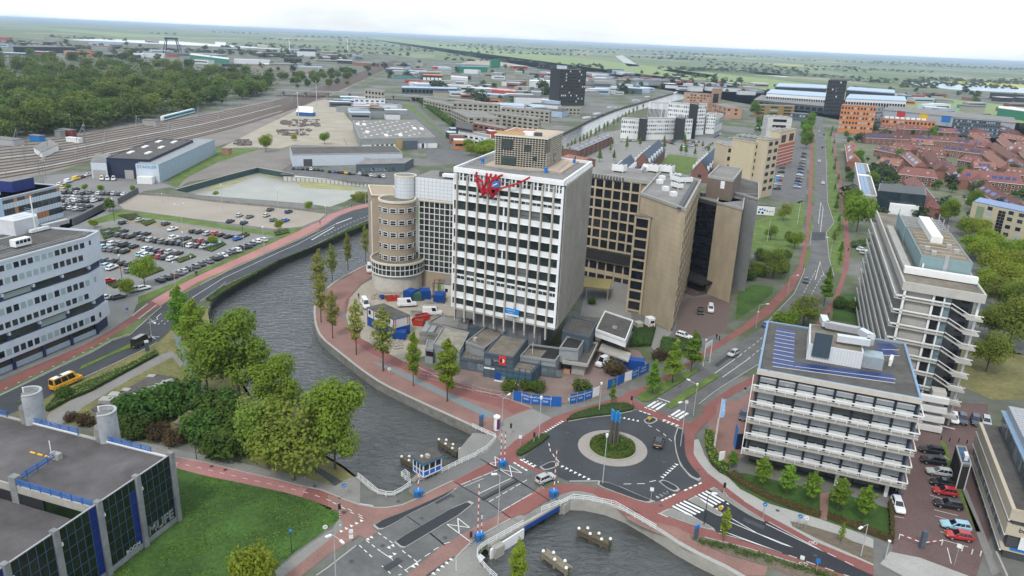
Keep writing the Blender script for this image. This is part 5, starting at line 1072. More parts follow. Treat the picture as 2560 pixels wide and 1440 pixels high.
# sandstone complex
st=B('sandstone_tower','tall plain sandstone block with rooftop plant right of the white tower','building',35,'S','1603,481','1713,520','1752,449'); st.k=0
pc=[Vector((p.x,p.y,0)) for p in W('S','1603,481 1713,520 1752,449',35)]; pc.append(pc[0]+pc[2]-pc[1])
tol=lambda p:Vector(((p-st.o).dot(st.u),(p-st.o).dot(st.n),0)); lc4=[tol(p) for p in pc]
sv=(lc4[2]-lc4[1]); st.d=sv.length; sv.normalize(); rzs=math.atan2(sv.y,sv.x)-math.pi/2
def shrink(P,k):
 c=sum(P,Vector())/len(P); return [p+(c-p).normalized()*k for p in P]
mb=MB(); mb.prism(lc4,0,34.2); mb.build('wall',m_sand2,st.r); mb=MB(); mb.prism(shrink(lc4,.6),34.0,34.3); mb.build('roof',m_roofg,st.r)
mb=MB()
for i in range(4): mb.bar(lc4[i]+Vector((0,0,34.6)),lc4[(i+1)%4]+Vector((0,0,34.6)),.45,.8)
mb.build('parapet',m_pavel,st.r)
jn=M('stone_joint',(.34,.28,.2),.9,.1,1)
st.rep('course_joint',MB().box(0,st.w,-.012,.02,-.03,.03),jn,[(0,0,1.5+i*1.6) for i in range(21)])
nfl=9; fh=31.0/nfl; bays=9; bw=(st.d-1)/bays; e1=lc4[1]
at_=lambda t,z:(e1.x+sv.x*t,e1.y+sv.y*t,z,rzs)
st.rep('window',MB().box(-.04,.08,.12,bw-.12,.5,fh-.5),g_dark,[at_(.6+bw*i,1.5+fh*j) for i in range(bays) for j in range(nfl)])
st.rep('mullion',MB().box(-.02,.3,-.1,.1,1,33),m_sand2,[at_(.6+bw*i,0) for i in range(bays+1)]); st.rep('spandrel',MB().box(-.02,.2,.4,st.d-.4,-.32,.32),m_sand2,[at_(0,1.5+fh*j) for j in range(nfl+1)])
st.rep('louvre_ramp',MB().box(-2.2,-.9,.8,st.d-1.2,34.3,34.75),m_dkgrey,[at_(0,0)])
def plant_unit(b,q,z,sx,sy,sz,fans=2):
 x,y=b.tx('V',q,z); o=b.box('cooling_unit',x-sx/2,x+sx/2,y-sy/2,y+sy/2,z+.5,z+sz,m_whitep)
 for a,c in((-1,-1),(1,-1),(1,1),(-1,1)): MB().box(x+a*sx*.42-.1,x+a*sx*.42+.1,y+c*sy*.42-.1,y+c*sy*.42+.1,z,z+.5).build('leg',m_whitep,o)
 for i in range(fans):
  for j in(-1,1): MB().tube((x-sx*.5+sx*(i+.5)/fans,y+j*sy*.22,z+sz),(x-sx*.5+sx*(i+.5)/fans,y+j*sy*.22,z+sz+.12),min(sx/fans,sy/2)*.36,n=10).build('fan',m_dkgrey,o)
for q,s_ in(('790,1210',(5,2.2,1.9,4)),('780,1290',(4,1.8,1.7,3)),('910,1220',(2,3,1.8,1)),('760,1150',(2.4,3,1.4,1))): plant_unit(st,q,34.3,*s_)
for q in('635,1320','735,1390','560,1230','590,1180'):
 x,y=st.tx('V',q,34.3); st.box('vent_hood',x-.8,x+.8,y-.8,y+.8,34.3,35.6,m_whitep)
gr=B('sandstone_grid_block','sandstone block with a grid of black windows behind the white tower','building',35,'S','1462,429','1632,452',depth=22)
gr.box('wall',-3,gr.w,.6,gr.d,0,34.3,m_sand2); gr.box('roof',-3,gr.w,.5,gr.d,34.3,34.5,m_roofg); gr.box('parapet',-3,gr.w,0,.5,33.6,35,m_pavel)
zt3=gr.fx('5','2170,5')[1]+3.4; zb3=gr.fx('5','2120,455')[1]
x0,x1=1.0,gr.fx('5','2225,60')[0]
xr=x1; npx=6; cwx=(x1-x0)/npx;
gr.box('head_wall',-3,gr.w,0,.6,zt3,33.6,m_sand2)
nr=7; rh=(zt3-zb3)/nr
gr.rep('window',MB().box(.28,cwx-.28,.35,.55,.3,rh-.3),g_dark,[(x0+cwx*i,0,zb3+rh*j) for i in range(npx) for j in range(nr)])
gr.rep('pier',MB().box(-.28,.28,0,.6,0,zt3),m_sand2,[(x0+cwx*i,0,0) for i in range(npx+1)]); gr.rep('spandrel',MB().box(x0,x1,.05,.6,-.3,.3),m_sand2,[(0,0,zb3+rh*j) for j in range(nr+1)])
gr.rep('slot',MB().box(-.25,.25,-.03,.05,zt3+.9,33.0),m_dkgrey,[(x0+1+1.05*i,0,0) for i in range(12)])
zr=gr.fx('5','2000,510')[1];
gr.box('ledge',-3,x1,-1.5,.3,zr-.1,zb3-.35,m_roofbl)
for j in range(2): gr.rep('window',MB().box(.28,cwx-.28,.2,.55,.3,2.9),g_dark,[(x0+cwx*i,-.4,zr-3.9-4.2*j) for i in range(npx)])
gr.box('lower_wall',-3,x1,-.15,.6,0,zr-.1,m_sand2)
for q in('480,1080','655,1090','40,1080'): plant_unit(gr,q,34.5,4.2,3,2.6,3)
x,y=gr.tx('V','320,1090',34.5); o=gr.box('dish_mount',x-.8,x+.8,y-.8,y+.8,34.5,35.6,m_steel); MB().tube((x,y,35.2),(x+1.6,y-.6,37.2),.5,.9).build('dish',m_whitep,o)
bayb=B('window_bay','projecting sandstone stair bay with black windows and a black glass side','bay',HT(1562,779,1587,540)[1],'S','1587,540','1627,546',depth=9)
hb=bayb.h
bayb.box('wall',0,bayb.w,.3,9,0,hb,m_sand2); bayb.box('sloping_cap',-.2,bayb.w+2.4,-.1,9,hb,hb+.35,m_roofb)
nrb=9; rhb=(hb-1)/nrb
bayb.rep('window',MB().box(.6,bayb.w-.6,.05,.32,.35,rhb-.35),g_dark,[(0,0,.8+rhb*j) for j in range(nrb)]); bayb.rep('spandrel',MB().box(0,bayb.w,-.05,.3,-.3,.3),m_sand2,[(0,0,.8+rhb*j) for j in range(nrb+1)])
bayb.rep('pier',MB().box(-.3,.3,-.12,.32,0,hb),m_sand2,[(.3,0,0),(bayb.w-.3,0,0)])
bayb.rep('side_glass',MB().box(0,2.2,.4,8.8,.12,rhb/2-.12),g_dark,[(bayb.w+.02,0,.8+rhb/2*j) for j in range(nrb*2)])
s2=B('sandstone_wing','sandstone wing wall with black curtain glass beside the sunken court','building',30.1,'S','1793,503','1857,520','1863,489'); s2.k=0
l4=[Vector(((p-s2.o).dot(s2.u),(p-s2.o).dot(s2.n),0)) for p in W('X','662,285 880,345 897,235',30.1)]; l4.append(l4[0]+l4[2]-l4[1])
mb=MB(); mb.prism(l4,0,29.4); mb.build('wall',m_sand2,s2.r); mb=MB(); mb.prism(shrink(l4,.5),29.3,29.5); mb.build('roof',m_roofg,s2.r); mb=MB()
for i in range(4): mb.bar(l4[i]+Vector((0,0,29.75)),l4[(i+1)%4]+Vector((0,0,29.75)),.35,.7)
mb.build('parapet',m_pavel,s2.r); s2.box('curtain_backing',-11.5,0,1.2,12,4.5,29.2,m_dkgrey); s2.box('curtain_roof',-11.5,0,1.1,12,29.2,29.5,m_roofg)
s2.rep('course_joint',MB().box(0,s2.w,-.012,.02,-.03,.03),jn,[(0,0,1.5+i*1.6) for i in range(18)])
cwc=11.3/9; s2.rep('window',MB().box(.05,cwc-.05,1.0,1.18,.06,1.42),g_dark,[(-11.4+cwc*i,0,5+1.55*j) for i in range(9) for j in range(15)])
s2.box('canopy',-13,2.6,-5,1.2,3.9,4.5,m_roofbl); s2.box('porch_back',-12,0,3,3.4,0,3.9,m_black)
s2.rep('step',MB().box(-12,1,-6,2.5,0,.17),M('court_brick'),[(0,.4*i,.17*i) for i in range(6)])
for q in('1330,1390',): x,y=s2.tx('V',q,29.5); s2.box('vent_hood',x-.8,x+.8,y-.8,y+.8,29.5,30.9,m_whitep)
x,y=s2.tx('V','1105,1390',29.5); s2.box('dish_mount',x-1,x+1,y-.6,y+.6,29.5,30.6,m_dkgrey)
ow=B('strip_window_office','pale office end with ribbon windows right of the sandstone wing','building',29.0,'X','885,262','1012,268','1020,118')
ow.box('wall',-1,ow.w,.2,ow.d,0,28.3,m_dkgrey); ow.roof(m_roofg,.6,.4,m_pavel)
for j in range(5):
 z1=ow.fx('X',f'950,{278+j*78}')[1]; z0_=ow.fx('X',f'950,{326+j*78}')[1]
 ow.box('spandrel',-1,ow.w,0,.3,z1,z1+2.2,m_gpanel,label=None)
 for i in range(4): ow.box('window',-.8+ow.w*.28*i,-.8+ow.w*.28*(i+.85),.05,.25,z0_,z1,g_dark)
 ow.box('sill',-1,ow.w,-.02,.3,z0_-.5,z0_-.05,m_pavel)
ow.box('lower_wall',-1,ow.w,-.3,.3,0,z0_-1.6,m_pavel)
bk=B('brown_plant_block','dark brown brick plant storey behind the sandstone roofs','building',36.5,'X','582,62','802,98','880,0')
bk.box('wall',0,bk.w,0,bk.d,0,35.7,M('brown_brick',(.16,.125,.1),.9,.12,2)); bk.roof(m_roofg,.5,.4,m_pavel);
x,_z=bk.fx('X','707,150'); bk.box('door',x-.7,x+.7,-.05,.05,_z-1,_z+1.4,m_whitep)
bk2=B('grey_rear_block','grey felt roofed rear block beside the brown plant storey','building',31,'X','800,200','1018,262','1020,118')
bk2.box('wall',-2,bk2.w,0,bk2.d,0,30.4,m_gpanel); bk2.roof(m_roofd,.5,.4,m_pavel,x0=-2)
# grey podium: low blocks
def block(name,label,h,f,A,Bq,C,wall,roofm,par=.35,z0=0,pm=None,cat='building',grow=0):
 b=B(name,label,cat,h,f,A,Bq,C); b.box('wall',0,b.w,0,b.d+grow,z0,h-par-.25,wall); b.roof(roofm,par,.3,pm or wall,y1=b.d+grow); return b
b1=block('podium_hall','podium wing with a stained grey flat roof and blue glass front','5' and 6.2,'J','730,345','1040,395','1190,205',m_dslate,m_roofb,grow=1)
g_pod=M_glass('podium_glass',(.03,.045,.055),(.2,.25,.27),.08)
b1.rep('window',MB().box(.08,b1.w/4-.08,-.06,.1,0,1.5),g_pod,[(b1.w/4*i,0,3.2) for i in range(4)]); b1.rep('mullion',MB().box(-.06,.06,-.12,.1,0,5.7),M('blue_steel',(.045,.085,.13),.5,.1,2),[(b1.w/4*i,0,0) for i in range(5)]); b1.box('lower_sill',0,b1.w+.5,-.1,.1,2.2,2.6,m_whitep)
x,z=b1.fx('J','925,430'); sgn=b1.box('logo_panel',x-.85,x+.85,-.3,-.16,z-1.1,z+1.1,M('sign_scarlet',(.6,.03,.04),.5,.05,1))
for s_,c_ in((-1,m_black),(1,M('sign_cream',(.75,.65,.5),.6,.05,1))):
 mb=MB(); pts=[(x+s_*.05+s_*.5*math.sin(math.pi*i/10),z+.5*math.cos(math.pi*i/10)) for i in range(11)]
 mb.add([(a,-.32,c) for a,c in pts],[tuple(range(11)) if s_<0 else tuple(range(10,-1,-1))]); mb.build('half_disc',c_,sgn)
b2=block('podium_entrance','low blue glass entrance box with railing at the forecourt','x' and 3.4,'J','845,505','1230,570','1325,470',m_dslate,m_roofb)
b2.rep('window',MB().box(.08,b2.w/6-.08,-.06,.1,.25,1.4),g_pod,[(b2.w/6*i,0,0) for i in range(1,6)]); b2.rep('window',MB().box(.08,b2.w/6-.08,-.06,.1,1.7,2.6),M('blue_panel_glass',(.05,.12,.2),.2,.1,1),[(b2.w/6*i,0,0) for i in range(6)]); b2.rep('mullion',MB().box(-.07,.07,-.12,.1,0,4.3),M('blue_steel'),[(b2.w/6*i,0,0) for i in range(7)])
b2.box('rail',0,b2.w,-.1,0,4.2,4.3,M('blue_steel')); b2.box('plinth',-.1,b2.w+.1,-.25,.05,0,.35,m_whitep); b2.box('blue_door',.1,b2.w/6-.1,-.09,.1,.2,2.3,m_blueb)
b2.rep('side_mullion',MB().box(-.1,.12,-.07,.07,0,4.3),M('blue_steel'),[(b2.w,b2.d*i/4,0) for i in range(5)])
b3=block('podium_office','low grey panelled block with a black patched roof','x' and 4.6,'J','1108,378','1490,430','1590,300',m_gpanel,m_roofbl)
b3.rep('window',MB().box(.08,1.5,-.06,.1,.5,2.2),g_pod,[(b3.w*.62+1.65*i,0,0) for i in range(3)]); b3.box('glazing_base',b3.w*.6,b3.w+.05,-.04,.1,0,2.9,m_dslate); b3.box('roof_patch',b3.w*.05,b3.w*.55,.8,b3.d*.7,4.28,4.33,m_roofb)
b4=block('podium_link','black roofed raised podium block beside the tower foot','x' and 6.4,'J','1530,290','1735,310','1808,190',m_gpanel,m_roofbl,z0=2.6)
b4.box('base',1,b4.w-1,1,b4.d-.5,0,2.6,m_dkgrey)
b5=block('podium_canopy','thin concrete entrance canopy over a dark recess','x' and 3.7,'J','1560,430','1835,470','1945,240',m_conc,m_roofd,z0=3.1)
b5.box('base',2,b5.w*.5,3,b5.d,0,3.1,m_dkgrey); b5.box('bench',b5.w*.35,b5.w*.85,1.2,3,0,2.2,m_pavel); b5.box('pallet',b5.w*.05,b5.w*.3,.6,2,0,.9,M('pallet_wood',(.45,.25,.15),.8,.2,2))
b6=block('white_block','white edged raised block with a weathered black roof by the truck','x' and 7.0,'J','1915,95','2240,212','2320,0',m_whitep,m_roofd,z0=5.0)
b6.box('base',1.5,b6.w-3,2,b6.d-1,0,5.0,m_dkgrey); b6.box('roof_disc',b6.w*.45,b6.w*.6,4,6,6.7,6.9,m_roofg); b6.box('lower_canopy',2,b6.w+1.6,-2.4,2,2.7,3.1,m_conc); b6.box('foot_wall',b6.w*.5,b6.w*.8,-1.2,1,0,2.7,m_gpanel)
b7=block('dark_link_block','dark slate panelled link between tower and white block','x' and 7.6,'J','1560,110','1850,180','1930,20',m_dslate,m_roofd)
b8=block('podium_side_hall','pale panelled low hall with sandy roof left of the podium','x' and 4.8,'J','180,245','470,320','570,130',m_gpanel,M('roof_sandy',(.27,.25,.2),.95,.25,.8,.1,6,big=.2,bigs=.2))
b9=block('podium_mid_block','podium block with grey ribbed walls and roof vent','x' and 5.2,'J','530,228','730,300','900,160',m_gpanel,m_roofb,grow=3); x,y=b9.tx('J','633,215',4.9); b9.box('roof_vent',x-.5,x+.5,y-.5,y+.5,4.8,5.6,m_conc)
b10=block('podium_terrace','low podium terrace with blue balustrade','x' and 3.0,'J','465,400','725,440','760,330',m_dslate,m_roofb,z0=0); b10.rep('baluster',MB().box(-.05,.05,-.05,.05,2.6,4.0),M('blue_steel'),[(b10.w*i/6,.1,0) for i in range(7)]); b10.box('handrail',0,b10.w,.05,.15,3.95,4.05,M('blue_steel'))
b10.rep('window',MB().box(.1,2.0,-.08,.1,.3,2.2),g_pod,[(b10.w*.35+2.2*i,0,0) for i in range(3)])
b11=block('shed_ruin','half demolished shed with bare roof panels at the building site','x' and 3.4,'J','35,130','255,150','330,20',m_concd,m_roofg)
b11.rep('roof_panel',MB().box(0,1.5,0,b11.d*.8,0,.1),m_gpanel,[(.3+1.7*i,.5,3.42) for i in range(int(b11.w/1.8))])
b12=block('round_cornered_kiosk','small pale block with a black window at the podium end','x' and 3.8,'J','95,300','180,315','200,220',m_gpanel,m_roofg); x,z=b12.fx('J','147,362'); b12.box('window',x-1,x+1,-.06,.1,z-.6,z+.6,g_dark)
b13=block('dark_roof_slab','dark sloping roof slab under the tower overhang','x' and 5.0,'J','550,62','790,92','800,20',m_dslate,m_roofd)
b14=block('site_roof','flat grey roof strewn with debris at the tower foot','x' and 4.2,'J','130,20','640,95','760,10',m_concd,m_roofg)
# low glass court canopy behind the tower
cn=B('court_canopy','ochre topped canopy on posts in the courtyard','canopy',4.2,'5','1825,705','2005,720','2030,650'); cn.box('roof',-3,cn.w,0,max(cn.d,5),3.8,4.2,M('ochre_roof',(.3,.25,.1),.9,.2,1)); cn.rep('post',MB().box(-.12,.12,-.12,.12,0,3.8),m_steel,[(.5,.4,0),(cn.w-.4,.4,0),(cn.w-.4,4,0)])
# bridge
br=thing('bascule_bridge','low road bridge over the canal with grey deck joints and blue girder','bridge',(0,0,0))
mb=MB(); mb.prism(W('S','1025,1213 1060,1190 1104,1168 1190,1138 1240,1096 1262,1120 1401,1262 1307,1313 1222,1367 1120,1290'),-.85,-.04); mb.build('deck',m_concd,br)
mb=MB(); P=W('S','1225,1362 1307,1312 1401,1259'); ribbon(mb,P,.5,-1.0,.2); mb.build('edge_beam',m_conc,br)
mb=MB(); ribbon(mb,offset_line(W('S','1309,1313 1396,1262'),-.3),.12,-.9,-.1); mb.build('blue_girder',M('girder_blue',(.01,.05,.22),.5,.1,1),br)
for s in('1396,1255 1412,1262 1428,1250 1414,1242','1222,1360 1240,1372 1262,1360 1245,1345'):
 mb=MB(); mb.prism(W('S',s),-2.6,-.1); mb.build('pier',m_conc,br)
mb=MB(); ribbon(mb,offset_line(W('S','1222,1368 1305,1316'),-.4),.3,-2.4,-.2); mb.build('abutment',m_whitep,br)
area('pavement','A','1050,190 1460,110 2030,-150 2180,-320 2350,-140 2040,0 1890,60 1600,215 1350,330 1150,440 1030,360 1060,260',.045,M('bridge_asphalt_grey',(.15,.15,.145),.9,.14,1.5,.1,20))
# railings
def railing(f,s,h,label,mat=m_whitep,rails=(.35,.7,1.05),step=1.6,z0=.1,name='railing',w=.06,close=False):
 P=W(f,s); o=thing(name,label,'railing')
 for z in rails:
  mb=MB()
  for a,b in zip(P,P[1:]): mb.bar(a+Vector((0,0,z0+z)),b+Vector((0,0,z0+z)),w,w+.02)
  mb.build('rail',mat,o)
 me=None
 for p,hd_ in along(P,step):
  if me is None: q=MB().box(-w*.7,w*.7,-w*.7,w*.7,0,rails[-1]).build('post',mat,o,loc=(p.x,p.y,z0),rz=hd_); me=q.data
  else: link('post',me,o,(p.x,p.y,z0),hd_)
 return o
railing('S','895,1196 920,1216 944,1237 965,1243 984,1243 1008,1230 1025,1217',1,'curved white railing round the quay corner by the lawn path')
railing('L','250,1180 85,1055 160,1010 240,1080',1,'small white railing bay beside the bridge house steps')
railing('L','390,1140 700,1000',1,'short white railing before the bridge house')
railing('L','790,985 1085,840 1385,705',1,'white railing along the north side of the bridge')
railing('L','1385,690 1550,600 1710,425 1705,395 1305,215',1,'angled white railing on the quay corner across from the bridge house')
railing('A','2160,1500 2050,1405 1960,1300 1905,1210 1910,1160 1950,1110 2020,1060 2500,795',1,'curved white railing at the south west bridge corner')
railing('B','700,1470 910,1390',1,'white railing over the blue bridge girder')
railing('B','920,1395 1060,1325 1250,1345 1540,1405 1740,1520 2010,1680',1,'long angled white railing on the quay beside the roundabout')
railing('4','1510,825 1560,790 1640,730 1680,695',.9,'short pale blue railing beside the canal hedge',m_steel)
# bridge keeper's house
bh=B('bridge_house','blue and white bridge keeper cabin standing over the water','cabin',3.9,'L','302,690','470,806','770,672')
bh.box('floor',-.05,bh.w+.05,-.05,bh.d+.05,.9,1.05,m_whitep); bh.box('core',.08,bh.w-.08,.08,bh.d-.08,1.05,3.7,M('cabin_inside',(.03,.03,.035),.3,.1,1))
bh.box('roof',-.25,bh.w+.25,-.25,bh.d+.25,3.72,3.9,m_roofd); bh.box('fascia',-.3,bh.w+.3,-.3,bh.d+.3,3.5,3.74,M('fascia_blue',(.02,.17,.33),.5,.08,1))
bh.rep('blue_panel',MB().box(.06,bh.w/3-.06,-.02,.1,.1,.95),M('panel_blue',(.012,.11,.5),.4,.05,1),[(bh.w/3*i,0,1.05) for i in range(3)]); bh.rep('window',MB().box(.06,bh.w/3-.06,-.01,.1,1.1,2.4),g_dark,[(bh.w/3*i,0,1.05) for i in range(3)])
bh.rep('blue_panel',MB().box(-.1,.02,.06,bh.d/3-.06,.1,.95),M('panel_blue'),[(bh.w,bh.d/3*i,1.05) for i in range(3)]); bh.rep('window',MB().box(-.1,.01,.06,bh.d/3-.06,1.1,2.4),g_dark,[(bh.w,bh.d/3*i,1.05) for i in range(3)])
pst=MB().box(-.09,.09,-.09,.09,1.0,3.55); bh.rep('post',pst,m_whitep,[(bh.w/3*i,0,0) for i in range(4)]+[(bh.w,bh.d/3*i,0) for i in range(1,4)]); bh.box('rail_band',-.06,bh.w+.06,-.05,0,2.0,2.16,m_whitep); bh.box('rail_band',bh.w,bh.w+.06,0,bh.d,2.0,2.16,m_whitep)
bh.rep('pile',MB().tube((0,0,-2.6),(0,0,.9),.25),m_concd,[(.4,.4,0),(bh.w-.4,.4,0),(bh.w-.4,bh.d-.4,0),(.4,bh.d-.4,0)]); bh.box('roof_unit',bh.w*.5,bh.w*.8,bh.d*.35,bh.d*.5,3.9,4.5,m_conc); bh.box('roof_lamp',bh.w*.3,bh.w*.45,bh.d*.2,bh.d*.3,3.9,4.2,m_whitep)
for i in range(5): bh.box('step',bh.w*.4,bh.w*.75,-.35-.3*i,-.1-.3*i,.75-.14*i,.85-.14*i,m_conc)
# timber dolphins
m_timb=M('old_pile_timber',(.1,.085,.06),.95,.35,2.5,.2,14); m_timl=M('grey_pile_timber',(.2,.175,.125),.95,.35,2.5,.2,14)
def dolphin(f,a,b,n,label,mat,z=-.7,wd=1.0):
 A,Bp=W(f,a+' '+b,z); h=yaw(A,Bp); L=(Bp-A).length; o=thing('timber_dolphin',label,'dolphin',(A.x,A.y,0),h)
 for y in(-wd/2,wd/2):
  for z_ in(-1.4,-.85): MB().box(-.3,L+.3,y-.16,y+.16,z_-.2,z_+.2).build('beam',mat,o)
 cap=None
 for i in range(n):
  x=L*i/(n-1); y=wd/2 if i%2 else -wd/2
  p=MB().tube((x,y,-2.6),(x,y,z+.25),.22,.2,8).build('pile',mat,o)
  c=MB().tube((x,y,z+.25),(x,y,z+.48),.28,.2,8).build('cap',m_whitep,p)
 MB().box(0,L,-wd/2,wd/2,-.8,-.7).build('walk_board',mat,o)
dolphin('L','770,410','1060,600',6,'dark timber dolphin with white caps north of the bridge',m_timb)
dolphin('L','130,700','320,800',4,'dark timber fender running under the bridge house',m_timb)
dolphin('8','1790,1075','2000,1175',6,'dark timber dolphin with white caps in the south canal',m_timb)
dolphin('8','1530,1245','1700,1370',5,'pale weathered timber dolphin near the bottom of the canal',m_timl)
# barriers
m_bred=M('barrier_red',(.45,.03,.03),.5,.1,2); m_bbox=M('barrier_blue',(.015,.14,.36),.5,.1,1.5)
def barrier(f,base,tops,label):
 g=W(f,base)[0]; o=thing('bridge_barrier',label,'barrier',(g.x,g.y,.08),.5); MB().box(-.62,.62,-.5,.5,0,1.15).build('cabinet',m_bbox,o); MB().box(-.68,.68,-.56,.56,1.15,1.25).build('lid',m_pblue,o); MB().box(-.2,.2,-.52,-.5,.3,.9).build('hatch',m_dkgrey,o)
 for i,(x,h) in enumerate(tops):
  n=int(h/.6)
  for k in range(n): MB().box(x-.07,x+.07,-.05,.05,1.2+k*h/n,1.2+(k+1)*h/n).build('boom_section',m_bred if k%2 else m_whitep,o)
barrier('B','255,945',((-.4,6.5),(.4,6.0)),'twin raised red and white barrier on the north side')
barrier('A','1155,420',((0,4),),'single raised barrier by the bridge house')
barrier('B','840,1290',((0,8.5),),'tall single raised barrier beside the roundabout exit')
barrier('A','1935,975',((-.3,9),(.35,3.2)),'twin raised barrier at the south west bridge corner')
mk2=MB()
for f,s in(('A','1520,778 1820,1000'),('A','1520,778 1815,822'),('A','1660,700 1680,900'),('A','1660,700 1815,822'),('B','230,985 480,1022'),('B','230,985 365,1068'),('B','335,935 365,1068'),('B','335,935 480,1022'),('B','170,835 180,945'),('B','110,912 180,945'),('B','110,912 220,895'),('B','170,835 225,870'),('A','410,515 580,540'),('A','410,515 400,530'),('A','575,535 570,560'),('A','150,690 165,790'),('E','1905,830 1915,880 1905,915')): ribbon(mk2,W(f,s),.14,.115,.115)
mk2.build('road_markings',m_white)['kind']='structure'
# lamps, signs, flags
m_mast=M('lamp_mast_grey',(.45,.46,.46),.5,.1,2,metal=.2); m_lamph=M('lamp_head_white',(.75,.76,.76),.3,.05,2); m_darkm=M('lamp_mast_green',(.02,.035,.035),.5,.1,2)
def lamp(f,base,top,arms,label,mat=m_mast,group=None,r=.1,head=None):
 (bx,by),(tx,ty)=pp(f,base+' '+top); g,h=HT(bx,by,tx,ty); o=thing('street_lamp',label,'street lamp',(g.x,g.y,0),0,group)
 MB().tube((0,0,0),(0,0,h*.98),r,r*.55,8).build('mast',mat,o)
 for a in arms:
  A=W(f,a,h)[0]-g; A.z=h+.1; mb=MB(); mb.tube((0,0,h*.98),A,.05,.04,6); ar=mb.build('arm',mat,o)
  d=Vector((A.x,A.y,0)).normalized(); t=math.atan2(d.y,d.x)
  hm=MB().box(-.15,.75,-.17,.17,-.08,.1); q=hm.build('lamp_head',m_lamph,ar,loc=A,rz=t)
 if not arms: MB().tube((0,0,h*.96),(0,0,h*1.02),.22,.25,10).build('lamp_head',head or m_lamph,o)
 return o
for f,b,t,a,l in(('A','2175,800','2198,128',('2150,135',),'tall grey lamp in the middle of the bridge road'),('A','100,1500','98,905',('30,920','165,990'),'twin armed street lamp at the lower left road edge'),('B','1400,1145','1455,582',(),'tall lamp post on the quay side of the roundabout, blue sign on it'),('B','672,645','695,150',(),'tall post in the hedge at the bridge side of the roundabout'),('B','1360,318','1385,-10',(),'tall post behind the long roundabout hedge'),('B','252,438','268,160',('322,128',),'curved lamp on the brick promenade by the ad column'),
 ('B','2290,718','2362,195',('2300,212',),'lamp at the east rim of the roundabout, blue sign on it'),('B','2437,362','2480,0',(),'lamp mast beside the second zebra crossing'),('D','1005,1440','1052,1045',('945,990',),'curved lamp in the grass median of the main road'),('D','1897,235','1940,0',(),'lamp mast at the pavement opposite the solar roof'),('6','565,1010','600,838',('645,836',),'lamp on the pavement below the sloping lawn'),('6','795,780','826,626',('870,622',),'lamp beside the main road bend'),
 ('6','1115,488','1130,345',('1100,340',),'lamp in the verge of the straight road'),('C','765,832','825,452',('870,455',),'lamp beside the zebra crossing of the dark road'),('9','1345,1282','1398,1040',('1352,1070',),'lamp on the bare soil strip'),('9','1525,1312','1556,1168',(),'short white post near the yard barrier'),('4','1132,1110','1110,935',('1150,975',),'lamp near the black van'),('4','1305,705','1295,520',(),'lamp post beside the cycle path and front car row'),('4','1430,600','1420,478',(),'lamp post behind the front car row'),('4','1818,440','1812,330',(),'lamp post in the middle of the front car row'),
 ('4','1965,455','1958,262',(),'tall lamp post near the white cars'),('4','2425,240','2422,105',(),'lamp post at the gravel lot gate'),('Q','780,1020','758,705',(),'lamp post on the red path verge'),('Q','1510,640','1505,465',(),'lamp post at the bend by the basin'),('Q','1988,460','1985,200',(),'lamp post near the beige round building'),('P','1685,770','1650,440',('1590,435','1690,425'),'twin armed lamp on the back car park strip'),('P','780,660','760,350',(),'lamp beside the dark bushy tree'),('P','880,1430','840,1110',(),'dark lamp post among the short car rows'),('P','1715,1110','1690,800',(),'lamp post at the shrub bed'),('P','960,780','945,670',(),'small lamp post in the second row'),('P','1090,1400','1080,1330',(),'small post near the front'),
 ('Q','515,790','505,620',(),'dark lamp on the grass strip'),('Q','945,600','925,260',(),'tall mast by the gravel lot'),('Q','275,510','258,195',(),'tall mast left on the gravel lot'),('P','1420,410','1410,290',(),'lamp mast on the gravel lot rear'),('6','170,1290','215,1100',(),'post of the white road sign') ):
 lamp(f,b,t,a,l,m_mast if 'dark' not in l else m_darkm)
lamp('E','388,205','372,15',(),'black park lamp on the grey pavement',m_darkm,r=.08,head=m_black); lamp('E','1396,1198','1380,960',(),'black park lamp at the lawn edge, blue head',m_darkm,r=.08,head=m_pblue)
def sign(f,base,top,kind,label,col=None):
 (bx,by),(tx,ty)=pp(f,base+' '+top); g,h=HT(bx,by,tx,ty); h=max(1.2,min(h,4.5)); o=thing('traffic_sign',label,'road sign',(g.x,g.y,0),math.atan2(-g.x,g.y)*1)
 MB().tube((0,0,0),(0,0,h),.05,.05,6).build('post',m_steel,o)
 c={'b':m_pblue,'w':m_whitep,'y':m_yellow,'r':m_pred}[kind[0]]
 if kind[1]=='o': mb=MB().tube((0,-.06,h-.3),(0,-.1,h-.3),.38,.38,16); o2=mb.build('disc',c,o); MB().bar((-.15,-.11,h-.42),(.18,-.11,h-.18),.02,.08).build('arrow',m_whitep if kind[0]=='b' else m_black,o2)
 else: MB().box(-.32,.32,-.1,-.05,h-.7,h).build('plate',c,o)
 return o
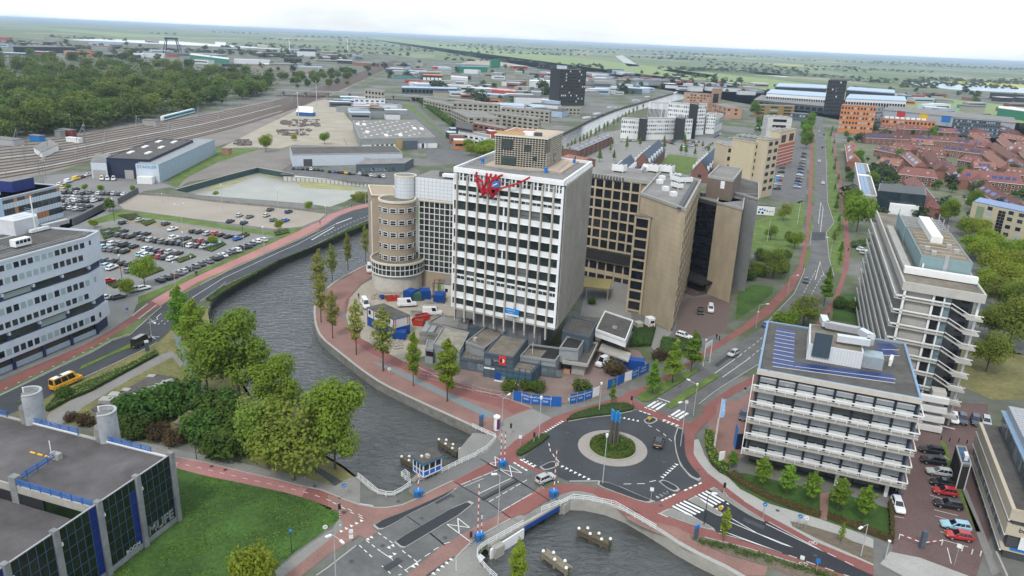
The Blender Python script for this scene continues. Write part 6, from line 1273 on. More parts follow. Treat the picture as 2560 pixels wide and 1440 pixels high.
for f,b,t,k,l in(('A','212,415','217,250','bo','blue round sign at the path corner by the lawn railing'),('9','612,1020','632,885','bo','blue sign on the pale pavement beside the cycle path'),('9','880,1070','897,970','bo','blue sign in the soil strip'),('9','928,1080','945,985','wo','white round sign with a black stroke'),('9','1010,1410','1030,1300','bp','thin blue plate sign beside the lower cycle path'),('9','905,1325','905,1285','wp','small post at the cycle path'),('B','1930,440','1932,370','yo','yellow and blue bollard sign on the north island'),('C','955,700','957,600','yo','yellow and blue bollard sign on the zebra island'),('B','1950,1340','1968,1180','wp','thin sign on the quay side island'),('D','885,1440','905,1270','wp','white sign post beside the median'),('B','1020,215','1100,200','wp','white panel on the promenade'),('E','1755,1050','1757,900','wo','pale round sign seen edge-on at the lawn'),('A','298,1000','298,830','wp','thin sign post at the verge tip'),('E','2025,1080','2028,1000','wp','small sign beside the verge'),('B','455,740','460,585','wp','thin lamp-like sign beside the red path'),('9','2040,1350','2075,1190','wp','white board near the dark red car'),('U','515,1110','515,990','wo','white round sign on the brick promenade'),('4','950,910','948,860','bo','sign on the pavement near the white office')): sign(f,b,t,k,l)
for f,b,t,l in(('E','1905,830','1893,680','traffic light on a banded pole at the lawn corner'),('B','615,690','621,590','traffic light on a banded pole in the bridge side hedge'),('B','1724,262','1731,160','traffic light on a banded pole by the zebra crossing'),('C','998,475','1020,322','traffic light on a banded pole at the dark road'),('B','350,585','355,465','traffic light on the grey plaza'),('A','1828,1050','1825,870','traffic light at the south west barrier')):
 (bx,by),(tx,ty)=pp(f,b+' '+t); g,h=HT(bx,by,tx,ty); h=max(h,2.6); o=thing('traffic_light',l,'traffic light',(g.x,g.y,0))
 for k in range(8): MB().tube((0,0,(h-.9)*k/8),(0,0,(h-.9)*(k+1)/8),.07,.07,8).build('pole_band',m_whitep if k%2 else m_black,o)
 MB().box(-.2,.2,-.15,.15,h-.95,h).build('signal_head',m_black,o)
# flag poles
def flag(f,base,top,col,label,w=.7,hh=2.8):
 (bx,by),(tx,ty)=pp(f,base+' '+top); g,h=HT(bx,by,tx,ty); o=thing('flagpole',label,'flagpole',(g.x,g.y,0)); MB().tube((0,0,0),(0,0,h),.07,.04,8).build('pole',m_whitep,o)
 if col:
  mb=MB(); n=6
  mb.add([(.06+w*(i%2)*(1-.1*math.sin(j)),.08*math.sin(j*1.3)*(i%2),h-.15-hh*j/n) for j in range(n+1) for i in(0,1)],[(2*j,2*j+1,2*j+3,2*j+2) for j in range(n)]); mb.build('flag',col,o)
m_flagb=M('flag_pale_blue',(.3,.5,.75),.7,.35,1.5); m_flagc=M('flag_cyan',(.03,.3,.6),.7,.1,1)
flag('9','255,505','300,105',m_flagb,'tall white flagpole with a blue and white flag at the hedge',.8,4); flag('9','248,500','285,250',None,'bare white flagpole beside the flag at the hedge')
flag('5','1425,1330','1435,1118',None,'white flagpole before the grey podium')
flag('3','702,1395','715,1310',m_flagc,'first cyan flag in the straight road car park',.9,3); flag('3','712,1395','722,1310',m_flagc,'second cyan flag in the straight road car park',.9,3)
flag('6','648,370','668,200',None,'pale pole on the art lawn'); flag('6','872,240','905,55',None,'tall pole on the art lawn near the road')
# white portal road sign
g1=W('D','1140,780')[0]; g2=W('D','1232,722')[0]; o=thing('portal_sign','white board on two tall legs beside the main road','road sign'); hh=HT(*pp('D','1140,780')[0],*pp('D','1165,455')[0])[1]
for g in(g1,g2): MB().tube(g,g+Vector((0,0,hh)),.09,.08).build('leg',m_whitep,o)
MB().bar(g1+Vector((0,0,hh-.6)),g2+Vector((0,0,hh-.6)),.08,1.2).build('board',m_whitep,o)
# sculpture of tall slabs
o=thing('slab_sculpture','group of tall dark slabs with blue tops on the roundabout','sculpture',W('B','1520,700')[0]); z=7.6
for i,(x,y,h) in enumerate(((-.75,0,7.9),(-.4,.35,7.5),(0,-.1,7.3),(.38,.3,7.35),(.75,0,7.2))):
 MB().box(x-.15,x+.15,y-.3,y+.3,0,h*.72).build('slab',M('slab_dark',(.1,.09,.08),.6,.2,1.5),o); MB().box(x-.15,x+.15,y-.3,y+.3,h*.72,h).build('slab_top',M('slab_blue',(.02,.22,.55) if True else 0,.5,.1,1),o)
# advertising column
g=W('B','188,522')[0]; o=thing('advertising_column','round purple and white advertising column on the plaza','advertising column',(g.x,g.y,0)); MB().tube((0,0,0),(0,0,2.9),.58,.58,20).build('drum',m_whitep,o); MB().tube((0,0,2.9),(0,0,3.1),.75,.7,20).build('cornice',m_lamph,o); MB().tube((0,0,3.1),(0,0,3.5),.7,.05,20).build('cap',m_lamph,o)
mb=MB(); n=8
mb.add([(.6*math.cos(-1.5+.22*i),.6*math.sin(-1.5+.22*i),z) for z in(.3,2.6) for i in range(n)],[(i,i+1,n+i+1,n+i) for i in range(n-1)]); mb.build('poster',M('poster_purple',(.09,.02,.12),.5,.3,3),o)
for f,b,t,l in(('8','1050,322','1055,232','dark information pillar with a blue top on the promenade'),('C','665,1000','690,830','dark blue slanted information pillar at the canal planting'),('4','1098,1185','1095,1105','dark stop pillar with a white panel near the black van')):
 (bx,by),(tx,ty)=pp(f,b+' '+t); g,h=HT(bx,by,tx,ty); o=thing('information_pillar',l,'information pillar',(g.x,g.y,0),.6); MB().box(-.45,.45,-.12,.12,0,h*.8).build('body',m_dslate,o); MB().box(-.46,.46,-.13,.13,h*.8,h).build('top_panel',m_pblue if 'blue' in l else m_whitep,o)
# hoarding
hw=M('hoarding_blue',(.01,.1,.36),.55,.08,1)
def hoard(f,s,label,cols,h=2.3,txt=None):
 P=W(f,s); o=thing('hoarding',label,'hoarding')
 for i,(a,b) in enumerate(zip(P,P[1:])):
  m_={'b':hw,'w':m_whitep,'g':m_steel}[cols[i]]; mb=MB(); mb.bar(a+Vector((0,0,h/2+.25)),b+Vector((0,0,h/2+.25)),.06,h); p=mb.build('panel',m_,o)
  MB().box(-.06,.06,-.06,.06,0,h+.35).build('post',m_steel,o,loc=a);
  if txt and i<len(txt) and txt[i]:
   d=(b-a).normalized(); n=Vector((d.y,-d.x,0)); c=(a+b)/2+n*.05+Vector((0,0,h*.72+.25)); text(txt[i],.55,c,(R(90),0,math.atan2(d.y,d.x)),m_whitep,p,'lettering',.004,((b-a).length/ (len(txt[i])*.36+.2),1,1) if False else (1,1,1))
   mb=MB();
   for k in(.45,.35): mb.bar(a+(b-a)*.2+n*.045+Vector((0,0,h*k+.25)),a+(b-a)*.75+n*.045+Vector((0,0,h*k+.25)),.01,.07)
   mb.build('small_print',m_whitep,p)
 return o
hoard('B','375,195 475,212 580,240 690,250 805,262 925,268','row of blue site hoarding panels with white lettering before the forecourt','bbbbb',txt=['','HORIZON','NAAR HET','CENTRUM',''])
hoard('B','1020,240 1105,222 1190,200 1280,170 1360,140','blue hoarding panels ending in a white panel behind the roundabout hedge','bbbw',txt=['MAKEN','NIEUWE','DINGEN',''])
hoard('D','-250,1130 -110,1080 0,1022 105,985 200,940 350,870','blue hoarding panels beside the blue container','bbwbb',txt=['','','','WONEN','BOUW'])
railing('B','-700,-75 -520,-40 -330,10 -150,70 0,130 180,170 370,190',2,'mesh site fence along the promenade edge',m_steel,(.2,1.1,1.9),2.4,.05,'site_fence',.04)
# building site
def corrug(L,w_,h,n=18):
 mb=MB(); P=[]; d=.05
 for side in(0,1):
  for i in range(n*2+1):
   x=L*i/(n*2); off=d*((i//1)%2)
   P.append((x if side==0 else L-x,off if side==0 else w_-off))
 mb.prism(P,.12,h); return mb
def container(f,a,b,L,w_,h,mat,label,z0=0,cat='container'):
 A,Bp=W(f,a+' '+b); t=yaw(A,Bp); o=thing('container',label,cat,(A.x,A.y,z0),t); corrug(L,w_,h).build('body',mat,o)
 for x in(0,L):
  for y in(0,w_): MB().box(x-.09,x+.09,y-.09,y+.09,0,h+.03).build('corner_post',mat,o)
 MB().box(L-.02,L+.06,.15,w_/2-.03,.2,h-.1).build('door',mat,o); MB().box(L-.02,L+.06,w_/2+.03,w_-.15,.2,h-.1).build('door',mat,o); MB().box(.02,L-.02,.04,w_-.04,h,h+.04).build('roof',mat,o)
 return o
container('J','2155,520','2420,555',6.1,2.4,2.6,m_blueb,'dark blue shipping container beside the hoarding')
container('I','355,1400','445,1420',3.0,3.6,2.9,m_blueb,'left blue site container before the round building'); container('I','525,1408','620,1405',3.0,3.6,2.9,m_blueb,'right blue site container before the round building')
container('I','445,1415','525,1412',2.6,2.4,2.4,M('container_green',(.06,.14,.1),.4,.1,1),'greenish glass cabin between two blue containers')
container('I','655,1435','745,1440',3.0,4.0,2.6,m_blueb,'blue container with an open top at the tower corner')
container('U','555,610','725,615',3.4,2.6,2.1,m_blueb,'open blue waste container under the leafy quay tree')
def skip_(f,a,b,L,w_,h,mat,label):
 A,Bp=W(f,a+' '+b); o=thing('waste_skip',label,'skip',(A.x,A.y,0),yaw(A,Bp)); mb=MB(); mb.add([(.5,0,.1),(L-.5,0,.1),(L-.5,w_,.1),(.5,w_,.1),(0,0,h),(L,0,h),(L,w_,h),(0,w_,h)],[(3,2,1,0),(0,1,5,4),(1,2,6,5),(2,3,7,6),(3,0,4,7)]); mb.add([(.55,.08,.3),(L-.55,.08,.3),(L-.55,w_-.08,.3),(.55,w_-.08,.3),(.08,.08,h),(L-.08,.08,h),(L-.08,w_-.08,h),(.08,w_-.08,h)],[(0,1,2,3),(4,5,1,0),(5,6,2,1),(6,7,3,2),(7,4,0,3)]); mb.build('body',mat,o)
 MB().box(-.05,L+.05,-.06,.02,h-.12,h).build('rim',mat,o); MB().box(.6,L-.6,.2,w_-.2,.3,h*.75).build('load',m_wood,o)
skip_('I','175,1420','235,1415',2.6,1.8,1.4,m_redc,'red skip with timber waste at the round building'); skip_('I','238,1418','298,1410',2.5,1.7,1.3,m_pred,'bright red skip beside the timber skip'); skip_('I','115,1400','155,1398',1.6,1.4,1.1,m_blueb,'small blue bin at the round building')
skip_('U','820,410','960,425',3.6,2.2,1.7,m_redc,'rust red open skip behind the site cabins'); skip_('U','915,370','1075,340',3.8,2.2,1.7,m_pred,'bright red skip behind the rust red one'); skip_('U','805,280','965,290',3.4,1.8,1.2,m_steel,'grey mesh cage of bags behind the cabins')
# site cabins, two storeys
cb=B('site_cabins','two storey blue and white site cabins with dark roofs behind the quay trees','site cabin',HT(*pp('U','812,525')[0],*pp('U','800,262')[0])[1],'U','212,150','575,318','800,262')
hc=cb.h; m_cabw=M('cabin_white',(.62,.61,.58),.6,.08,1)
cb.box('lower_cabin',0,cb.w,0,cb.d,0,hc/2-.03,m_blueb); cb.box('upper_cabin',.02,cb.w-.02,.02,cb.d-.02,hc/2,hc-.12,m_cabw); cb.rep('roof_panel',MB().box(.06,cb.w/4-.06,-.1,cb.d+.1,hc-.12,hc),m_roofd,[(cb.w/4*i,0,0) for i in range(4)]); cb.box('roof_edge',-.06,cb.w+.06,-.06,cb.d+.06,hc-.3,hc-.14,m_blueb)
cb.rep('corner_post',MB().box(-.1,.1,-.06,.06,0,hc-.2),m_blueb,[(cb.w/4*i,0,0) for i in range(5)]+[(cb.w,cb.d-.05,0)])
m_or=M('stripe_orange',(.7,.16,.03),.6,.1,2)
for y in(.1,.85): cb.box('orange_stripe',cb.w-.02,cb.w+.04,cb.d*y-.05,cb.d*y+.25,hc/2+.3,hc-.4,m_or)
cb.rep('window',MB().box(.3,1.2,-.05,.05,hc/2+.9,hc/2+2.0),g_dark,[(cb.w/4*i+.3,0,0) for i in range(4)])
# green and white site shed, rubble
gs=B('green_shed','low site shed with a bright green gable at the tower corner','shed',4.0,'I','735,1225','840,1240','820,1195'); gs.box('wall',0,gs.w,0,max(gs.d,3),0,3.6,m_cabw); gs.box('green_side',-.06,.06,-.02,max(gs.d,3),0,3.8,M('lime_green',(.2,.5,.03),.6,.1,1)); gs.box('roof',-.1,gs.w+.1,-.1,max(gs.d,3)+.1,3.6,3.8,m_roofg); gs.box('window',gs.w*.35,gs.w*.6,-.05,.05,1.2,2.2,g_dark)
o=thing('steel_frame','half demolished dark steel frame beside the green shed','frame',W('I','650,1370')[0])
for x in(0,1.5,3):
 for y in(0,3): MB().box(x-.1,x+.1,y-.1,y+.1,0,4.5).build('post',m_dkgrey,o)
for y in(0,3): MB().box(-.1,3.1,y-.08,y+.08,4.4,4.6).build('beam',m_bred if y else m_dkgrey,o)
rr=random.Random(8)
mb=MB()
for _ in range(420):
 x,y=rr.choice(((rr.uniform(40,330),rr.uniform(1330,1400)),(rr.uniform(620,700),rr.uniform(1180,1260)),(rr.uniform(560,760),rr.uniform(1400,1440))))
 g=W('I',f'{x},{y}')[0]; s=rr.uniform(.12,.5); mb.box(g.x-s,g.x+s,g.y-s*rr.uniform(.3,1),g.y+s,0,s*rr.uniform(.3,1.1))
for _ in range(400):
 x,y=rr.choice(((rr.uniform(1050,1300),rr.uniform(250,340)),(rr.uniform(480,700),rr.uniform(620,740)),(rr.uniform(1010,1180),rr.uniform(160,210)))); g=W('U',f'{x},{y}')[0]; s=rr.uniform(.1,.45); mb.box(g.x-s,g.x+s,g.y-s*rr.uniform(.3,1),g.y+s,0,s*rr.uniform(.3,1.1))
mb.build('rubble',M('rubble_grey',(.3,.27,.23),.95,.3,1.5))['kind']='stuff'
KIND+=[('minibus',(6.9,2.05,1.25,2.7,-3.4,2.35,-3.36,1.7,1.15)),('panel_van',(5.6,2.0,1.25,2.45,-2.75,1.7,-2.7,1.15,1.1))]
def pvan(k,f,xy,to,c,l):
 nm,dm=KIND[k]; a=W(f,xy)[0]; b=W(f,to)[0]; o=vehicle(nm,dm,True,l,'van' if k==6 else 'minibus'); o.location=(a.x,a.y,.08); o.rotation_euler=(0,0,yaw(a,b)); o.color=(*CC[c],1); return o
o=pvan(5,'F','890,1085','1060,1010','orange','yellow minibus with a white roof driving along the left road'); o.color=(.72,.36,.02,1)
MB().box(-3.0,1.2,-.6,.6,2.7,2.76).build('roof_panel',m_whitep,o); MB().box(-1.6,-.9,-.4,.4,2.76,2.85).build('roof_hatch',m_dkgrey,o)
o=pvan(6,'F','1890,545','2010,480','black','black van driving away on the left road'); MB().box(-2.3,.8,-.62,.62,2.45,2.5).build('roof_panel',M('van_roof_grey',(.3,.3,.3),.4,.1,1),o)
o=pvan(6,'5','1965,1288','1915,1312','white','white van with its tail lifted on the forecourt'); MB().bar((-2.7,0,2.35),(-3.6,0,2.7),1.7,.08).build('tailgate',m_whitep,o)
pvan(6,'U','760,145','860,140','white','white van with a blue side by the site containers'); pvan(6,'U','1110,265','1200,265','white','white van behind the red skips'); pvan(6,'U','185,150','215,200','white','white van beside the site cabins'); pvan(4+2,'Q','2035,1240','2038,1290','white','white van with a dark cab on the promenade by the round building')
# white truck
g=W('5','2245,1020')[0]; t=yaw(g,W('5','2330,1012')[0]); o=thing('lorry','white lorry cab with a red ring beside the sandstone tower','lorry',(g.x,g.y,0),t)
MB().box(-4,1.4,-1.1,1.1,.7,1.0).build('chassis',m_black,o); mb=MB(); mb.prism([(1.4,-1.2),(3.3,-1.2),(3.55,-.9),(3.55,.9),(3.3,1.2),(1.4,1.2)],.6,3.3); mb.build('cab',m_whitep,o); MB().box(3.3,3.6,-1.05,1.05,1.9,2.9).build('windscreen',g_dark,o); MB().box(1.9,3.1,-1.23,1.23,1.95,2.7).build('side_window',g_dark,o)
mb=MB(); pts=[(2.2+.55*math.cos(a*.4),-1.25,1.5+.55*math.sin(a*.4)) for a in range(17)]
for a,b in zip(pts,pts[1:]): mb.bar(a,b,.04,.16)
mb.build('red_ring',m_pred,o); MB().box(-2,-.3,-1.1,1.1,1.0,2.2).build('tank',m_conc,o)
for x in(2.6,-1,-3):
 for y in(-1,1): MB().tube((x,y*1.15-.15,.5),(x,y*1.15+.15,.5),.5,.5,14).build('wheel',m_tyre,o)
# barrier of the office yard
g=W('Z','310,1230')[0]; a=W('Z','140,1165')[0]; b=W('Z','460,1210')[0]; o=thing('yard_barrier','red and white swing barrier with dark pillar at the office yard','barrier')
MB().box(g.x-.35,g.x+.35,g.y-.3,g.y+.3,0,3.2).build('pillar',m_dslate,o); n=12
for e,s_ in((a,0),(b,1)):
 for k in range(6): MB().bar(g+(e-g)*(k/6)+Vector((0,0,1)),g+(e-g)*((k+1)/6)+Vector((0,0,1)),.08,.14).build('boom_section',m_whitep if k%2 else m_bred,o)
 MB().box(e.x-.06,e.x+.06,e.y-.06,e.y+.06,0,1).build('rest_post',m_whitep,o)
for i,(x,y) in enumerate(((612,1255),(685,1280),(750,1292),(458,420),(520,435),(588,440),(650,450))):
 g=W('Z',f'{x},{y}')[0]; tag(MB().tube((g.x,g.y,0),(g.x,g.y,1.0),.09,.09,8).build('bollard',m_whitep if i<3 else m_black),f"{'white' if i<3 else 'dark'} bollard in the office yard, {ordinal(i%3 if i<3 else i-3)} from the left",'bollard','bollards in the office yard')
# people
def make_person():
 me=bpy.data.meshes.new('person'); v=[(0,0,.95),(0,0,1.2),(0,0,1.42),(0,0,1.52),(0,0.02,1.7),(-.1,0,.9),(-.11,.02,.48),(-.11,-.02,.06),(-.11,.12,.04),(.1,0,.9),(.11,.1,.5),(.12,.02,.08),(.12,.16,.05),(-.2,0,1.4),(-.26,.03,1.12),(-.25,.12,.88),(.2,0,1.4),(.26,-.02,1.12),(.25,.06,.88)]
 e=[(0,1),(1,2),(2,3),(3,4),(0,5),(5,6),(6,7),(7,8),(0,9),(9,10),(10,11),(11,12),(2,13),(13,14),(14,15),(2,16),(16,17),(17,18)]
 me.from_pydata(v,e,[]); o=bpy.data.objects.new('person',me); COL.objects.link(o)
 o.modifiers.new('skin','SKIN'); r=[.16,.15,.16,.06,.115,.1,.075,.05,.045,.1,.075,.05,.045,.075,.05,.04,.075,.05,.04]
 for i,x in enumerate(r): me.skin_vertices[0].data[i].radius=(x,x)
 me.skin_vertices[0].data[0].use_root=True; sb=o.modifiers.new('sub','SUBSURF'); sb.levels=1; sb.render_levels=1
 bpy.context.view_layer.update(); m2=bpy.data.meshes.new_from_object(o.evaluated_get(bpy.context.evaluated_depsgraph_get())); bpy.data.objects.remove(o)
 ms=[M('dark_trousers',(.02,.022,.03),.9,.1,3),M('dark_jacket',(.03,.03,.035),.9,.1,3),M('skin_tone',(.45,.28,.2),.7,.05,3),M('pale_trousers',(.5,.5,.48),.9,.1,3)]
 for x in ms: m2.materials.append(x)
 for p in m2.polygons: z=p.center.z; p.material_index=0 if z<.95 else (2 if z>1.5 else 1)
 m3=m2.copy()
 for p in m3.polygons:
  if p.material_index==0:p.material_index=3
 return m2,m3
pm_=make_person()
for f,q,k,l in(('F','2330,390',0,'walker in dark clothes on the canal bank path, left of a pair'),('F','2362,375',0,'walker in dark clothes on the canal bank path, right of a pair'),('D','1328,395',0,'pedestrian in black beside the court entrance, left of two'),('D','1368,415',0,'pedestrian in black beside the court entrance, right of two'),('D','1738,1170',1,'pedestrian with a dark top and white trousers on the red path'),('4','1455,625',0,'walker on the red path behind the front row of cars, left of two'),('4','1466,622',0,'walker on the red path behind the front row of cars, right of two'),('Q','1440,680',0,'cyclist-like figure in black on the red path bend'),('Q','1820,475',0,'figure in black near the basin corner'),('Q','1765,465',1,'pale dressed figure near the basin corner'),('U','92,35',0,'person in black on the building site'),('6','893,385',0,'walker on the pavement of the sculpture garden'),('6','905,378',0,'second walker on the pavement of the sculpture garden'),('6','1250,445',0,'person in black on the right hand cycle path'),('6','1103,932',0,'person in black behind the solar roof')):
 g=W(f,q)[0]; tag(link('person',pm_[k],None,(g.x,g.y,.05),random.uniform(0,6.28)),l,'person')
x,y=tw.tx('H','1900,100',44.6); g=tw.o+tw.u*x+tw.n*y; tag(link('person',pm_[0],None,(g.x,g.y,44.98),1),'person in dark clothes on the tower roof beside the lattice box','person')
# art panel in the garden
ap=B('art_panel','angled white panel with black and blue shapes in the sculpture garden','artwork',5.0,'6','575,95','710,105',depth=.4); ap.box('panel',0,ap.w,0,.3,.3,4.6,m_whitep)
for i,(x,z,r_,mt) in enumerate(((.2,2.9,.5,m_pblue),(.32,3.1,.45,m_pblue),(.45,2.6,.5,m_pblue),(.15,1.5,.55,m_black),(.35,1.3,.6,m_black),(.6,2.3,.35,m_black),(.75,2.1,.3,m_black),(.88,2.3,.28,m_black))): mb=MB().tube((ap.w*x,-.03,z),(ap.w*x,-.0,z),r_,r_,14); mb.build('painted_shape',mt,ap.r)
ap.box('sloping_cap',-.2,ap.w+.1,-.05,.5,4.6,5.0,m_dkgrey)
# white curved office on the left
m_wht=M('office_white',(.56,.62,.7),.6,.06,.5,big=.06,bigs=.1); m_navy=M('navy_panel',(.02,.035,.085),.5,.12,1); g_off=M_glass('office_glass',(.01,.012,.018),(.04,.05,.06),.07,(.33,.42,.45),.33)
wo=B('white_office','long white office with navy window bands and a faceted end','office',25.3,'K','0,1185','1140,872',depth=17)
L0=-34.0; zf=lambda y,x=600:wo.fx('4',f'{x},{y}')[1]
cn_=W('K','1312,784',25.3)[0]; cl=Vector(((cn_-wo.o).dot(wo.u),(cn_-wo.o).dot(wo.n),0)); ew=cl-Vector((wo.w,0,0)); el=ew.length; ea=math.atan2(ew.y,ew.x)
foot=[(L0,0),(wo.w,0),(cl.x,cl.y),(cl.x-3,wo.d),(L0,wo.d)]; inset=[(L0,.7),(wo.w-.15,.7),(cl.x-.5,cl.y+.6),(cl.x-3.5,wo.d),(L0,wo.d)]
b1=(zf(568),zf(632)); b2_=(zf(828,640),zf(900,640)); b3_=(.2,zf(1010,640))
def tier(z0,z1,P,mat,name): mb=MB(); mb.prism(P,z0,z1); return mb.build(name,mat,wo.r)
tier(b1[0],24.9,foot,m_wht,'wall'); tier(b2_[0],b1[1],foot,m_wht,'wall'); tier(b3_[1],b2_[1],foot,m_wht,'wall')
for a,b in((b1[1],b1[0]),(b2_[1],b2_[0]),(0,b3_[1])): tier(a,b,inset,m_navy,'recessed_band')
tier(24.4,24.95,[(p[0],p[1]+(.5 if p[1]<9 else -.5)) for p in foot],m_roofd,'roof'); mb=MB(); pf=[Vector((x,y,25.1)) for x,y in foot]
for i in range(3): mb.bar(pf[i] if i!=0 else pf[0],pf[i+1],.35,.5)
mb.build('parapet',m_wht,wo.r)
sp=(wo.fx('4','525,400')[0]-wo.fx('4','180,500')[0])/7; hw2=.62
for zt_,zb_,ph in((zf(377,620),zf(417,620),0),(zf(477,585),zf(520,585),.5),(zf(652,660),zf(697,660),0),(zf(765,625),zf(805,625),.5),(zf(935,655),zf(980,655),0)):
 n=int((wo.w+32)/sp); xs=[wo.w-1.3-sp*(i+ph) for i in range(n)]
 wo.rep('window',MB().box(-hw2,hw2,-.03,.08,zb_,zt_),g_off,[(x,0,0) for x in xs],child=('frame',MB().box(-hw2-.08,hw2+.08,-.06,0,zb_-.1,zb_),m_wht))
 if ph==0:
  p=Vector((wo.w,0,0))+ew*.25; MBx=MB().box(-.45,.45,-.05,.08,zb_+.1,zt_-.1).build('window',g_off,wo.r,loc=(p.x,p.y,0),rz=ea)
for a,b in((b1[1],b1[0]),(b2_[1],b2_[0]),(.9,b3_[1])):
 n=int((wo.w+34)/7.6); wo.rep('strip_window',MB().box(.3,7.0,-.05,.05,a+.35,b-.5),M_glass('band_glass',(.006,.008,.012),(.05,.06,.055),.07,(.3,.35,.33),.2),[(wo.w-7.4-7.6*i,.72,0) for i in range(n)]); wo.rep('bracket',MB().box(-.25,.25,-.75,.1,b-.9,b-.2) if a>1 else MB().box(-.3,.3,-.5,.1,0,b),m_wht if a>1 else m_navy,[(wo.w-7.6*i-.1,.72,0) for i in range(n)])
 if a<1: wo.rep('ground_panel',MB().box(.4,7.0,-.12,.0,.2,1.5),M('pale_blue_panel',(.35,.42,.5),.6,.05,1),[(wo.w-7.4-7.6*i,.7,0) for i in range(n)])
mb=MB()
for z in(25.8,26.2):
 for i in range(2): mb.bar(pf[i]+Vector((0,.8,z-25.1)),pf[i+1]+Vector((-.4,.8,z-25.1)),.07,.07)
mb.build('railing',m_steel,wo.r)
x,y=wo.tx('K','255,860',25); x2,_y=wo.tx('K','830,790',25)
o=wo.box('plant_house',x,x2-2,y+1,y+7,24.9,28.6,M('plant_white',(.52,.54,.56),.7,.1,.6));
mb=MB(); mb.prism([(x2-2,y+1),(x2,y+3),(x2,y+7),(x2-2,y+7)],24.9,28.6); mb.build('plant_house_corner',wo.r.children[0].data.materials[0],wo.r)
mb=MB()
for z in(29.2,29.7):
 for a,b in(((x,y+1),(x2-2,y+1)),((x2-2,y+1),(x2,y+3)),((x2,y+3),(x2,y+7))): mb.bar((*a,z),(*b,z),.06,.06)
mb.build('railing',m_steel,wo.r); wo.box('duct',x2-1,x2+6.5,y+.2,y+1.6,25.2,26.2,m_steel); wo.box('duct',x+3,x2,y-.5,y+.5,25.2,25.9,m_whitep); wo.box('mast',x+4.4,x+4.6,y-.2,y,25,34,m_whitep)
xc,yc=wo.tx('K','310,990',25); wo.box('cleaning_gondola',xc-2.2,xc+1.8,yc-.6,yc+1.2,25.3,26.9,m_whitep); wo.rep('gondola_window',MB().box(-.35,.35,-.04,.04,0,.7),g_dark,[(xc-1.7+i*.95,yc-.62,26.0) for i in range(4)])
wo.rep('roof_pipe',MB().box(-30,-6,-.1,.1,25.0,25.2),m_steel,[(xc+4,yc+1.5+1.1*i,0) for i in range(6)])
# banded office behind it
h2_=HT(159,543,148,463)[1]
bo=B('banded_office','pale blue white banded office with a navy roof box, left edge','office',h2_,'K','12,352','785,172',depth=15)
bo.box('core',0,bo.w,.15,15,0,h2_-.4,m_dkgrey); bo.roof(m_roofb,.4,.3,m_wht); bo.box('left_end',-6,-.02,-.3,15,0,h2_,M('pale_blue_wall',(.42,.55,.72),.7,.05,.6))
nb_=int(h2_/3.3); ph_=h2_/nb_
for j in range(nb_): bo.box('spandrel',0,bo.w,0,.2,ph_*j+ (0 if j else 0),ph_*j+1.9,m_wht)
bo.box('spandrel',0,bo.w,0,.2,h2_-1.0,h2_-.4,m_wht); bo.rep('window',MB().box(.06,bo.w/16-.06,.02,.16,1.95,ph_-.05),M_glass('banded_glass',(.02,.03,.04),(.06,.07,.08),.08,(.4,.2,.1),.08),[(bo.w/16*i,0,ph_*j) for i in range(16) for j in range(nb_)])
bo.rep('blue_slit',MB().box(-.09,.09,-.03,.04,.15,1.7),M('slit_blue',(.2,.36,.5),.6,.1,1),[(bo.w/20*(i+.4),0,ph_*j) for i in range(20) for j in range(nb_)])
x,y=bo.tx('K','330,225',h2_); bo.box('roof_box',x-5.5,x+5,y,y+6,h2_-.4,h2_+3.6,M('navy_box',(.015,.03,.16),.6,.08,1)); bo.box('roof_box_top',x-5.7,x+5.2,y-.2,y+6.2,h2_+3.6,h2_+3.8,m_roofg); bo.box('roof_light',x-14,x-10,y+1,y+3,h2_-.4,h2_+.7,m_flagb)
# parking garage, lower left
gg=B('parking_garage','dark glass parking garage with blue railings and open decks, lower left','parking garage',12.0,'GA','25,1345','1800,152',depth=75)
g_gar=M_glass('garage_glass',(.006,.008,.006),(.012,.018,.012),.05); m_gb=M('garage_blue',(.02,.12,.4),.5,.12,1); m_gpil=M('garage_pillar',(.2,.21,.215),.85,.2,1.2,big=.2,bigs=.4); m_deck=M('garage_deck',(.092,.085,.086),.92,.3,.3,.1,10,big=.34,bigs=.12)
xs_=[gg.fx('GA',q)[0] for q in('30,1345','570,985','1045,670','1450,385','1800,152')]; bayw=(xs_[4]-xs_[1])/3; xs_=[xs_[4]-bayw*i for i in range(8)][::-1]; X3=xs_[5]
gg.box('upper_deck',X3,gg.w,0,75,10.7,11.1,m_deck); gg.box('upper_deck_edge',X3-.3,X3,0,75,10.1,11.3,m_conc); gg.box('lower_deck',-40,X3-.3,0,75,8.0,8.3,m_deck); gg.box('back_edge',gg.w,gg.w+.5,-.2,75,10.0,11.3,m_conc); gg.box('inner_shade_wall',X3-.2,X3+.1,10,75,8.3,10.1,m_black)
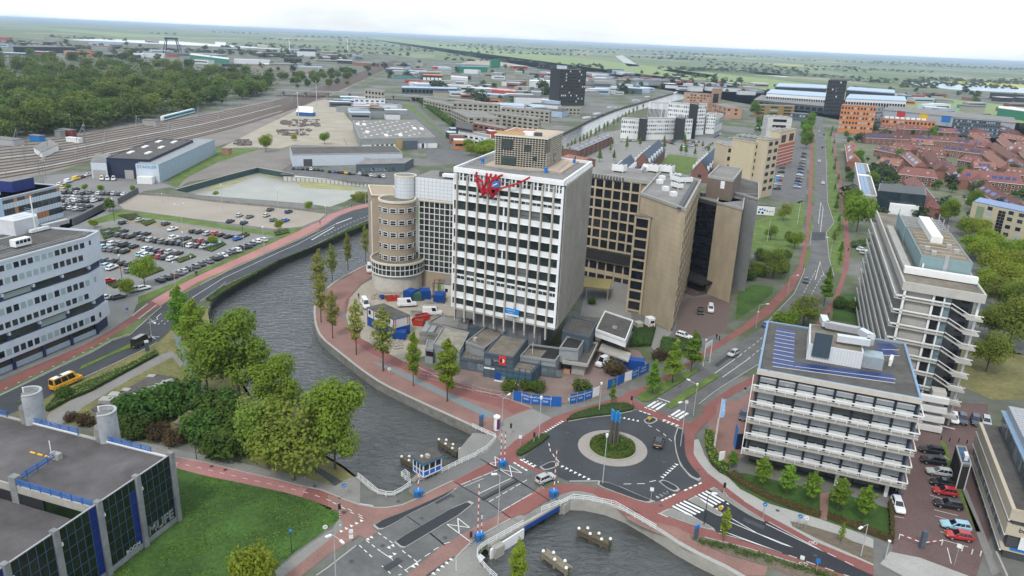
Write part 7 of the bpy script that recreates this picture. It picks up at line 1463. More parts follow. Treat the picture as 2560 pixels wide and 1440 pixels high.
for k in range(7):
 a,b=xs_[k],xs_[k+1]; cw_=(b-a-.9)/5
 gg.rep('glass_panel',MB().box(.03,cw_-.03,-.05,.05,.03,1.8),g_gar,[(a+.5+cw_*i,0,.95+1.84*j) for i in range(5) for j in range(6)])
 if k in(0,2,4,5): gg.rep('blue_panel',MB().box(.02,cw_-.02,-.09,-.04,0,1.84),M('cobalt_panel',(.006,.02,.15),.35,.08,1),[(a+.5+cw_*4,0,.95+1.84*j) for j in range(5 if k%2 else 6)])
 gg.rep('mullion',MB().box(-.04,.04,-.12,.06,.9,12),M('garage_mullion',(.05,.09,.16),.5,.1,2),[(a+.5+cw_*i,0,0) for i in range(6)]); gg.rep('transom',MB().box(a+.5,b-.4,-.1,.05,-.03,.03),M('garage_mullion'),[(0,0,.95+1.84*j) for j in range(1,6)])
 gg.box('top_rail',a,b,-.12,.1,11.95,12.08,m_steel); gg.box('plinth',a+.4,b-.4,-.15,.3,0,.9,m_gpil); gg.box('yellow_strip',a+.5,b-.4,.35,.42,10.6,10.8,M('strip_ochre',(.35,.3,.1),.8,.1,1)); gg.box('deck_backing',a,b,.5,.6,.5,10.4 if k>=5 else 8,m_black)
gg.rep('pillar',MB().box(-.38,.38,-.55,.4,0,12.4),m_gpil,[(x,0,0) for x in xs_],child=('bracket',MB().box(.38,.8,-.3,0,9.5,10.0),m_whitep))
def drail(x0,y0,x1,y1,z,nm='deck_railing'):
 mb=MB(); a=Vector((x0,y0,z)); b=Vector((x1,y1,z))
 for k,t in((.45,.22),(.85,.1),(1.15,.1)): mb.bar(a+Vector((0,0,k)),b+Vector((0,0,k)),.08,t)
 for p,_h in along([a,b],1.9): mb.bar(p,p+Vector((0,0,1.2)),.12,.12)
 return mb.build(nm,m_gb,gg.r)
(xa,ya)=gg.tx('GA','175,470',11.2); drail(X3-.2,.6,X3-.2,ya,11.2); x5,y5=gg.tx('GA','600,190',11.2); drail(xa,ya,x5,y5,11.2); x6,y6=gg.tx('GA','0,710',8.4); drail(X3-6,ya+.5,X3-20,ya+.5,8.4)
gg.box('ramp_post',xa-.5,xa+.5,ya-.5,ya+.8,8,12.6,m_gpil); gg.box('ramp_end',x5-.4,x5+.4,y5-.8,y5+.8,11.1,12.1,m_conc); gg.box('deck_post',x5-.05,x5+.05,y5+.9,y5+1.0,11,14,m_whitep)
gg.rep('yellow_block',MB().box(-.5,.5,-.12,.12,11.1,11.25),m_yellow,[(x5-.2,y5+1.6+1.5*i,0,R(90)) for i in range(3)]+[(x5-.2,y5+12,0,R(90)),(x5-.2,y5+13.6,0,R(90))])
ys=[gg.tx('N',q,11.3)[1] for q in('1883,900','1430,790','1090,700','400,550','250,520','0,480')]
drail(gg.w+.1,ys[0]-3,gg.w+.1,ys[1],11.2); drail(gg.w+.1,ys[2],gg.w+.1,ys[3],11.2); drail(gg.w+.1,ys[4]+3,gg.w+.1,75,11.2); gg.box('white_rail',gg.w-.1,gg.w+.0,.3,ys[1],11.35,11.6,m_whitep); gg.box('white_rail',gg.w-.1,gg.w,ys[2],ys[3],11.35,11.6,m_whitep)
for k,(t_,sz,z,n) in enumerate((('MUFE',2.1,1.9,5.5),('BOOM',.9,1.3,4.0))):
 tt=text(t_,sz,((xs_[6]+xs_[7])/2 if k==0 else xs_[6]-2.2,-.14,z),FACE,m_whitep,gg.r,'graffiti',.01,(1,1,1),.018)
g=gg.r; g2o=[(N_,q1,q2) for N_,q1,q2 in((1,'400,560','first round concrete stair turret at the garage, left edge'),(2,'1440,800','second round concrete stair turret at the garage, beside the mural'))]
for i,(q,tq,bq,l) in enumerate((('455,560','585,140','650,520',g2o[0][2]),('1480,815','1610,390','1665,750',g2o[1][2]))):
 (bx,by),(tx,ty)=pp('N',bq+' '+tq); gz,ht=HT(bx,by,tx,ty,11.3); p=W('N',q,11.3)[0]; rr_=30.0*dep(p,12)/FPX; away=(W('N',q.split(',')[0]+',0',11.3)[0]-p).normalized(); c=p+away*rr_*1.05; zt_=11.3+ht
 o=thing('stair_turret',l,'turret',(c.x,c.y,0),math.atan2(p.y-c.y,p.x-c.x))
 cyl(rr_,0,zt_,40,-1.0+.5,3.5,t=.28).build('shell',M('turret_concrete',(.34,.36,.385),.85,.2,.9,big=.2,bigs=.4),o); cyl(rr_+.06,zt_-.02,zt_+.12,40,-.5,3.5,t=.4).build('rim',m_steel,o); cyl(rr_-.3,0,zt_-2.6,32).build('landing',m_concd,o)
 MB().box(-1.2,1.0,-1.0,1.0,zt_-2.6,zt_-.7).build('lift_head',m_conc,o); MB().box(-1.25,1.05,-1.05,1.05,zt_-.7,zt_-.6).build('lift_roof',m_roofg,o); MB().box(rr_*math.cos(3.5)-.15,rr_*math.cos(3.5)+.15,rr_*math.sin(3.5)-.15,rr_*math.sin(3.5)+.15,zt_-4,zt_+.1).build('jamb',m_whitep,o)
# kiosk roofs below
o=thing('flat_roof_club','low building with a dark flat roof and white skylights in the park','building'); mb=MB(); P=W('F','1215,1395 2050,925 2370,985 2240,1060 1880,1270 1700,1440 1500,1520',3.2); mb.prism(P,0,2.9); mb.build('wall',m_concd,o); mb=MB(); mb.prism(P,2.9,3.2); mb.build('roof',m_roofd,o)
for q,s_ in(('1540,1235',1.1),('1425,1300',1.2),('2020,960',.8),('1680,1145',.8)):
 g=W('F',q,3.2)[0]; MB().box(g.x-s_,g.x+s_,g.y-s_*.8,g.y+s_*.8,3.2,3.9 if s_>1 else 3.35).build('skylight',m_pavel,o)
for k in range(5):
 g=W('F',f'{1860+k*95},{1205-k*42}',3.2)[0]; MB().box(-1.1,1.1,-.8,.8,3.3,3.45).build('roof_slab_panel',m_pavel,o,loc=(g.x,g.y,0),rz=.7)
g=W('F','1650,1285',3.2)[0]; MB().box(g.x-2.2,g.x+2.2,g.y-1.2,g.y+1.2,3.2,3.5).build('roof_lantern',m_roofd,o)
o=thing('mural_wall','wall with a pink and blue mural beside the second turret','wall'); a,b=W('N','1640,620 1755,630'); MB().bar(a+Vector((0,0,1.6)),b+Vector((0,0,1.6)),.3,3.2).build('wall',M('mural_blue',(.02,.25,.45),.7,.1,1),o); d=(b-a).normalized(); n=Vector((d.y,-d.x,0)); MB().bar(a+(b-a)*.2+n*.17+Vector((0,0,1.6)),a+(b-a)*.75+n*.17+Vector((0,0,1.6)),.02,2.4).build('painted_figure',M('mural_pink',(.55,.1,.25),.7,.5,1.5),o)
bw_=B('garden_shed','small brick shed with a mossy roof among the shrubs','shed',3,'7','1298,285','1412,303','1520,215'); bw_.box('wall',0,bw_.w,0,bw_.d,0,2.7,m_concd); bw_.box('roof',-.2,bw_.w+.2,-.2,bw_.d+.2,2.7,3,M('moss_roof',(.17,.13,.08),.95,.3,1))
for i in range(8):
 g=W('7',f'{1830+i*13},{512-i*9}')[0]; MB().box(-.12,.12,-.12,.12,0,1.6).build('x',m_dslate,None,loc=(g.x,g.y,0)).name='garden_post'
for x in [o for o in COL.objects if o.name.startswith('garden_post')]: tag(x,'grey blue fence post in the row beside the dark shrubs','post','fence posts by the shrubs')
# works hall and neighbours
m_bluew=M('hall_blue_grey',(.3,.38,.46),.7,.06,.4); m_navyw=M('hall_navy',(.02,.028,.06),.6,.1,.5)
sh=B('works_hall','dark roofed works hall with white rooflights beside the railway','hall',10.2,'T','1212,294','1702,314','2205,92'); sh.box('wall',0,sh.w,0,sh.d,0,9.9,m_navyw); sh.roof(m_roofd,.25,.3,m_navyw)
for q in('1815,112','1990,118','1660,172','1845,178','1495,236','1695,242'): x,y=sh.tx('T',q,10); sh.box('rooflight',x-1.0,x+1.0,y-3.4,y+3.4,9.9,10.5,m_whitep)
x,z=sh.fx('T','1480,500'); sh.box('gate',x-2.2,x+2.2,-.06,.05,0,4.4,m_pavel)
s3=B('annex_hall','long pale blue works hall with cyan lettering','hall',9.0,'T','1547,364','1808,372','2452,82'); s3.box('wall',0,s3.w,0,s3.d,0,8.4,m_bluew); s3.roof(m_gpanel,.2,.3,m_bluew); s3.rep('seam',MB().box(-.02,.04,-.03,.03,0,8.7),M('seam_grey',(.25,.32,.39),.7,0),[(s3.w,s3.d*i/24,0) for i in range(1,24)])
s3.box('white_front',-.02,s3.w,-.05,.02,0,8.8,M('hall_white',(.5,.55,.62),.7,.05,.5)); x,z=s3.fx('T','1678,400'); text('STADLER',1.9,(x,-.12,z),FACE,M('cyan_letters',(.02,.3,.55),.5,0),s3.r,'lettering',.05,(1.25,1,1)); s3.box('white_store',s3.w*.15,s3.w*.8,-4.5,-.3,0,3.4,m_whitep)
s4=B('white_annex','white low annex at the left end of the works hall','hall',8.4,'T','1032,340','1212,345','1260,250'); s4.box('wall',0,s4.w,0,s4.d,0,8.2,M('hall_white')); s4.box('door',.6,s4.w-.6,-.06,.05,0,4.4,m_pavel); s4.box('roof',-.1,s4.w,-.1,s4.d,8.2,8.4,m_roofg)
sr=B('showroom','white showroom with a dark roof beside the fallow lot','showroom',7,'S','757,385','1006,381','985,364'); sr.box('wall',-6,sr.w,0,sr.d,0,6.4,M('hall_white')); sr.roof(m_roofd,.3,.4,m_pavel,x0=-6); x,z=sr.fx('S','770,412'); sr.box('door',x-2.5,x+2.5,-.08,.05,0,4,m_dkgrey); text('Cozy',1.6,(sr.w*.63,-.1,3.8),FACE,m_gpanel,sr.r)
s5=B('showroom_wing','slate grey glazed wing of the white showroom','showroom',4.8,'S','890,411','1012,408','1034,395'); s5.box('wall',0,s5.w,0,s5.d,0,4.6,m_dslate); s5.box('roof',-.2,s5.w+.2,-.2,s5.d,4.6,4.9,m_roofg); s5.rep('window',MB().box(.1,2.2,-.06,.05,.4,2.6),g_pod,[(3+2.5*i,0,0) for i in range(8)])
rt_=B('retail_store','flat grey retail store with many rooflights and white loading doors','store',8,'S','900,346','1088,342','1040,299'); rt_.box('wall',0,rt_.w,0,rt_.d,0,7.4,m_gpanel); rt_.roof(m_roofg,.3,.4,m_conc)
rr=random.Random(4)
rt_.rep('rooflight',MB().box(-.8,.8,-.7,.7,7.7,8.1),m_whitep,[(rt_.w*(.08+.84*((i*7)%10)/10),rt_.d*(.06+.9*i/44),0) for i in range(44)]); rt_.rep('long_rooflight',MB().box(-1.3,1.3,-5,5,7.7,8.4),m_whitep,[(rt_.w*x,rt_.d*y,0) for x,y in((.05,.75),(.14,.72),(.13,.3),(.36,.12),(.55,.12),(.83,.45),(.93,.42))])
rt_.rep('loading_door',MB().box(-2.6,2.6,-.1,.05,.3,3.6),m_whitep,[(rt_.w*(.07+.062*i),0,0) for i in range(7)]+[(rt_.w*(.8+.06*i),0,0) for i in range(4)]); rt_.box('blue_bay',rt_.w*.57,rt_.w*.75,-3,.1,0,6,m_dslate); rt_.box('ochre_bay',rt_.w*.46,rt_.w*.55,-.5,.1,0,6.6,M('ochre_wall',(.38,.28,.14),.8,.1,1))
wallline('brick_wall','S','185,564 230,540 272,517',.5,0,2.6,M('dark_brick_wall',(.09,.09,.105),.9,.15,2),'dark brick wall between the two parking lots, left part','wall'); wallline('brick_wall','S','298,511 347,483',.5,0,2.6,M('dark_brick_wall'),'dark brick wall between the two parking lots, right part','wall')
wallline('lot_wall','S','348,487 440,492 560,508 700,520 815,534',.25,0,1.0,m_concd,'low wall at the back of the gravel lot','wall')
# railway
tp=pp('S','-60,358 168,341 302,318 487,290 605,267 705,247 800,214 870,190 985,150'); bp_=pp('S','-60,466 117,434 300,392 480,352 600,320 705,286 783,256 872,218 1000,158')
m_mg=M('line_mast_grey',(.17,.18,.19),.6,.1,1); m_rail=M('rusty_rail',(.13,.085,.06),.7,.2,1); m_bed=M('sleeper_bed',(.12,.09,.075),.95,.25,.8);
def lp(i,t): return G(tp[i][0]*(1-t)+bp_[i][0]*t,tp[i][1]*(1-t)+bp_[i][1]*t)
for k in range(12):
 t=.07+k*.076; P=[lp(i,t) for i in range(9)]; P=smooth_line(P,1); o=thing('railway_track',f'railway track, {ordinal(k)} from the wood','railway track',(0,0,0),0,'tracks of the rail yard')
 mb=MB(); ribbon(mb,P,2.7,.02,.035); mb.build('sleeper_bed',m_bed,o)
 for s_ in(-.75,.75): mb=MB(); ribbon(mb,offset_line(P,s_),.24,.03,.2); mb.build('rail',m_rail,o)
for k,t in enumerate((.40,.78)): mb=MB(); ribbon(mb,[lp(i,t) for i in range(6)],3.2,.03,.05); mb.build('service_path',m_pavel)['kind']='structure'
for j in range(15):
 fi=j*.44; i=int(fi); u_=fi-i; t0,t1=((.02,.55) if j%2 else (.45,.97)); a=lp(i,t0).lerp(lp(i+1,t0),u_); b=lp(i,t1).lerp(lp(i+1,t1),u_); o=thing('catenary_portal',f'grey overhead line portal, {ordinal(j)} from the left end of the yard','portal',(0,0,0),0,'overhead line portals')
 for p in(a,b): MB().tube(p,p+Vector((0,0,8.5)),.17,.13,6).build('mast',m_mg,o)
 MB().bar(a+Vector((0,0,7.6)),b+Vector((0,0,7.6)),.22,.35).build('beam',m_mg,o)
def train(f,a,b):
 A,Bp=W(f,a+' '+b); t=yaw(A,Bp); L=(Bp-A).length; o=thing('train','white and cyan two car train standing beside the wood','train',(A.x,A.y,0),t); mc=M('train_cyan',(.02,.38,.5),.4,.05,1)
 for i in(0,1):
  x0,x1=L*i/2+.3,L*(i+1)/2-.3; MB().box(x0,x1,-1.4,1.4,.9,3.7).build('car_body',mc,o); MB().box(x0,x1,-1.3,1.3,3.7,4.1).build('roof',m_whitep,o); MB().box(x0+.6,x1-.6,-1.44,1.44,2.1,3.0).build('window_band',g_dark,o); MB().box(x0,x1,-1.42,1.42,.9,1.5).build('lower_stripe',m_whitep,o)
 for x,s_ in((0,-1),(L,1)): mb=MB(); mb.prism([(x-s_*.4,-1.4),(x+s_*1.6,-.8),(x+s_*1.6,.8),(x-s_*.4,1.4)],.8,3.6); mb.build('nose',m_whitep,o)
train('1','1210,903','1440,842')
for f,b,t in(('1','2228,1010','2215,690'),('1','2358,790','2350,605')): lamp(f,b,t,(),'tall floodlight mast on the sand yard'+(' near the tent' if '2358' in b else ''),m_mast,r=.45)
for i,(x,y0,y1) in enumerate(((240,800-0,520),(540,1030,850),(655,1180,930),(1265,850,730),(1440,1000,850),(1735,800,670),(180,930,700),(345,1330,1190),(770,1170,1080),(965,1080,1020),(1290,990,940),(1040,960,880),(630,1060,960),(1660,905,830),(320,1290,1190),(50,1330,1260),(195,1250,1080),(575,1190,1130))):
 (bx,by),(tx,ty)=pp('1',f'{x},{y0} {x},{y1}'); g,h=HT(bx,by,tx,ty); o=thing('yard_mast',f'thin grey mast along the rail yard, {ordinal(i)} counted','mast',(g.x,g.y,0),0,'masts of the rail yard'); MB().tube((0,0,0),(0,0,min(h,26)),.17,.1,6).build('pole',m_mg,o); MB().box(-.6,.6,-.2,.2,min(h,26)-.3,min(h,26)).build('head',m_steel,o)
g=W('1','2278,862')[0]; o=thing('work_tent','white roofed blue tent on the sand yard','tent',(g.x,g.y,0),-.1); MB().box(-7.5,7.5,-4,4,0,3.5).build('side',M('tent_blue',(.02,.1,.3),.6,.1,1),o); mb=MB(); mb.add([(-8,-4.5,3.5),(8,-4.5,3.5),(8,4.5,3.5),(-8,4.5,3.5),(-7,0,8.5),(7,0,8.5)],[(0,1,5,4),(2,3,4,5),(1,2,5),(3,0,4)]); mb.build('roof',m_whitep,o)
o=B('relay_house','small white railway relay house by the tracks','hut',3.6,'1','248,1090','310,1130','432,1075'); o.box('wall',0,o.w,0,o.d,0,3.3,m_whitep); o.box('roof',-.3,o.w+.3,-.3,o.d+.3,3.3,3.6,m_roofg)
for f,q,s_,m_,l in(('1','280,1050',(9,4,4),m_pblue,'blue container stack at the wood edge'),('1','500,1010',(12,5,4.5),M('brick_red_box',(.2,.04,.04),.7,.1,1),'dull red shed at the wood edge'),('1','450,1020',(5,4,4.5),m_gpanel,'grey cabin beside the dull red shed'),('1','60,1075',(20,7,4),m_steel,'grey flat sheds at the left wood edge'),('1','1130,935',(13,5,4.5),m_pavel,'row of pale relay cabinets beside the tracks'),('1','1220,790',(9,6,5),M('hut_blue',(.15,.35,.5),.6,.1,1),'pale blue hut among the trees'),('1','555,1058',(11,3,3),m_whitep,'white tank wagons on the siding'),('1','1690,1150',(5,3,4),M('small_brick',(.35,.2,.13),.9,.1,1),'small brown brick hut on the fallow lot')):
 g=W(f,q)[0]; o=thing('yard_hut',l,'hut',(g.x,g.y,0),-.35); a,b,c=s_; MB().box(-a/2,a/2,-b/2,b/2,0,c*.9).build('wall',m_,o); MB().box(-a/2-.2,a/2+.2,-b/2-.2,b/2+.2,c*.9,c).build('roof',m_roofg if m_ is not m_whitep else m_whitep,o)
mb=MB()
for _ in range(240):
 x,y=rr.choice(((rr.uniform(2070,2310),rr.uniform(965,1010)),(rr.uniform(2150,2380),rr.uniform(890,945)),(rr.uniform(1760,1860),rr.uniform(1045,1085)),(rr.uniform(2100,2160),rr.uniform(900,930)))); g=W('1',f'{x},{y}')[0]; s_=rr.uniform(.3,1.4); mb.box(g.x-s_*1.6,g.x+s_,g.y-s_,g.y+s_,0,rr.uniform(.3,1.3))
mb.build('scrap_debris',M('scrap_dark',(.14,.12,.11),.9,.5,.5))['kind']='stuff'
# balcony office with solar roof
m_ofw=M('balcony_white',(.72,.72,.71),.5,.06,1); m_slabc=M('balcony_slab',(.36,.34,.3),.9,.14,1); m_blind=M_glass('blind_panel',(.22,.24,.26),(.3,.32,.34),.6,(.05,.06,.06),.12); m_solar=M('solar_cells',(.012,.032,.13),.4,.15,2,spec=.35)
of=B('balcony_office','white office with continuous balconies and solar panels on its roof','office',20.5,'O','230,8','1975,328','1813,-262')
w_,d_=of.w,of.d; off=-.0; zz_=lambda y:of.fx('O',f'230,{y}',-.6)[1]
of.box('core',.6,w_-.6,.75,d_,3.2,19.4,m_dkgrey); of.box('fascia',-.05,w_+.05,-.2,-.01,of.fx('O','1000,205')[1],20.5,M('office_fascia',(.48,.45,.4),.85,.08,1)); of.roof(m_roofd,.25,.4,M('roof_edge_blue',(.2,.3,.42),.6,.1,1)); of.box('left_wall',0,.5,.3,d_,3.2,19,m_wood); of.box('right_wall',w_-.5,w_,.3,d_,3.2,19,M('right_cladding',(.07,.09,.13),.6,.1,1))
for q in('1850,100','1890,190','1600,240','1530,235','650,10'):
 x,y=of.tx('O',q,20); of.box('blue_patch',x-1.2,x+1.0,y-.8,y+.7,19.99,20.012,M('patch_blue',(.02,.12,.4),.8,.3,1))
zs_=[zz_(y) for y in(235,405,578,752,925)]; pit=(zs_[0]-zs_[-1])/4; lev=[zs_[0]-pit*i for i in range(6)]; lev=[z for z in lev if z>2.5]
nb_=8; bwd=(w_-1.0)/nb_; top=of.fx('O','1000,235')[1]
for k,z in enumerate(lev):
 zt_=top if k==0 else lev[k-1]-.35
 of.box('balcony_slab',-.5,w_+.7,-.7,.8,z-.3,z,m_slabc); of.box('balcony_slab',w_,w_+.7,1.6,d_,z-.32,z,m_slabc)
 of.box('balcony_rail',-.55,w_+.8,-.8,-.62,z+.85,z+1.05,m_ofw); of.box('side_rail',w_+.6,w_+.8,-.8,d_*.3,z+.95,z+1.15,m_ofw); of.box('lower_rail',-.5,w_+.7,-.73,-.68,z+.45,z+.5,m_ofw)
 of.rep('rail_post',MB().box(-.04,.04,-.74,-.66,0,.9),m_ofw,[(w_/15*i,0,z) for i in range(16)])
 of.rep('blind_window',MB().box(.2,bwd-.2,.5,.7,z+1.25,zt_-.3),m_blind,[(.5+bwd*i,0,0) for i in range(nb_)],child=('window_head',MB().box(.2,bwd-.2,.42,.66,zt_-.3,zt_-.08),m_ofw))
 of.rep('white_panel',MB().box(.2,bwd-.2,.46,.7,z,z+.95),M('panel_pale',(.6,.62,.62),.6,.05,1),[(.5+bwd*i,0,0) for i in range(nb_)]);
 of.rep('vent_window',MB().box(.3,bwd/2-.1,.48,.68,z+.97,z+1.25),g_dark,[(.5+bwd*i+bwd/2*q,0,0) for i in range(nb_) for q in(0,1) if (i*5+k*3+q)%4<2])
of.rep('column',MB().box(-.2,.2,.25,.74,2.8,top+.2),M('column_navy',(.012,.018,.035),.5,.1,1),[(.5+bwd*i,0,0) for i in range(nb_+1)]); of.rep('edge_post',MB().box(-.07,.07,-1,-.86,lev[-1]-.3,top+.6),m_ofw,[(-.5,0,0)])
of.box('ground_core',1,w_-1.5,3.2,d_-1,0,3.2,m_black); of.rep('ground_window',MB().box(.1,4.4,3.0,3.2,.4,2.7),M_glass('ground_glass',(.008,.01,.012),(.1,.11,.12),.08),[(1+4.6*i,0,0) for i in range(int((w_-3)/4.6))]); of.rep('ground_pier',MB().box(-.3,.3,1.2,1.8,0,3),m_ofw,[(w_*.62,0,0),(w_*.93,0,0)])
px_,py_=of.tx('6','940,1255',20); qx,qy=of.tx('6','1345,1320',20)
zt_=of.fx('6','940,1125',py_)[1]; pw=qx-px_; pd=of.tx('6','965,980',zt_)[1]-py_
of.box('penthouse',px_,qx,py_,py_+pd,20,zt_,M('ribbed_white',(.55,.57,.6),.6,.06,1)); of.box('penthouse_roof',px_+.3,qx-.3,py_+.3,py_+pd-.3,zt_,zt_+.05,m_roofb); of.rep('rib',MB().box(-.04,.04,-.06,.02,20,zt_),m_ofw,[(px_+.5*i,py_,0) for i in range(int(pw/.5))])
a=of.fx('6','980,1220',py_-.3); b=of.fx('6','1140,1090',py_-.3); of.box('dark_board',a[0],b[0],py_-.35,py_-.2,a[1],b[1]+.6,M('slate_board',(.04,.065,.085),.7,.1,1))
mb=MB(); z=zt_+1.2; P=[Vector((px_+pw*x,py_+pd*y,z)) for x,y in((.25,1.15),(.3,.8),(.95,.75),(1.15,.5),(1.1,.25),(.5,.22))]
for i,(p,q) in enumerate(zip(P,P[1:])): of.rep('duct',MB().bar(p,q,1.3,1.2),m_steel if i%2 else M('duct_silver',(.6,.63,.66),.4,.06,1,metal=.3),[(0,0,0)])
of.box('air_unit',qx+.2,qx+3.6,py_+1,py_+4.5,20,22.6,M('louvre_grey',(.3,.38,.42),.6,.1,1)); of.rep('louvre',MB().box(qx+.1,qx+3.7,py_+.92,py_+1.02,-.05,.05),m_steel,[(0,0,20.3+.3*i) for i in range(8)])
x,y=of.tx('6','1570,1290',20.5);
for i in range(3): of.box('split_unit',x-.3+.2*i,x+.2+.2*i,y+1.0*i,y+.8+1.0*i,20.3,21.6,m_ofw)
def panels(c0,cu,cv,nu,nv):
 A=Vector((*of.tx('6',c0,20.2),0)); U=Vector((*of.tx('6',cu,20.2),0))-A; V=Vector((*of.tx('6',cv,20.2),0))-A; me=None; t=math.atan2(U.y,U.x); a,b=U.length/nu,V.length/nv
 for i in range(nu):
  for j in range(nv):
   p=A+U*((i+.5)/nu)+V*((j+.5)/nv)
   if me is None: o=MB().box(-a/2+.03,a/2-.03,-b/2+.05,b/2-.02,.1,.16).build('solar_panel',m_solar,of.r,loc=(p.x,p.y,20.1),rz=t); me=o.data; fm=MB().box(-a/2+.01,a/2-.01,-b/2,-b/2+.08,.05,.2).build('panel_frame',m_ofw,o).data
   else: o=link('solar_panel',me,of.r,(p.x,p.y,20.1),t); link('panel_frame',fm,o)
panels('690,1270','850,1300','725,1010',3,9); panels('685,1300','1600,1425','690,1270',14,1); panels('850,1300','1600,1395','853,1268',11,1); panels('1480,1215','1615,1220','1482,1130',3,2)
a=of.fx('O','350,58'); b=of.fx('O','655,125'); text('R',1.5,(a[0],-.05,a[1]),FACE,M('letter_navy',(.02,.03,.25),.5,0),of.r); text('ROGGEMA GEERDINK ADVOCATEN',.62,(b[0],-.05,b[1]+.1),FACE,M('letter_grey',(.3,.28,.26),.6,0),of.r); of.box('red_rule',a[0]+1.0,a[0]+1.07,-.04,.0,a[1]-.8,a[1]+.8,m_pred)
# blue hoarding at its corner
o=thing('blue_screen','tall bright blue screen left of the balcony office','screen'); a,b=W('9','410,490 435,470'); c=W('9','398,450')[0]; MB().bar(c+Vector((0,0,2.4)),a+Vector((0,0,2.4)),.1,4.8).build('panel',m_pblue,o); MB().bar(a+Vector((0,0,1.8)),W('9','495,480')[0]+Vector((0,0,1.8)),.1,3.4).build('side_panel',m_navyw,o)
tag(MB().box(-.55,.55,-.12,.12,0,2.8).build('sign_stele',m_ofw,None,loc=W('9','302,600')[0],rz=.3),'white sign stele in the yellow hedge','sign')
# concrete gallery block
cb=B('gallery_block','long concrete gallery block with an outside stair end and blue grey plant room','building',30,'Y','270,497','750,577','<105,72')
w_,d_=cb.w,cb.d; m_rc=M('raw_concrete',(.41,.395,.36),.9,.12,.6,.1,5,big=.1,bigs=.1); zc_=lambda y,x=330:cb.fx('Y',f'{x},{y}')[1]
cb.box('core',.6,w_*.62,.6,d_,0,29,m_rc); cb.box('stair_core',w_*.62,w_-.8,3.5,d_,0,29,m_dkgrey); cb.box('fascia',-.4,w_+.2,-.6,d_+.3,zc_(548),29.9,m_rc); cb.box('roof',.2,w_-.3,.1,d_,29.9,29.98,m_roofb); mbp=MB(); mbp.box(-.4,w_+.2,-.6,-.2,29.9,30.4); mbp.box(-.4,0,-.2,d_,29.9,30.4); mbp.box(w_-.2,w_+.2,-.2,d_,29.9,30.4); mbp.build('parapet',m_rc,cb.r)
zf_=[zc_(y,x) for y,x in((600,330),(688,310),(775,290),(862,270),(950,320),(1035,340))]; pit=(zf_[0]-zf_[-1])/5; lv=[zf_[0]-pit*i for i in range(9)]; lv=[z for z in lv if z>.8]
for k,z in enumerate(lv):
 cb.box('gallery_slab',-.6,w_*.62,-.4,.6,z-.3,z,m_rc); cb.box('gallery_rail',-1.25,w_*.62,-.5,-.36,z+.45,z+.75,m_ofw); cb.box('end_panel',.9,w_*.38,.3,.62,z+.1,z+pit-.6,M('end_panel_concrete',(.36,.34,.31),.9,.1,.6))
 o=cb.box('window',w_*.42,w_*.52,.35,.62,z+.5,z+pit-.7,g_dark); MB().box(w_*.415,w_*.525,.3,.36,z+.4,z+.5).build('frame',m_ofw,o); cb.box('glass_door',w_*.545,w_*.63,.3,.55,z,z+pit-.6,M_glass('door_glass',(.1,.16,.18),(.2,.27,.3),.1)); cb.box('pier',w_*.525,w_*.545,-.2,.6,z,z+pit-.2,m_ofw)
 for dz,w0 in((.9,.14),(.05,.3)): mb=MB(); mb.bar((w_*.62,-1,z+dz),(w_*.85,-1.4,z-pit*.5+dz),.16,w0); mb.bar((w_*.85,-1.4,z-pit*.5+dz),(w_*1.03,-1.4,z-pit*.5+dz),.16,w0); mb.build('stair_flight' if dz<.5 else 'stair_rail',m_ofw if dz>.5 else m_rc,cb.r)
 cb.box('landing',w_*.83,w_*1.03,-1.5,2.2,z-pit*.5-.25,z-pit*.5,m_rc); cb.box('landing_window',w_*.8,w_*.9,3.3,3.5,z+.2,z+pit-.8,g_dark)
 cb.box('side_slab',-1.5,.5,-.5,d_,z-.2,z,m_rc); cb.box('side_rail',-1.55,-1.4,-.5,d_,z+.7,z+1.05,m_ofw); cb.box('side_parapet',-1.5,-1.38,-.5,d_,z,z+.45,m_rc)
 n=22; cb.rep('side_window',MB().box(.48,.62,.3,d_/n-.5,.5,pit-.6),M_glass('gallery_glass',(.12,.13,.13),(.25,.26,.26),.15),[(0,.6+(d_-1)/n*i,z) for i in range(n)])
cb.rep('end_column',MB().box(-.22,.22,-.3,.3,0,29),m_ofw,[(w_-.4,1.2,0),(.3,-.2,0),(w_*.4,.2,0)])
pr=lambda q:cb.tx('Y',q,30); (ax,ay),(bx,by)=pr('345,440'),pr('635,465'); zt_=cb.fx('Y','345,328',ay)[1]; pd=cb.tx('Y','222,75',zt_)[1]-ay
cb.box('plant_room',ax,bx,ay,ay+pd*.62,30,zt_,M('plant_blue_grey',(.2,.29,.3),.7,.08,.8)); cb.box('plant_roof',ax+.25,bx-.25,ay+.3,ay+pd*.62-.3,zt_,zt_+.06,m_roofb); cb.rep('roof_strip',MB().box(ax+.8,bx-.8,-.5,.5,zt_+.06,zt_+.14),M('strip_tan',(.3,.24,.16),.9,.1,1),[(0,ay+3+3.4*i,0) for i in range(int(pd*.6/3.6))]); cb.box('plant_screen',ax-.3,ax,ay+pd*.62,ay+pd,30,zt_,M('plant_blue_grey'))
cb.rep('steel_frame',MB().box(ax,bx,-.12,.12,zt_-.3,zt_),m_steel,[(0,ay+pd*.66+2.6*i,0) for i in range(int(pd*.36/2.6))]); cb.rep('steel_post',MB().box(-.12,.12,-.12,.12,30,zt_+1),m_steel,[(x,ay+pd*k,0) for x in(ax,bx) for k in(.7,.85,1)]); cb.box('roof_duct',ax+(bx-ax)*.35,ax+(bx-ax)*.6,ay+pd*.3,ay+pd*.8,zt_,zt_+1.6,m_ofw)
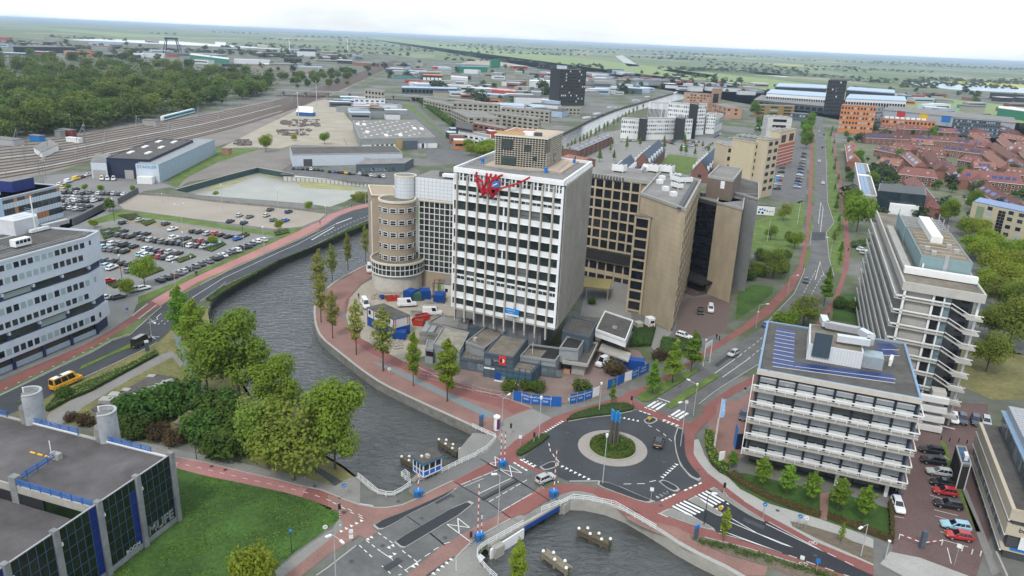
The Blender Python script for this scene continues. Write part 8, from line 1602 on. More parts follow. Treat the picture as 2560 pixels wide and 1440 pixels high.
cb.box('duct',ax-3.0,ax-1.4,ay-1,ay+pd*.9,30,31.2,m_pavel); cb.box('duct',ax-3,bx+1.2,ay-2.4,ay-.9,30.2,31.6,m_ofw); cb.box('ladder',(ax+bx)/2-.4,(ax+bx)/2+.4,ay-.12,ay-.02,30,zt_+.8,m_steel); cb.box('white_pipe',ax+.5,ax+.8,ay-.6,ay-.3,30,32.5,m_ofw)
for q in('400,300','440,330','530,290','575,320'): x,y=cb.tx('Y',q,zt_); cb.box('roof_fan',x-.5,x+.5,y-.5,y+.5,zt_,zt_+.9,m_steel)
st_=B('outside_stair','white concrete spiral of stair flights at the foot of the gallery block','stair',9,'Y','440,1150','525,1165','550,1230',depth=3);
for i in range(4): st_.box('flight',-3+.4*(i%2),st_.w+.5,-.8,.3,.3+2.2*i,1.5+2.2*i,m_ofw);
st_.box('core',0,st_.w,.3,3,0,9,m_rc); st_.box('yellow_box',-3.4,-2.4,-1,-.4,0,1,m_yellow)
dg=B('dark_glass_house','dark glass office behind the concrete block with a white roof hall','office',13,'R','490,1010','1110,1070','1100,990'); dg.box('wall',0,dg.w,0,dg.d+6,0,12.8,M('glass_navy',(.02,.035,.05),.15,.2,1)); dg.box('roof',.3,dg.w-.3,.3,dg.d+6,12.8,13,m_dkgrey); dg.rep('panel',MB().box(.05,3.3,-.08,.05,.1,12.6),M_glass('navy_glass',(.008,.015,.025),(.03,.05,.06),.08),[(3.4*i,0,0) for i in range(int(dg.w/3.4))]); dg.box('white_hall',dg.w*.3,dg.w*.9,-5,-1,0,8,m_whitep)
# banded building at the right edge
eb=B('banded_brick_building','beige building with three brick bands and a ribbed metal roof, right edge','office',HT(*pp('Z','880,1290')[0],*pp('Z','1000,930')[0])[1],'Z','752,290','1000,930',depth=26)
m_eb=M('pale_brick_band',(.47,.41,.32),.9,.08,1.5); h_=eb.h; w_=eb.w
eb.box('core',0,w_+.0,.4,26,0,h_-.3,m_dkgrey); eb.rep('pane',MB().box(.06,1.5,.2,.38,.1,2.0),g_pod,[(1.6*i,0,z) for i in range(int(w_/1.6)) for z in(h_*.18,h_*.62,h_*.36) ])
for z0,z1 in((h_-2.0,h_),(h_*.5-.2,h_*.5+1.7),(h_*.16,h_*.16+.5)): eb.box('brick_band',-.2,w_+.3,-.2,.4,z0,z1,m_eb); eb.box('brick_band',w_-.1,w_+.3,.4,26,z0,z1,m_eb); eb.box('sill',-.25,w_+.4,-.3,-.1,z0-.12,z0,m_ofw)
eb.rep('mullion',MB().box(-.05,.05,.05,.4,0,h_-2),m_steel,[(3.2*i,0,0) for i in range(int(w_/3.2)+1)]); eb.box('roof_terrace',0,w_,.4,26,h_-.3,h_,m_roofd)
eb.box('glass_attic',1,w_+3,3,26,h_,h_+3.2,M('attic_frame',(.1,.12,.14),.5,.1,1)); eb.rep('attic_pane',MB().box(.05,1.35,2.9,3.02,.4,2.8),g_pod,[(1.2+1.45*i,0,h_) for i in range(int(w_/1.45))]); eb.box('metal_roof',.2,w_+5,3.6,26,h_+3.2,h_+4.6,M('metal_roof',(.36,.38,.41),.5,.08,1)); eb.rep('roof_seam',MB().box(-.05,.05,3.6,26,h_+4.6,h_+4.72),m_steel,[(.6+.9*i,0,0) for i in range(int(w_/.9)+4)]); eb.box('roof_edge',0,w_+5,2.7,3.6,h_+3.1,h_+3.35,M('roof_edge_blue'))
eb.rep('end_window',MB().box(-.05,.1,2,6,0,2.2),m_ofw,[(w_+.3,0,h_*.64),(w_+.3,0,h_*.25)]); text('bena',1.1,(w_+.34,2.5,h_*.55+.6),(R(90),0,R(90)),m_black,eb.r); eb.box('blue_window_strip',w_+.25,w_+.4,1,20,h_*.2,h_*.2+.35,m_pblue)
ax_=B('black_annex','small black brick annex with a blue flat roof','annex',5.5,'Z','568,458','608,590','690,598'); ax_.box('wall',0,ax_.w,0,ax_.d,0,5.2,M('black_brick',(.03,.027,.028),.9,.2,2)); ax_.roof(M('roof_blue_grey',(.06,.12,.22),.8,.2,1),.25,.25,m_pavel); ax_.box('roof_unit',ax_.w*.55,ax_.w*.8,ax_.d*.4,ax_.d*.75,5.2,6.3,m_ofw); ax_.rep('downpipe',MB().box(-.08,.08,-.08,.08,0,5.4),m_ofw,[(ax_.w+.2,.2,0),(ax_.w+.2,ax_.d-.2,0)])
wallline('yard_wall','Z','850,1300 900,1410 930,1480',.3,0,1.2,m_conc,'low concrete ramp wall at the bottom right','wall')
bi=B('panel_office','buff four storey office with a blue solar roof and a green poster','office',14,'R','1710,1150','2420,1300','2500,1220',depth=14); bi.box('wall',-0,bi.w+12,0,14,0,13.8,M('buff_render',(.46,.4,.28),.85,.07,.8)); bi.box('solar_roof',.3,bi.w+12,.3,13.7,13.8,14.1,M('solar_blue',(.02,.1,.3),.2,.25,.6)); bi.rep('window',MB().box(-1.1,1.1,-.06,.05,0,1.7),g_off,[(bi.w*x,0,z) for x in(.34,.72,.9,1.1,1.3) for z in(2,5.4,8.8,11.6)],child=('frame',MB().box(-1.2,1.2,-.1,-.02,-.1,.02),m_ofw)); bi.box('poster',bi.w*.1,bi.w*.24,-.1,.0,2,12.5,M('poster_green',(.2,.27,.16),.7,.2,.4)); bi.box('poster_logo',bi.w*.14,bi.w*.2,-.13,-.08,2.5,4.6,m_whitep); bi.rep('stair_pane',MB().box(0,1.5,-.08,.03,0,1.2),g_dark,[(bi.w*.5+1.6*i,0,.6+1.35*j) for i in range(2) for j in range(9)])
sf=B('solar_flat','white edged flat building covered with solar panels beside the road','building',9,'R','270,1050','480,1075','350,650'); sf.box('wall',0,sf.w,0,sf.d,0,8.4,m_pavel); sf.roof(m_roofg,.2,.5,m_whitep); sf.rep('solar_panel',MB().box(-.9,.9,-.55,.55,8.65,8.85),M('solar_light',(.1,.22,.45),.15,.1,1),[(1.9+2.05*i,2.5+1.7*j,0) for i in range(int((sf.w-2)/2.1)) for j in range(int(sf.d/1.75)) if abs(j-sf.d/1.75*.55)>1]); sf.box('cross_beam',0,sf.w,sf.d*.54,sf.d*.58,8.8,9.05,m_whitep); sf.rep('window',MB().box(-1,1,-.06,.05,0,1.6),g_dark,[(sf.w*x,0,5.6) for x in(.3,.7)])
# white and black offices, apartments
def tiers(name,label,f,A,Bq,C,h,wall,cols,rows,wm,zb=3.6,group=None,rowh=None,cat='office',d=None):
 b=B(name,label,cat,h,f,A,Bq,C,depth=d,group=group); b.box('wall',0,b.w,0,b.d,0,h-.4,wall); b.roof(m_roofg,.3,.4,wall); rh=rowh or (h-zb-.6)/rows; cw_=b.w/cols
 b.rep('window',MB().box(cw_*.22,cw_*.78,-.08,.06,rh*.3,rh*.78),wm,[(cw_*i,0,zb+rh*j) for i in range(cols) for j in range(rows)]); b.rep('side_window',MB().box(-.06,.08,1,min(b.d*.3,4),rh*.3,rh*.78),wm,[(b.w,b.d*k,zb+rh*j) for k in(.05,.5) for j in range(rows)]); return b
m_wblk=M('office_bright_white',(.74,.75,.75),.6,.05,.5); m_cha=M('charcoal_cladding',(.03,.033,.036),.7,.12,1)
g_='white and charcoal office cluster'
for i,(A,Bq,C,h,wl,c,r_,l) in enumerate((('75,395','300,408','310,380',16,m_wblk,9,3,'left white wing of the office cluster'),('300,390','400,400','430,345',18,m_cha,2,3,'left charcoal link of the office cluster'),('400,400','765,400','770,370',17,m_wblk,14,4,'middle white wing of the office cluster'),('765,385','885,395','930,335',19,m_cha,2,4,'middle charcoal link of the office cluster'),('880,400','990,398','1000,385',17,m_wblk,4,4,'right white end of the front row of the cluster'),('425,185','690,200','700,150',26,M('vertical_stripe_white',(.6,.61,.62),.6,.3,.8,stretch=(1,1,.02)),16,1,'white office with vertical dark stripes'),('680,190','950,215','960,180',27,m_wblk,11,6,'tall rear white block of the cluster'),('950,200','1060,215','1075,160',29,m_cha,2,6,'tall charcoal core of the cluster'),('1055,225','1165,222','1170,190',26,m_wblk,4,7,'tall white slab right of the charcoal core'),('1175,330','1285,335','1300,310',18,m_wblk,4,5,'right white slab with dark base'),('1290,370','1380,330','1330,300',15,M('vertical_stripe_white'),8,1,'white striped low block at the right of the cluster'))):
 tiers('cluster_office',l,'V',A,Bq,C,h,wl,c,r_,g_off if wl is not m_cha else m_cha,3.4,g_,d=14)
m_cream=M('apartment_cream',(.52,.44,.3),.85,.06,.6);
for A,Bq,C,h,w0,c,r_,l in (('1435,740','1740,745','1590,640',22,m_cream,4,4,'cream apartment block with square windows, lower left part'),('1790,700','1960,690','1800,600',29,m_cream,2,7,'cream apartment tower with dark loggias'),('1965,665','2110,640','1830,480',31,M('apartment_cream2',(.47,.4,.29),.85,.06,.6),2,7,'rear cream apartment tower with side windows'),('2120,560','2320,520','2160,480',24,m_cream,2,2,'apartment block above red brick stripes'),('1960,370','2270,385','2270,340',22,M('band_white_grey',(.5,.5,.48),.7,.3,.8,stretch=(.02,.02,1)),1,4,'white banded apartment block behind')):
 b=tiers('apartment_block',l,'V',A,Bq,None,h,w0,c,r_,g_dark,2.5,'apartment blocks by the straight road',cat='apartment block',d=7 if h in(31,24) else 15)
 b.rep('roof_solar',MB().box(-1.2,1.2,-.5,.5,h-.3,h+.25),m_steel,[(b.w*(.25+.25*i),3+3.2*j,0) for i in range(3) for j in range(6)])
 if h==24: b.box('brick_panel',0,b.w,-.3,0,0,15,M('striped_brick',(.36,.1,.06),.85,.1,1)); b.rep('white_course',MB().box(0,b.w,-.36,0,0,.35),m_whitep,[(0,0,1.5+2.2*j) for j in range(6)])
for f,A,Bq,C,h,wl,c,r_,l in (('2','1640,515','1835,520','1600,500',43,m_cha,14,11,'black residential tower with scattered white windows'),('3','1105,595','1245,600','1250,585',43,m_cha,8,9,'black tower with a purple sign near the stadium'),('V','875,60','1250,85','1260,20',20,M('pink_brick',(.42,.24,.16),.85,.08,.8),9,5,'pink brick hospital like block'),('V','1235,15','1360,10','1365,0',27,M('pink_brick'),1,1,'pink brick tower of the brick block'),('V','1240,195','1420,250','1450,170',12,M('pink_brick'),6,2,'pink brick side wing'),('3','1205,780','1465,795','1470,760',27,M('orange_brick',(.5,.2,.08),.85,.07,.8),11,5,'orange brick office by the junction'),('3','1465,800','1525,795','1520,770',24,m_gpanel,6,6,'white gridded stair tower of the orange office'),('3','1505,880','1905,905','1890,860',14,M('orange_brick'),14,2,'orange brick wing with bright sawtooth roof'),('3','2035,880','2390,905','2395,870',17,m_dslate,20,4,'slate grey apartment slab before the retail hall'),('3','555,780','855,790','850,735',14,M('bronze_cladding',(.25,.18,.07),.7,.1,.8),3,3,'bronze and glass school like building'),('3','820,840','960,850','950,820',8,m_dslate,6,1,'low slate pavilion by the junction')):
 b=tiers('street_block',l,f,A,Bq,C,h,wl,c,r_,g_off if 'black' not in l else M_glass('tower_lit',(.01,.012,.015),(.03,.03,.035),.1,(.6,.62,.62),.08),3,cat='building',d=18)
 if 'purple' in l: text('S',7,(b.w/2,-.2,31),FACE,M('letter_purple',(.35,.08,.3),.5,0),b.r); b.box('roof_crown',2,b.w-2,3,15,43,45,m_roofg)
 if 'sawtooth' in l: b.rep('sawtooth',MB().box(-1.8,1.8,3,9,14,15.6),m_whitep,[(4+5*i,0,0) for i in range(8)])
# houses with tiled roofs
m_tileo=M('roof_tile_orange',(.2,.095,.07),.85,.2,.8,.2,6,rnd=.3); m_tiler=M('roof_tile_red',(.155,.066,.058),.85,.2,.8,.2,6,rnd=.3); m_hbrick=M('house_brick',(.21,.1,.075),.9,.16,1.2,rnd=.2); m_slate=M('roof_slate_blue',(.022,.045,.095),.55,.14,1); m_sol2=M('roof_solar',(.03,.06,.2),.15,.2,1)
def terrace(f,a,b,dp,he,hr_,n,label,rm,wall=m_hbrick,group='tiled terraces right of the road',sol=.4,hip=0,front=1):
 """row of houses; a to b is the surveyed eaves line"""
 A,Bp=W(f,a+' '+b,he); t=yaw(A,Bp); L=(Bp-A).length; o=thing('terraced_houses',label,'house row',(A.x,A.y,0),t,group)
 MB().box(0,L,0,dp,0,he).build('wall',wall,o); mb=MB(); mb.add([(-.3,-.4,he),(L+.3,-.4,he),(L+.3,dp+.4,he),(-.3,dp+.4,he),(hip-.3 if hip else -.3,dp/2,hr_),(L-hip+.3,dp/2,hr_)],[(0,1,5,4),(2,3,4,5),(1,2,5),(3,0,4),(3,2,1,0)]); mb.build('roof',rm,o)
 mb=MB().box(-.4,L+.4,-.5,-.35,he-.2,he+.05); mb.build('gutter',m_ofw,o)
 sl=(hr_-he)/(dp/2+.4); ang=math.atan(sl); rr_=random.Random(int(L*31))
 for i in range(n):
  x=L*(i+.5)/n
  if rr_.random()<sol: k=rr_.uniform(.25,.42); pm=MB().box(-L/n*k,L/n*k,-1.1,1.1,0,.09).build('solar_panel',m_sol2,o,loc=(x,dp*.2,he+sl*(dp*.2+.4)+.06)); pm.rotation_euler=(ang,0,0)
  elif rr_.random()<.5: pm=MB().box(-.6,.6,-.5,.5,0,.1).build('roof_window',m_pavel,o,loc=(x,dp*.22,he+sl*(dp*.22+.4)+.05)); pm.rotation_euler=(ang,0,0)
  if i%2==0: MB().box(x-L/n/2-.3,x-L/n/2+.3,dp/2-.35,dp/2+.35,hr_-.5,hr_+.9).build('chimney',wall,o)
  if he>4:
   for zz in((.9,3.3) if he<6.5 else (.9,3.4,5.4)): w0=MB().box(x-.8,x+.8,-.06,.05,zz,zz+1.3).build('window',m_ofw,o); MB().box(x-.65,x+.65,-.09,-.05,zz+.12,zz+1.18).build('pane',g_dark,w0)
 return o
rows_=(('R','745,795','1245,850',9,5.6,10,6,'red tiled terrace with white windows at the bend of the lane',m_tiler,.3,3),('R','1320,1255','1040,905',9,5.4,9.6,5,'terrace with blue solar panels running to the concrete block',m_tiler,1,3),('R','1520,850','2366,935',10,5.6,11,10,'long red terrace with dormers at the right edge',m_tiler,.5,3),('R','1745,1000','2180,1260',9,5.4,9.6,6,'terrace behind the buff office with solar panels',m_tiler,.9,2),('R','490,650','760,690',8,5.2,9,4,'short orange terrace behind the dark trees',m_tileo,.3,0),('R','440,480','790,550',8,5.2,9,6,'orange terrace with white dormers',m_tileo,.3,2),('R','330,330','1110,365',8,5.4,9.5,11,'long dark red terrace with solar panels at the back',m_tiler,.6,3),('R','1115,360','1650,400',8,5.4,9.5,7,'red terrace right of the long back terrace',m_tiler,.4,3),('R','70,420','105,640',8,5.4,9.3,5,'orange terrace along the cycle path',m_tileo,.7,0),('R','1015,500','1320,540',9,5.4,9.6,4,'bright orange hipped terrace in the middle',m_tileo,.1,3),('R','1330,480','1980,560',8,5.2,9,8,'orange terrace with white dormers right of centre',m_tileo,.3,2),('R','1400,770','1225,560',8,5.2,9,5,'orange terrace with solar panels facing the lane',m_tileo,.7,0),('R','2225,740','1985,560',8,5.2,9,6,'terrace row running up from the dark round tree',m_tileo,.6,0),('R','2366,640','2045,450',8,5.2,9,8,'orange terrace far right',m_tileo,.5,0),('R','1990,440','1800,320',8,5.2,9,6,'solar covered terrace at the far right lane',m_tileo,.9,0),('R','500,210','720,235',8,5.2,9,4,'red terrace below the orange office',m_tiler,.1,2),('R','730,215','1150,235',8,5.2,9,6,'red terrace in front of the orange wing',m_tiler,.1,2),('R','1170,250','1540,270',8,5.2,9,5,'red terrace below the retail hall',m_tiler,.2,2),('R','1570,230','1790,275',8,5.2,9,4,'red terrace before the slate slab',m_tiler,.2,2),('R','1990,205','2230,290',8,5.2,9,4,'red terrace right of the slate slab',m_tiler,.2,2),('R','800,560','960,700',8,5.2,9,4,'bright solar terrace by the lane',m_tileo,1,0),('R','770,430','1060,450',8,5.2,9,4,'plain orange roofed terrace in the middle',m_tileo,0,2),('R','2130,640','2366,760',8,5.2,9,4,'orange terrace behind the dark round tree',m_tileo,.5,0),('R','2120,790','2500,830',8,5.2,9.4,5,'orange roof beside the dark round tree',m_tileo,.1,2))
for f,a,b,dp,he,hr_,n,l,rm,sol,hip in rows_: terrace(f,a,b,dp,he,hr_,n,l,rm,sol=sol,hip=hip)
ct=[(W(f,a)[0]+W(f,b)[0])/2 for f,a,b,*_ in rows_]; hr2=random.Random(9); nn=0
for _ in range(500):
 if nn>=20: break
 x,y=hr2.uniform(350,2500),hr2.uniform(300,900); dx,dy=hr2.choice(((280,20),(170,150),(260,45))); c=W('R',f'{x+dx/2},{y+dy/2}')[0]
 if min((c-q).length for q in ct)<24 or y>900-(x<900)*350: continue
 ct.append(c); rows_+=(('R',f'{x},{y}',f'{x+dx},{y+dy}'),); terrace('R',f'{x},{y}',f'{x+dx},{y+dy}',8,5.2,9,5,f'tiled infill terrace of the quarter, {ordinal(nn)} counted from the apartments',(m_tileo,m_tiler)[nn%2],sol=.3,hip=2*(nn%2)); nn+=1
rows_=[(*r,8,5,9,3)[:7] for r in rows_]
m_bh=M('barn_brick',(.2,.1,.08),.9,.14,1.2)
for a,b,dp,l in(('1100,928','1300,742',0,'brick row with a steep slate blue roof and white dormers, right of the lawn'),('345,832','570,648',0,'brick row with a steep slate blue roof left of the lawn'),('50,960','190,852',0,'lower slate blue roofed brick row')):
 A,Bp=W('V',a+' '+b,13); t=yaw(A,Bp)-math.pi/2; L=10; dp=min((Bp-A).length,75); A-=Vector((math.cos(t),math.sin(t),0))*5; o=thing('barn_houses',l,'house row',(A.x,A.y,0),t,'slate roofed rows'); MB().box(0,L,0,dp,0,6).build('wall',m_bh,o); mb=MB(); mb.add([(-.3,-.3,6),(L+.3,-.3,6),(L+.3,dp,6),(-.3,dp,6),(L/2,-.3,13),(L/2,dp,13)],[(1,2,5,4),(3,0,4,5)]); mb.build('roof',m_slate,o); mb=MB(); mb.add([(0,0,6),(L,0,6),(L/2,0,12.7)],[(0,1,2)]); mb.build('gable',m_bh,o)
 for i in range(6): MB().box(L-1.6,L-.2,2+dp/6.5*i,3.2+dp/6.5*i,6,9.6).build('dormer',m_whitep,o); MB().box(.2,1.6,2+dp/6.5*i,3.2+dp/6.5*i,6,9.6).build('dormer',m_whitep,o)
 MB().box(L*.4,L*.6,-.06,.03,3,4.6).build('window',g_dark,o)
terrace('2','1650,1170','1810,1200',12,5,6.6,3,'brown low terrace behind the tower roof',m_hbrick,sol=0); terrace('2','1765,1120','2025,1010',10,7,8.2,8,'long brown brick row with a flat grey roof by the far canal',m_roofg,sol=.8)
rr=random.Random(21)
n=0
for k in range(900):
 if n>=150: break
 x,y=rr.uniform(2110,2560),rr.uniform(305,560)
 if y<300+ (x-2110)*.02: continue
 g=G(x,y); inb=False
 for f,a,b,dp,he,hr_,*_r in rows_:
  A,Bp=W(f,a+' '+b); u=(Bp-A); L=u.length; u/=L; q=g-A; s_=q.dot(u); t_=q.dot(Vector((-u.y,u.x,0)))
  if -4<s_<L+4 and -4<t_<dp+4: inb=True;break
 if inb: continue
 n+=1; s_=rr.uniform(.45,1.0); big=n%9==0
 plant('garden_tree_small',rr.choice(T_small+T_far) if not big else rr.choice(T_big),g,('tall fresh green' if big else ('dark green' if n%3 else 'olive'))+' garden tree among the tiled terraces','tree','garden trees among the terraces',s_*(.7 if big else .85))
# parked cars on the right
def lot(f,a,b,n,dx,dy,where,grp):
 (x0,y0),(x1,y1)=[tuple(map(float,q.split(','))) for q in(a,b)]; cols=['white','silver','dark grey','black','grey','white','blue','red','silver','black']
 for i in range(n):
  t=i/max(1,n-1); x=x0+(x1-x0)*t; y=y0+(y1-y0)*t; c=rr.choice(cols); k=rr.choice((0,0,1,2,3)); car(k,f,f'{x},{y}',f'{x+dx},{y+dy}',c,f'{c} {KIND[k][0].replace("_"," ")}, {ordinal(i)} of the {where}',grp)
lg='cars parked beside the straight road'
lot('3','925,1150','870,1400',12,60,6,'right row of the straight road lot',lg); lot('3','765,1225','720,1410',7,-60,-4,'left row of the straight road lot',lg); lot('V','70,690','260,685',6,-10,-22,'left rows by the white cluster',lg); lot('V','600,690','760,730',7,-14,20,'row behind the slate roofs',lg); lot('V','840,770','1040,745',9,-12,20,'front row of the cluster lot',lg); lot('V','900,720','1060,700',7,-12,20,'rear row of the cluster lot',lg); lot('V','1120,800','1240,720',6,-14,16,'row right of the cluster lot',lg); lot('V','690,690','1060,700',12,0,18,'line below the white cluster',lg); lot('V','1270,640','1340,600',4,-12,10,'short row behind the lawn',lg)
lot('R','1210,700','1340,850',5,10,14,'lane between the terraces',lg); lot('R','500,830','545,960',5,-30,6,'row beside the solar flat',lg); lot('R','1600,1100','1660,1180',3,10,16,'lane behind the buff office',lg); lot('6','1330,420','1380,470',3,40,10,'row right of the road bend',lg); lot('Z','20,20','20,40',1,3,9,'yard corner',lg); lot('6','2360,560','2500,820',9,26,10,'tree shaded court',lg); lot('6','2380,420','2540,480',4,10,22,'court before the buff office',lg)
for x,y,tx,ty,c,l in((2048,405,2047,380,'white','white van like car far up the straight road'),(2057,460,2056,480,'white','white car on the straight road'),(2056,370,2057,390,'black','black car far up the straight road'),(2048,330,2048,310,'white','small white car in the distance'),(2060,338,2060,350,'black','small dark car in the distance'),(2053,343,2053,360,'silver','silver car in the distance')): car(0,'S',f'{x},{y}',f'{tx},{ty}',c,l)
# stadium, retail hall, town and industry far off
def hall(f,A,Bq,C,h,wall,roofm,label,cat='hall',strips=0,name='hall',group=None,dep_=None):
 b=B(name,label,cat,h,f,A,Bq,C,depth=dep_,group=group); b.box('wall',0,b.w,0,b.d,0,h*.93,wall); b.box('roof',-.3,b.w+.3,-.3,b.d+.3,h*.93,h,roofm)
 if strips: b.rep('front_pane',MB().box(b.w/strips*.12,b.w/strips*.88,-.15,.05,h*.2,h*.7),g_dark if wall is not m_cha else m_whitep,[(b.w/strips*i,0,0) for i in range(strips)])
 return b
m_lblue=M('metal_roof_blue',(.35,.45,.58),.5,.1,.3); m_shw=M('shed_white',(.6,.62,.64),.7,.08,.3); m_teal2=M('shed_teal',(.05,.25,.25),.7,.1,.3); m_shr=M('shed_red',(.38,.07,.04),.7,.12,.3); m_sho=M('shed_orange',(.5,.2,.07),.7,.12,.3); m_shg=M('shed_green',(.03,.2,.12),.7,.1,.3)
hall('3','645,690','1105,720','1095,640',17,m_whitep,m_lblue,'white columned stadium stand with pale blue roof, left part','stadium',26,'stadium_stand'); hall('3','1235,730','1685,750','1660,690',16,m_whitep,m_lblue,'white columned stadium stand with pale blue roof, right part','stadium',22,'stadium_stand')
hall('3','710,640','1090,655','1085,620',20,m_cha,m_lblue,'rear stadium roof behind the left stand','stadium',0,'stadium_stand'); hall('3','1240,665','1600,690','1590,650',20,m_cha,m_lblue,'rear stadium roof behind the right stand','stadium',0,'stadium_stand')
rh=hall('3','1500,815','2500,915','2480,860',12,M('retail_grey',(.36,.38,.42),.7,.06,.3),m_roofg,'huge grey retail hall with red, yellow and blue flags of colour','hall',0,'retail_hall',dep_=90)
for q,m_ in(('1650,830',m_pred),('1818,845',m_yellow),('1987,860',m_pblue),('2160,868',m_pred),('2330,880',m_yellow)): x,z=rh.fx('3',q); rh.box('colour_panel',x-5,x+5,-.3,.0,5,12.3,m_)
hall('3','550,740','1070,790','1080,720',9,m_dslate,m_roofg,'low grey market hall before the stadium','hall',12)
m_port=M('portable_buff',(.33,.31,.26),.85,.08,.5)
for i,(A,Bq,C,h,l) in enumerate((('1095,835','1480,885','1550,840',11,'long buff block of stacked flats with rows of small windows'),('1200,800','1560,830','1610,800',11,'second buff block behind the long one'),('945,820','1095,880','1140,790',10,'glazed container flats, right row'),('820,810','950,870','985,790',10,'glazed container flats, left row'),('800,760','1180,780','1200,745',9,'grey container flats with a dark roof behind'),('620,740','850,790','830,735',8,'grey terraced hall beside the tree lined road'),('990,915','1240,960','1250,905',8,'brick and white low school block'),('880,985','1120,1030','1125,985',7,'white flat roofed offices behind the roundabout'),('1620,800','1790,805','1790,770',8,'ochre brick flats beside the black tower'),('105,735','335,740','330,715',10,'white office before the viaduct'),('185,665','330,680','340,650',16,'grey station office under the viaduct'))):
 tiers('flat_block',l,'2',A,Bq,C,h,m_port if i not in(6,7,9) else (m_whitep if i!=6 else m_hbrick),10 if i<6 else 6,3 if h>9 else 2,g_dark,.6,d=14)
for f,A,Bq,C,h,w_,r_,l,s_ in (('1','95,345','560,350','555,335',14,m_cha,m_roofg,'long black distribution hall at the far left',0),('1','660,315','905,320','905,303',13,m_shw,m_lblue,'wide pale hall with a blue roof at the far left',0),('1','1410,405','1700,440','1720,400',11,m_shg,m_shw,'green hall with white roofs near the rail bend',0),('1','1740,440','2010,450','2000,425',9,m_shw,m_shw,'white roofed hall right of the green one',0),('1','1800,480','2190,490','2200,445',9,m_port,m_roofb,'brown saw roofed hall by the railway',0),('1','930,395','1065,400','1070,388',9,m_whitep,m_shw,'white and blue hall among the containers',0),('1','1070,385','1205,390','1210,378',12,m_gpanel,m_gpanel,'grey block hall beside the blue crane',0),('1','2210,385','2345,390','2340,372',12,m_shw,m_whitep,'white hall with blue gable at the turbine',0),('1','1600,310','1680,315','1680,303',14,m_whitep,m_lblue,'pale hall in the fields',0),('1','1955,390','2130,395','2125,385',9,m_cha,m_roofg,'dark long hall below the turbine',0),
 ('2','615,555','760,560','770,525',14,m_cha,m_sho,'black office hall with orange top floor',5),('2','870,495','1100,500','1100,485',13,m_shg,m_teal2,'teal long hall before the green silos',0),('2','825,570','950,580','950,560',12,m_shw,m_shw,'white cube hall right of the black office hall',0),('2','460,650','870,660','860,630',8,m_dslate,m_lblue,'blue glazed dealership by the viaduct',14),('2','1130,665','1310,680','1290,640',8,m_shr,M('red_white_roof',(.5,.3,.3),.7,.5,.25,stretch=(1,.1,1)),'hall with a red and white striped roof',0),('2','1410,600','1590,605','1590,585',11,m_shw,m_whitep,'white hall left of the black tower',0),('2','1850,590','2390,600','2380,570',10,m_gpanel,m_roofg,'long grey hall right of the black tower',0),('2','1615,490','1690,495','1690,450',26,m_shw,m_lblue,'pale tower block behind the black tower',0),('2','2100,650','2250,660','2230,640',9,m_dslate,m_lblue,'blue grey shed by the far canal',0),('2','1195,780','1370,790','1350,755',8,m_whitep,m_lblue,'white hall with skylight ridges before the tower',0),('2','865,945','985,965','980,900',9,m_cha,m_roofd,'dark rounded chapel like roof by the road',0),('3','2370,800','2600,830','2600,775',13,m_shg,m_whitep,'large white sports dome at the right edge',0),('3','2310,690','2560,705','2560,670',12,m_cha,m_cha,'dark hall with a tower at the right edge',0)):
 hall(f,A,Bq,C,h,w_,r_,l,'hall',s_,'industrial_hall',dep_=30)
for i in range(5):
 g=W('2',f'{1125+i*14},505')[0]; tag(MB().tube((g.x,g.y,0),(g.x,g.y,21),4.2,4.2,14).build('silo',m_shg),f'green silo, {ordinal(i)} from the left of the row','silo','green silos')
g=W('1','1285,400')[0]; o=thing('gantry_crane','dark blue gantry crane over the container yard','crane',(g.x,g.y,0));
for x in(-22,22):
 for y in(-8,8): MB().bar((x,y,0),(x*.6,y*.5,38),2,2).build('leg',m_navyw,o)
MB().box(-16,16,-5,5,36,41).build('bridge_beam',m_navyw,o)
for f,b,t,l in(('1','2155,375','2150,290','white wind turbine behind the left industrial estate'),('2','57,375','55,290','white wind turbine beside the railway bend')):
 (bx,by),(tx,ty)=pp(f,b+' '+t); g,h=HT(bx,by,tx,ty); h=min(h,66); o=thing('wind_turbine',l,'wind turbine',(g.x,g.y,0)); MB().tube((0,0,0),(0,0,h),1.6,.9,10).build('mast',m_whitep,o); MB().box(-1.2,1.2,-3,2,h-1,h+1.4).build('nacelle',m_whitep,o)
 for k in range(3): a=k*2.094+.9; MB().bar((0,-3.2,h),(math.cos(a)*17,-3.2,h+min(math.sin(a)*17,8)),.5,1.3).build('blade',m_whitep,o)
# roads, viaduct, water and fields of panels
area('road','S','970,250 984,247 1035,280 1085,322 1118,348 1128,372 1110,376 1090,350 1060,322 1012,284',.03,m_asph2); area('road','S','1028,262 1042,262 1100,318 1140,352 1135,362 1122,348',.03,m_asph2); area('verge','S','1000,258 1028,262 1122,348 1118,350 1085,322 1035,282',.035,m_verge); area('road','S','850,190 975,150 985,152 880,200 760,252 745,250',.03,m_asph2)
area('plaza','S','1060,372 1140,372 1180,392 1150,412 1075,405',.025,m_asph2); hedge('far_hedge','S','1040,250 1130,318 1137,314 1050,246',4,lf_hedge,'dense row of street trees beside the far dual road',2.2,.25,'hedge')
mb=MB(); P=W('S','690,225 860,231 1000,237 1120,246 1250,262',6); o=thing('viaduct','grey road viaduct across the railway','viaduct'); ribbon(mb,P,14,5.0,6.2); mb.build('deck',m_conc,o); mb=MB(); ribbon(mb,offset_line(P,-7),.5,6.2,7.2); mb.build('barrier_rail',m_steel,o)
for p,h_ in along(P,26,8): MB().box(-.6,.6,-5,5,0,5).build('pier',m_conc,o,loc=(p.x,p.y,0),rz=h_)
mw=M('pale_panel_field',(.4,.47,.56),.35,.1,.02,0,spec=.5)
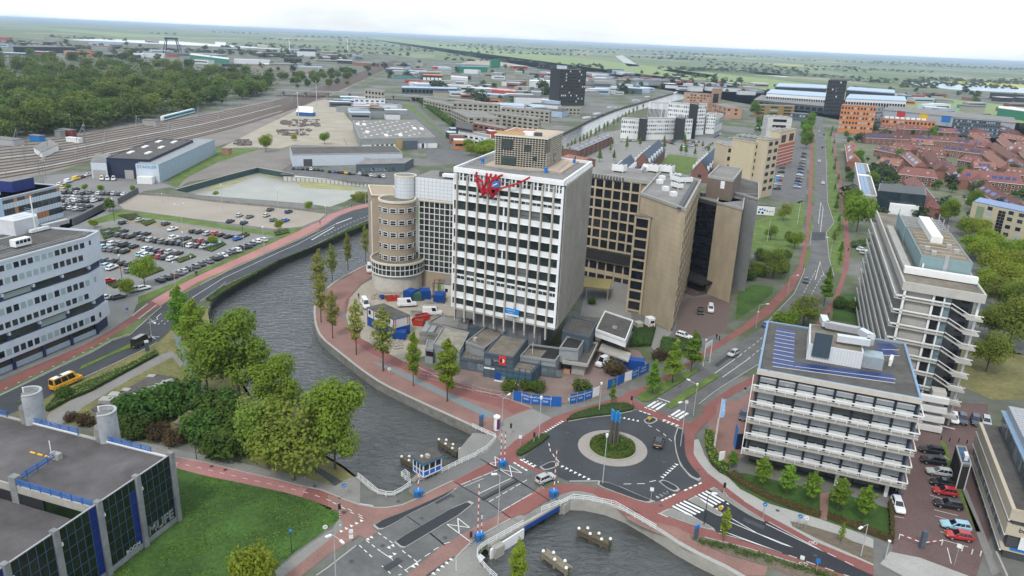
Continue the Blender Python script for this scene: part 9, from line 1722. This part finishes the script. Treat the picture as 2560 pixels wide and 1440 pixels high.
for n_,s,m_ in(('far_canal','1538,140 1556,138 1590,160 1600,166 1570,166',m_pond),('solar_field','1655,176 1680,173 1785,188 1765,195',mw),('solar_field','2240,208 2330,204 2620,224 2620,236 2380,224',mw),('pond','1868,182 1900,180 1980,190 1960,194',m_pond),('rape_field','2330,208 2400,203 2640,216 2640,224',M('rape_yellow',(.42,.4,.06),.9,.1,.05)),('bright_meadow','700,68 760,70 960,92 900,94',M('meadow_light',(.2,.26,.1),.9,.1,.05)),('sand_field','1180,150 1330,158 1320,168 1150,160',m_sand),('dark_field','1700,165 2100,190 2080,196 1720,178',M('field_dark',(.06,.1,.035),.9,.1,.05)),('bright_meadow','60,68 260,80 520,96 300,92',M('meadow_light'))): area(n_,'S',s,.45,m_)
rr=random.Random(77); taken=[]
pal=[('white',m_shw),('grey',m_gpanel),('pale blue',m_lblue),('dark',m_cha),('buff',m_port),('slate',m_dslate),('red',m_shr),('orange',m_sho),('brick',m_hbrick),('teal',m_teal2)]; wts=[5,5,3,2,3,2,1,1,2,.6]; rfs=[m_roofg,m_shw,m_roofd,m_lblue,m_gpanel]
sm_={}
def town(n,zone,where,smin,smax,hm,sp):
 Z_=pp('S',zone); xs=[p[0] for p in Z_]; ys=[p[1] for p in Z_]; k=0
 for _ in range(n*30):
  if k>=n: break
  x,y=rr.uniform(min(xs),max(xs)),rr.uniform(min(ys),max(ys))
  if not inside(x,y,Z_): continue
  g=G(x,y); a,b,h=rr.uniform(smin,smax),rr.uniform(smin,smax)*.6,rr.uniform(4,hm)
  if any((g-q).length<sp*(a+r)*.5 for q,r in taken): continue
  taken.append((g,a)); k+=1; (cn,cm),=rr.choices(pal,wts); o=thing('shed',f'{cn} flat roofed shed {where}','shed',g,rr.choice((.2,.25,-.35,.3)),'sheds '+where)
  key=(cn,k%5)
  if key not in sm_: rf=rfs[k%5]; p1=MB().box(-.5,.5,-.5,.5,0,.94).build('wall',cm,o); p2=MB().box(-.505,.505,-.505,.505,.94,1).build('roof',rf,o); sm_[key]=(p1.data,p2.data)
  else: p1=link('wall',sm_[key][0],o); p2=link('roof',sm_[key][1],o)
  for p in(p1,p2): p.scale=(a,b,h)
  if k%2:
   if 'w' not in sm_: q=MB().box(-.42,.42,-.515,-.5,.35,.6).build('window_strip',g_dark,o); sm_['w']=q.data
   else: q=link('window_strip',sm_['w'],o)
   q.scale=(a,b,h)
town(55,'-30,100 200,98 500,108 750,125 930,140 930,172 760,185 600,172 420,160 200,138 0,140','of the industrial estate left of the railway',25,75,11,.8); town(110,'985,165 1200,165 1500,180 1540,215 1440,262 1380,250 1370,300 1200,262 1060,235 1000,215','in the middle industrial estate',14,46,9,.6); town(55,'1480,172 1700,200 1900,215 1900,240 1740,230 1640,228 1560,245 1490,215','right of the black tower',14,44,9,.6); town(25,'860,245 930,245 1010,292 1050,298 860,298 850,275','before the viaduct',12,28,7,.7); town(25,'2130,235 2560,248 2560,290 2480,300 2300,280','behind the retail hall',18,45,9,.8); town(14,'1120,330 1230,300 1250,330 1230,372 1150,372','beside the far roundabout',9,18,7,.8)
def scatter(n,zone,protos,label,group,s0,s1,kind):
 Z_=pp('S',zone); xs=[p[0] for p in Z_]; ys=[p[1] for p in Z_]; k=0
 while k<n:
  x,y=rr.uniform(min(xs),max(xs)),rr.uniform(min(ys),max(ys))
  if not inside(x,y,Z_): continue
  g=G(x,y)
  if any((g-q).length<r*.55 for q,r in taken): continue
  k+=1; plant(kind,rr.choice(protos),g,label,'tree',group,rr.uniform(s0,s1))
scatter(70,'640,165 760,190 1000,155 1500,172 1540,215 1440,262 1200,262 1060,235 900,210 780,225 690,225',T_small+T_far,'round tree between the sheds of the middle estate','trees between the middle sheds',.8,1.4,'estate_tree'); scatter(45,'0,100 900,138 920,168 760,185 420,158 0,136',T_far,'dark tree between the sheds of the left estate','trees of the left estate',.9,1.5,'estate_tree'); scatter(60,'1480,172 1900,212 2150,222 2560,240 2560,262 2100,245 1900,245 1640,226 1560,245',T_far+T_small,'dark tree around the stadium and the right estate','trees of the right estate',.8,1.5,'estate_tree')
for i in range(20):
 t=i/19; g=G(1405+t*200+rr.uniform(-3,3),392-t*117); plant('canal_side_tree',rr.choice(T_quay),g,f'bare leafing tree on the far canal quay, {ordinal(i)} away','tree','trees on the far canal quay',(.6,.6,.48))
scatter(14,'1170,372 1240,360 1240,395 1180,398',T_dome,'bright green tree before the tower roof','trees by the far roundabout',.7,1.0,'estate_tree'); scatter(22,'1560,330 1830,360 1800,420 1480,420',T_street,'young tree in the cluster parking court','trees of the parking court',.6,1,'court_tree'); scatter(16,'1850,290 1960,270 1985,330 1900,345',T_small+T_big[:1],'green tree behind the cream apartments','trees behind the apartments',.8,1.2,'court_tree'); scatter(26,'690,195 900,178 900,195 820,222 700,222',T_wood,'mid green tree beyond the viaduct','trees beyond the viaduct',.6,.8,'woodland_edge_tree')
for i,(x,y,c,l) in enumerate(((1495,290,m_navyw,'dark barge moored on the far canal'),(1530,272,m_shw,'white domed houseboat on the far canal'),(1470,300,m_cha,'black barge behind the domed houseboat'),(1620,246,m_navyw,'long blue barge at the canal bend'),(1590,255,m_shw,'white motor boat on the far canal'))):
 g=G(x,y,-1.6); o=thing('barge',l,'boat',g,.95); mb=MB(); mb.prism([(-11,-2.2),(8,-2.4),(12,0),(8,2.4),(-11,2.2)],.0,1.8); mb.build('hull',c,o); MB().box(-9,3,-1.7,1.7,1.8,3.4).build('deckhouse',m_shw if c is not m_shw else m_lblue,o)
# hedgerows and woods of the plain: too many to count
mb=MB(); pts=[]; fw=random.Random(5); S_=[]
for _ in range(110):
 x=fw.uniform(-250,2800); yh=42+.0441*x; dy=5+72*fw.random()**1.9; y=yh+dy+(12 if x>1500 else 0); g=G(x,y)
 if g.y<1350 or g.y>9500: continue
 D=g.y; n=fw.randint(3,14); a=fw.choice((.1,-.25,.25,0)); st_p=D*.008+8; r_=5+D*.0011
 for i in range(n):
  c=g+Vector((math.cos(a)*st_p*i+fw.gauss(0,4),math.sin(a)*st_p*i+fw.gauss(0,4),0))
  for _ in range(6): pts.append((c+Vector((fw.gauss(0,r_*.7),fw.gauss(0,r_*.7),r_*fw.uniform(.15,1.1))),Vector((0,-.3,1)),r_))
for r0 in(0,7,10,14,20):
 r1={0:7,7:10,10:14,14:20,20:99}[r0]; sel=[(p,n) for p,n,r in pts if r0<=r<r1]
 if sel: leafcards(mb,sel,(r0+min(r1,24))*.5*1.5,fw)
mb.build('distant_woods',lf_far)['kind']='stuff'
for b in B.all:
 if abs(b.k)>.02:
  S=Matrix(((1,b.k,0,0),(0,1,0,0),(0,0,1,0),(0,0,0,1)))
  for ch in b.r.children: ch.matrix_parent_inverse=S
# haze over the whole plain
mh=bpy.data.materials.new('haze_air'); mh.use_nodes=True; nt=mh.node_tree; nt.nodes.clear()
o_=nt.nodes.new('ShaderNodeOutputMaterial'); pv=nt.nodes.new('ShaderNodeVolumePrincipled'); pv.inputs['Color'].default_value=(.62,.8,1,1); pv.inputs['Density'].default_value=HAZE; pv.inputs['Anisotropy'].default_value=0
nt.links.new(pv.outputs[0],o_.inputs['Volume'])
hz=MB().box(-26500,26500,-100,40500,-4,84).build('haze',mh); hz['kind']='stuff'
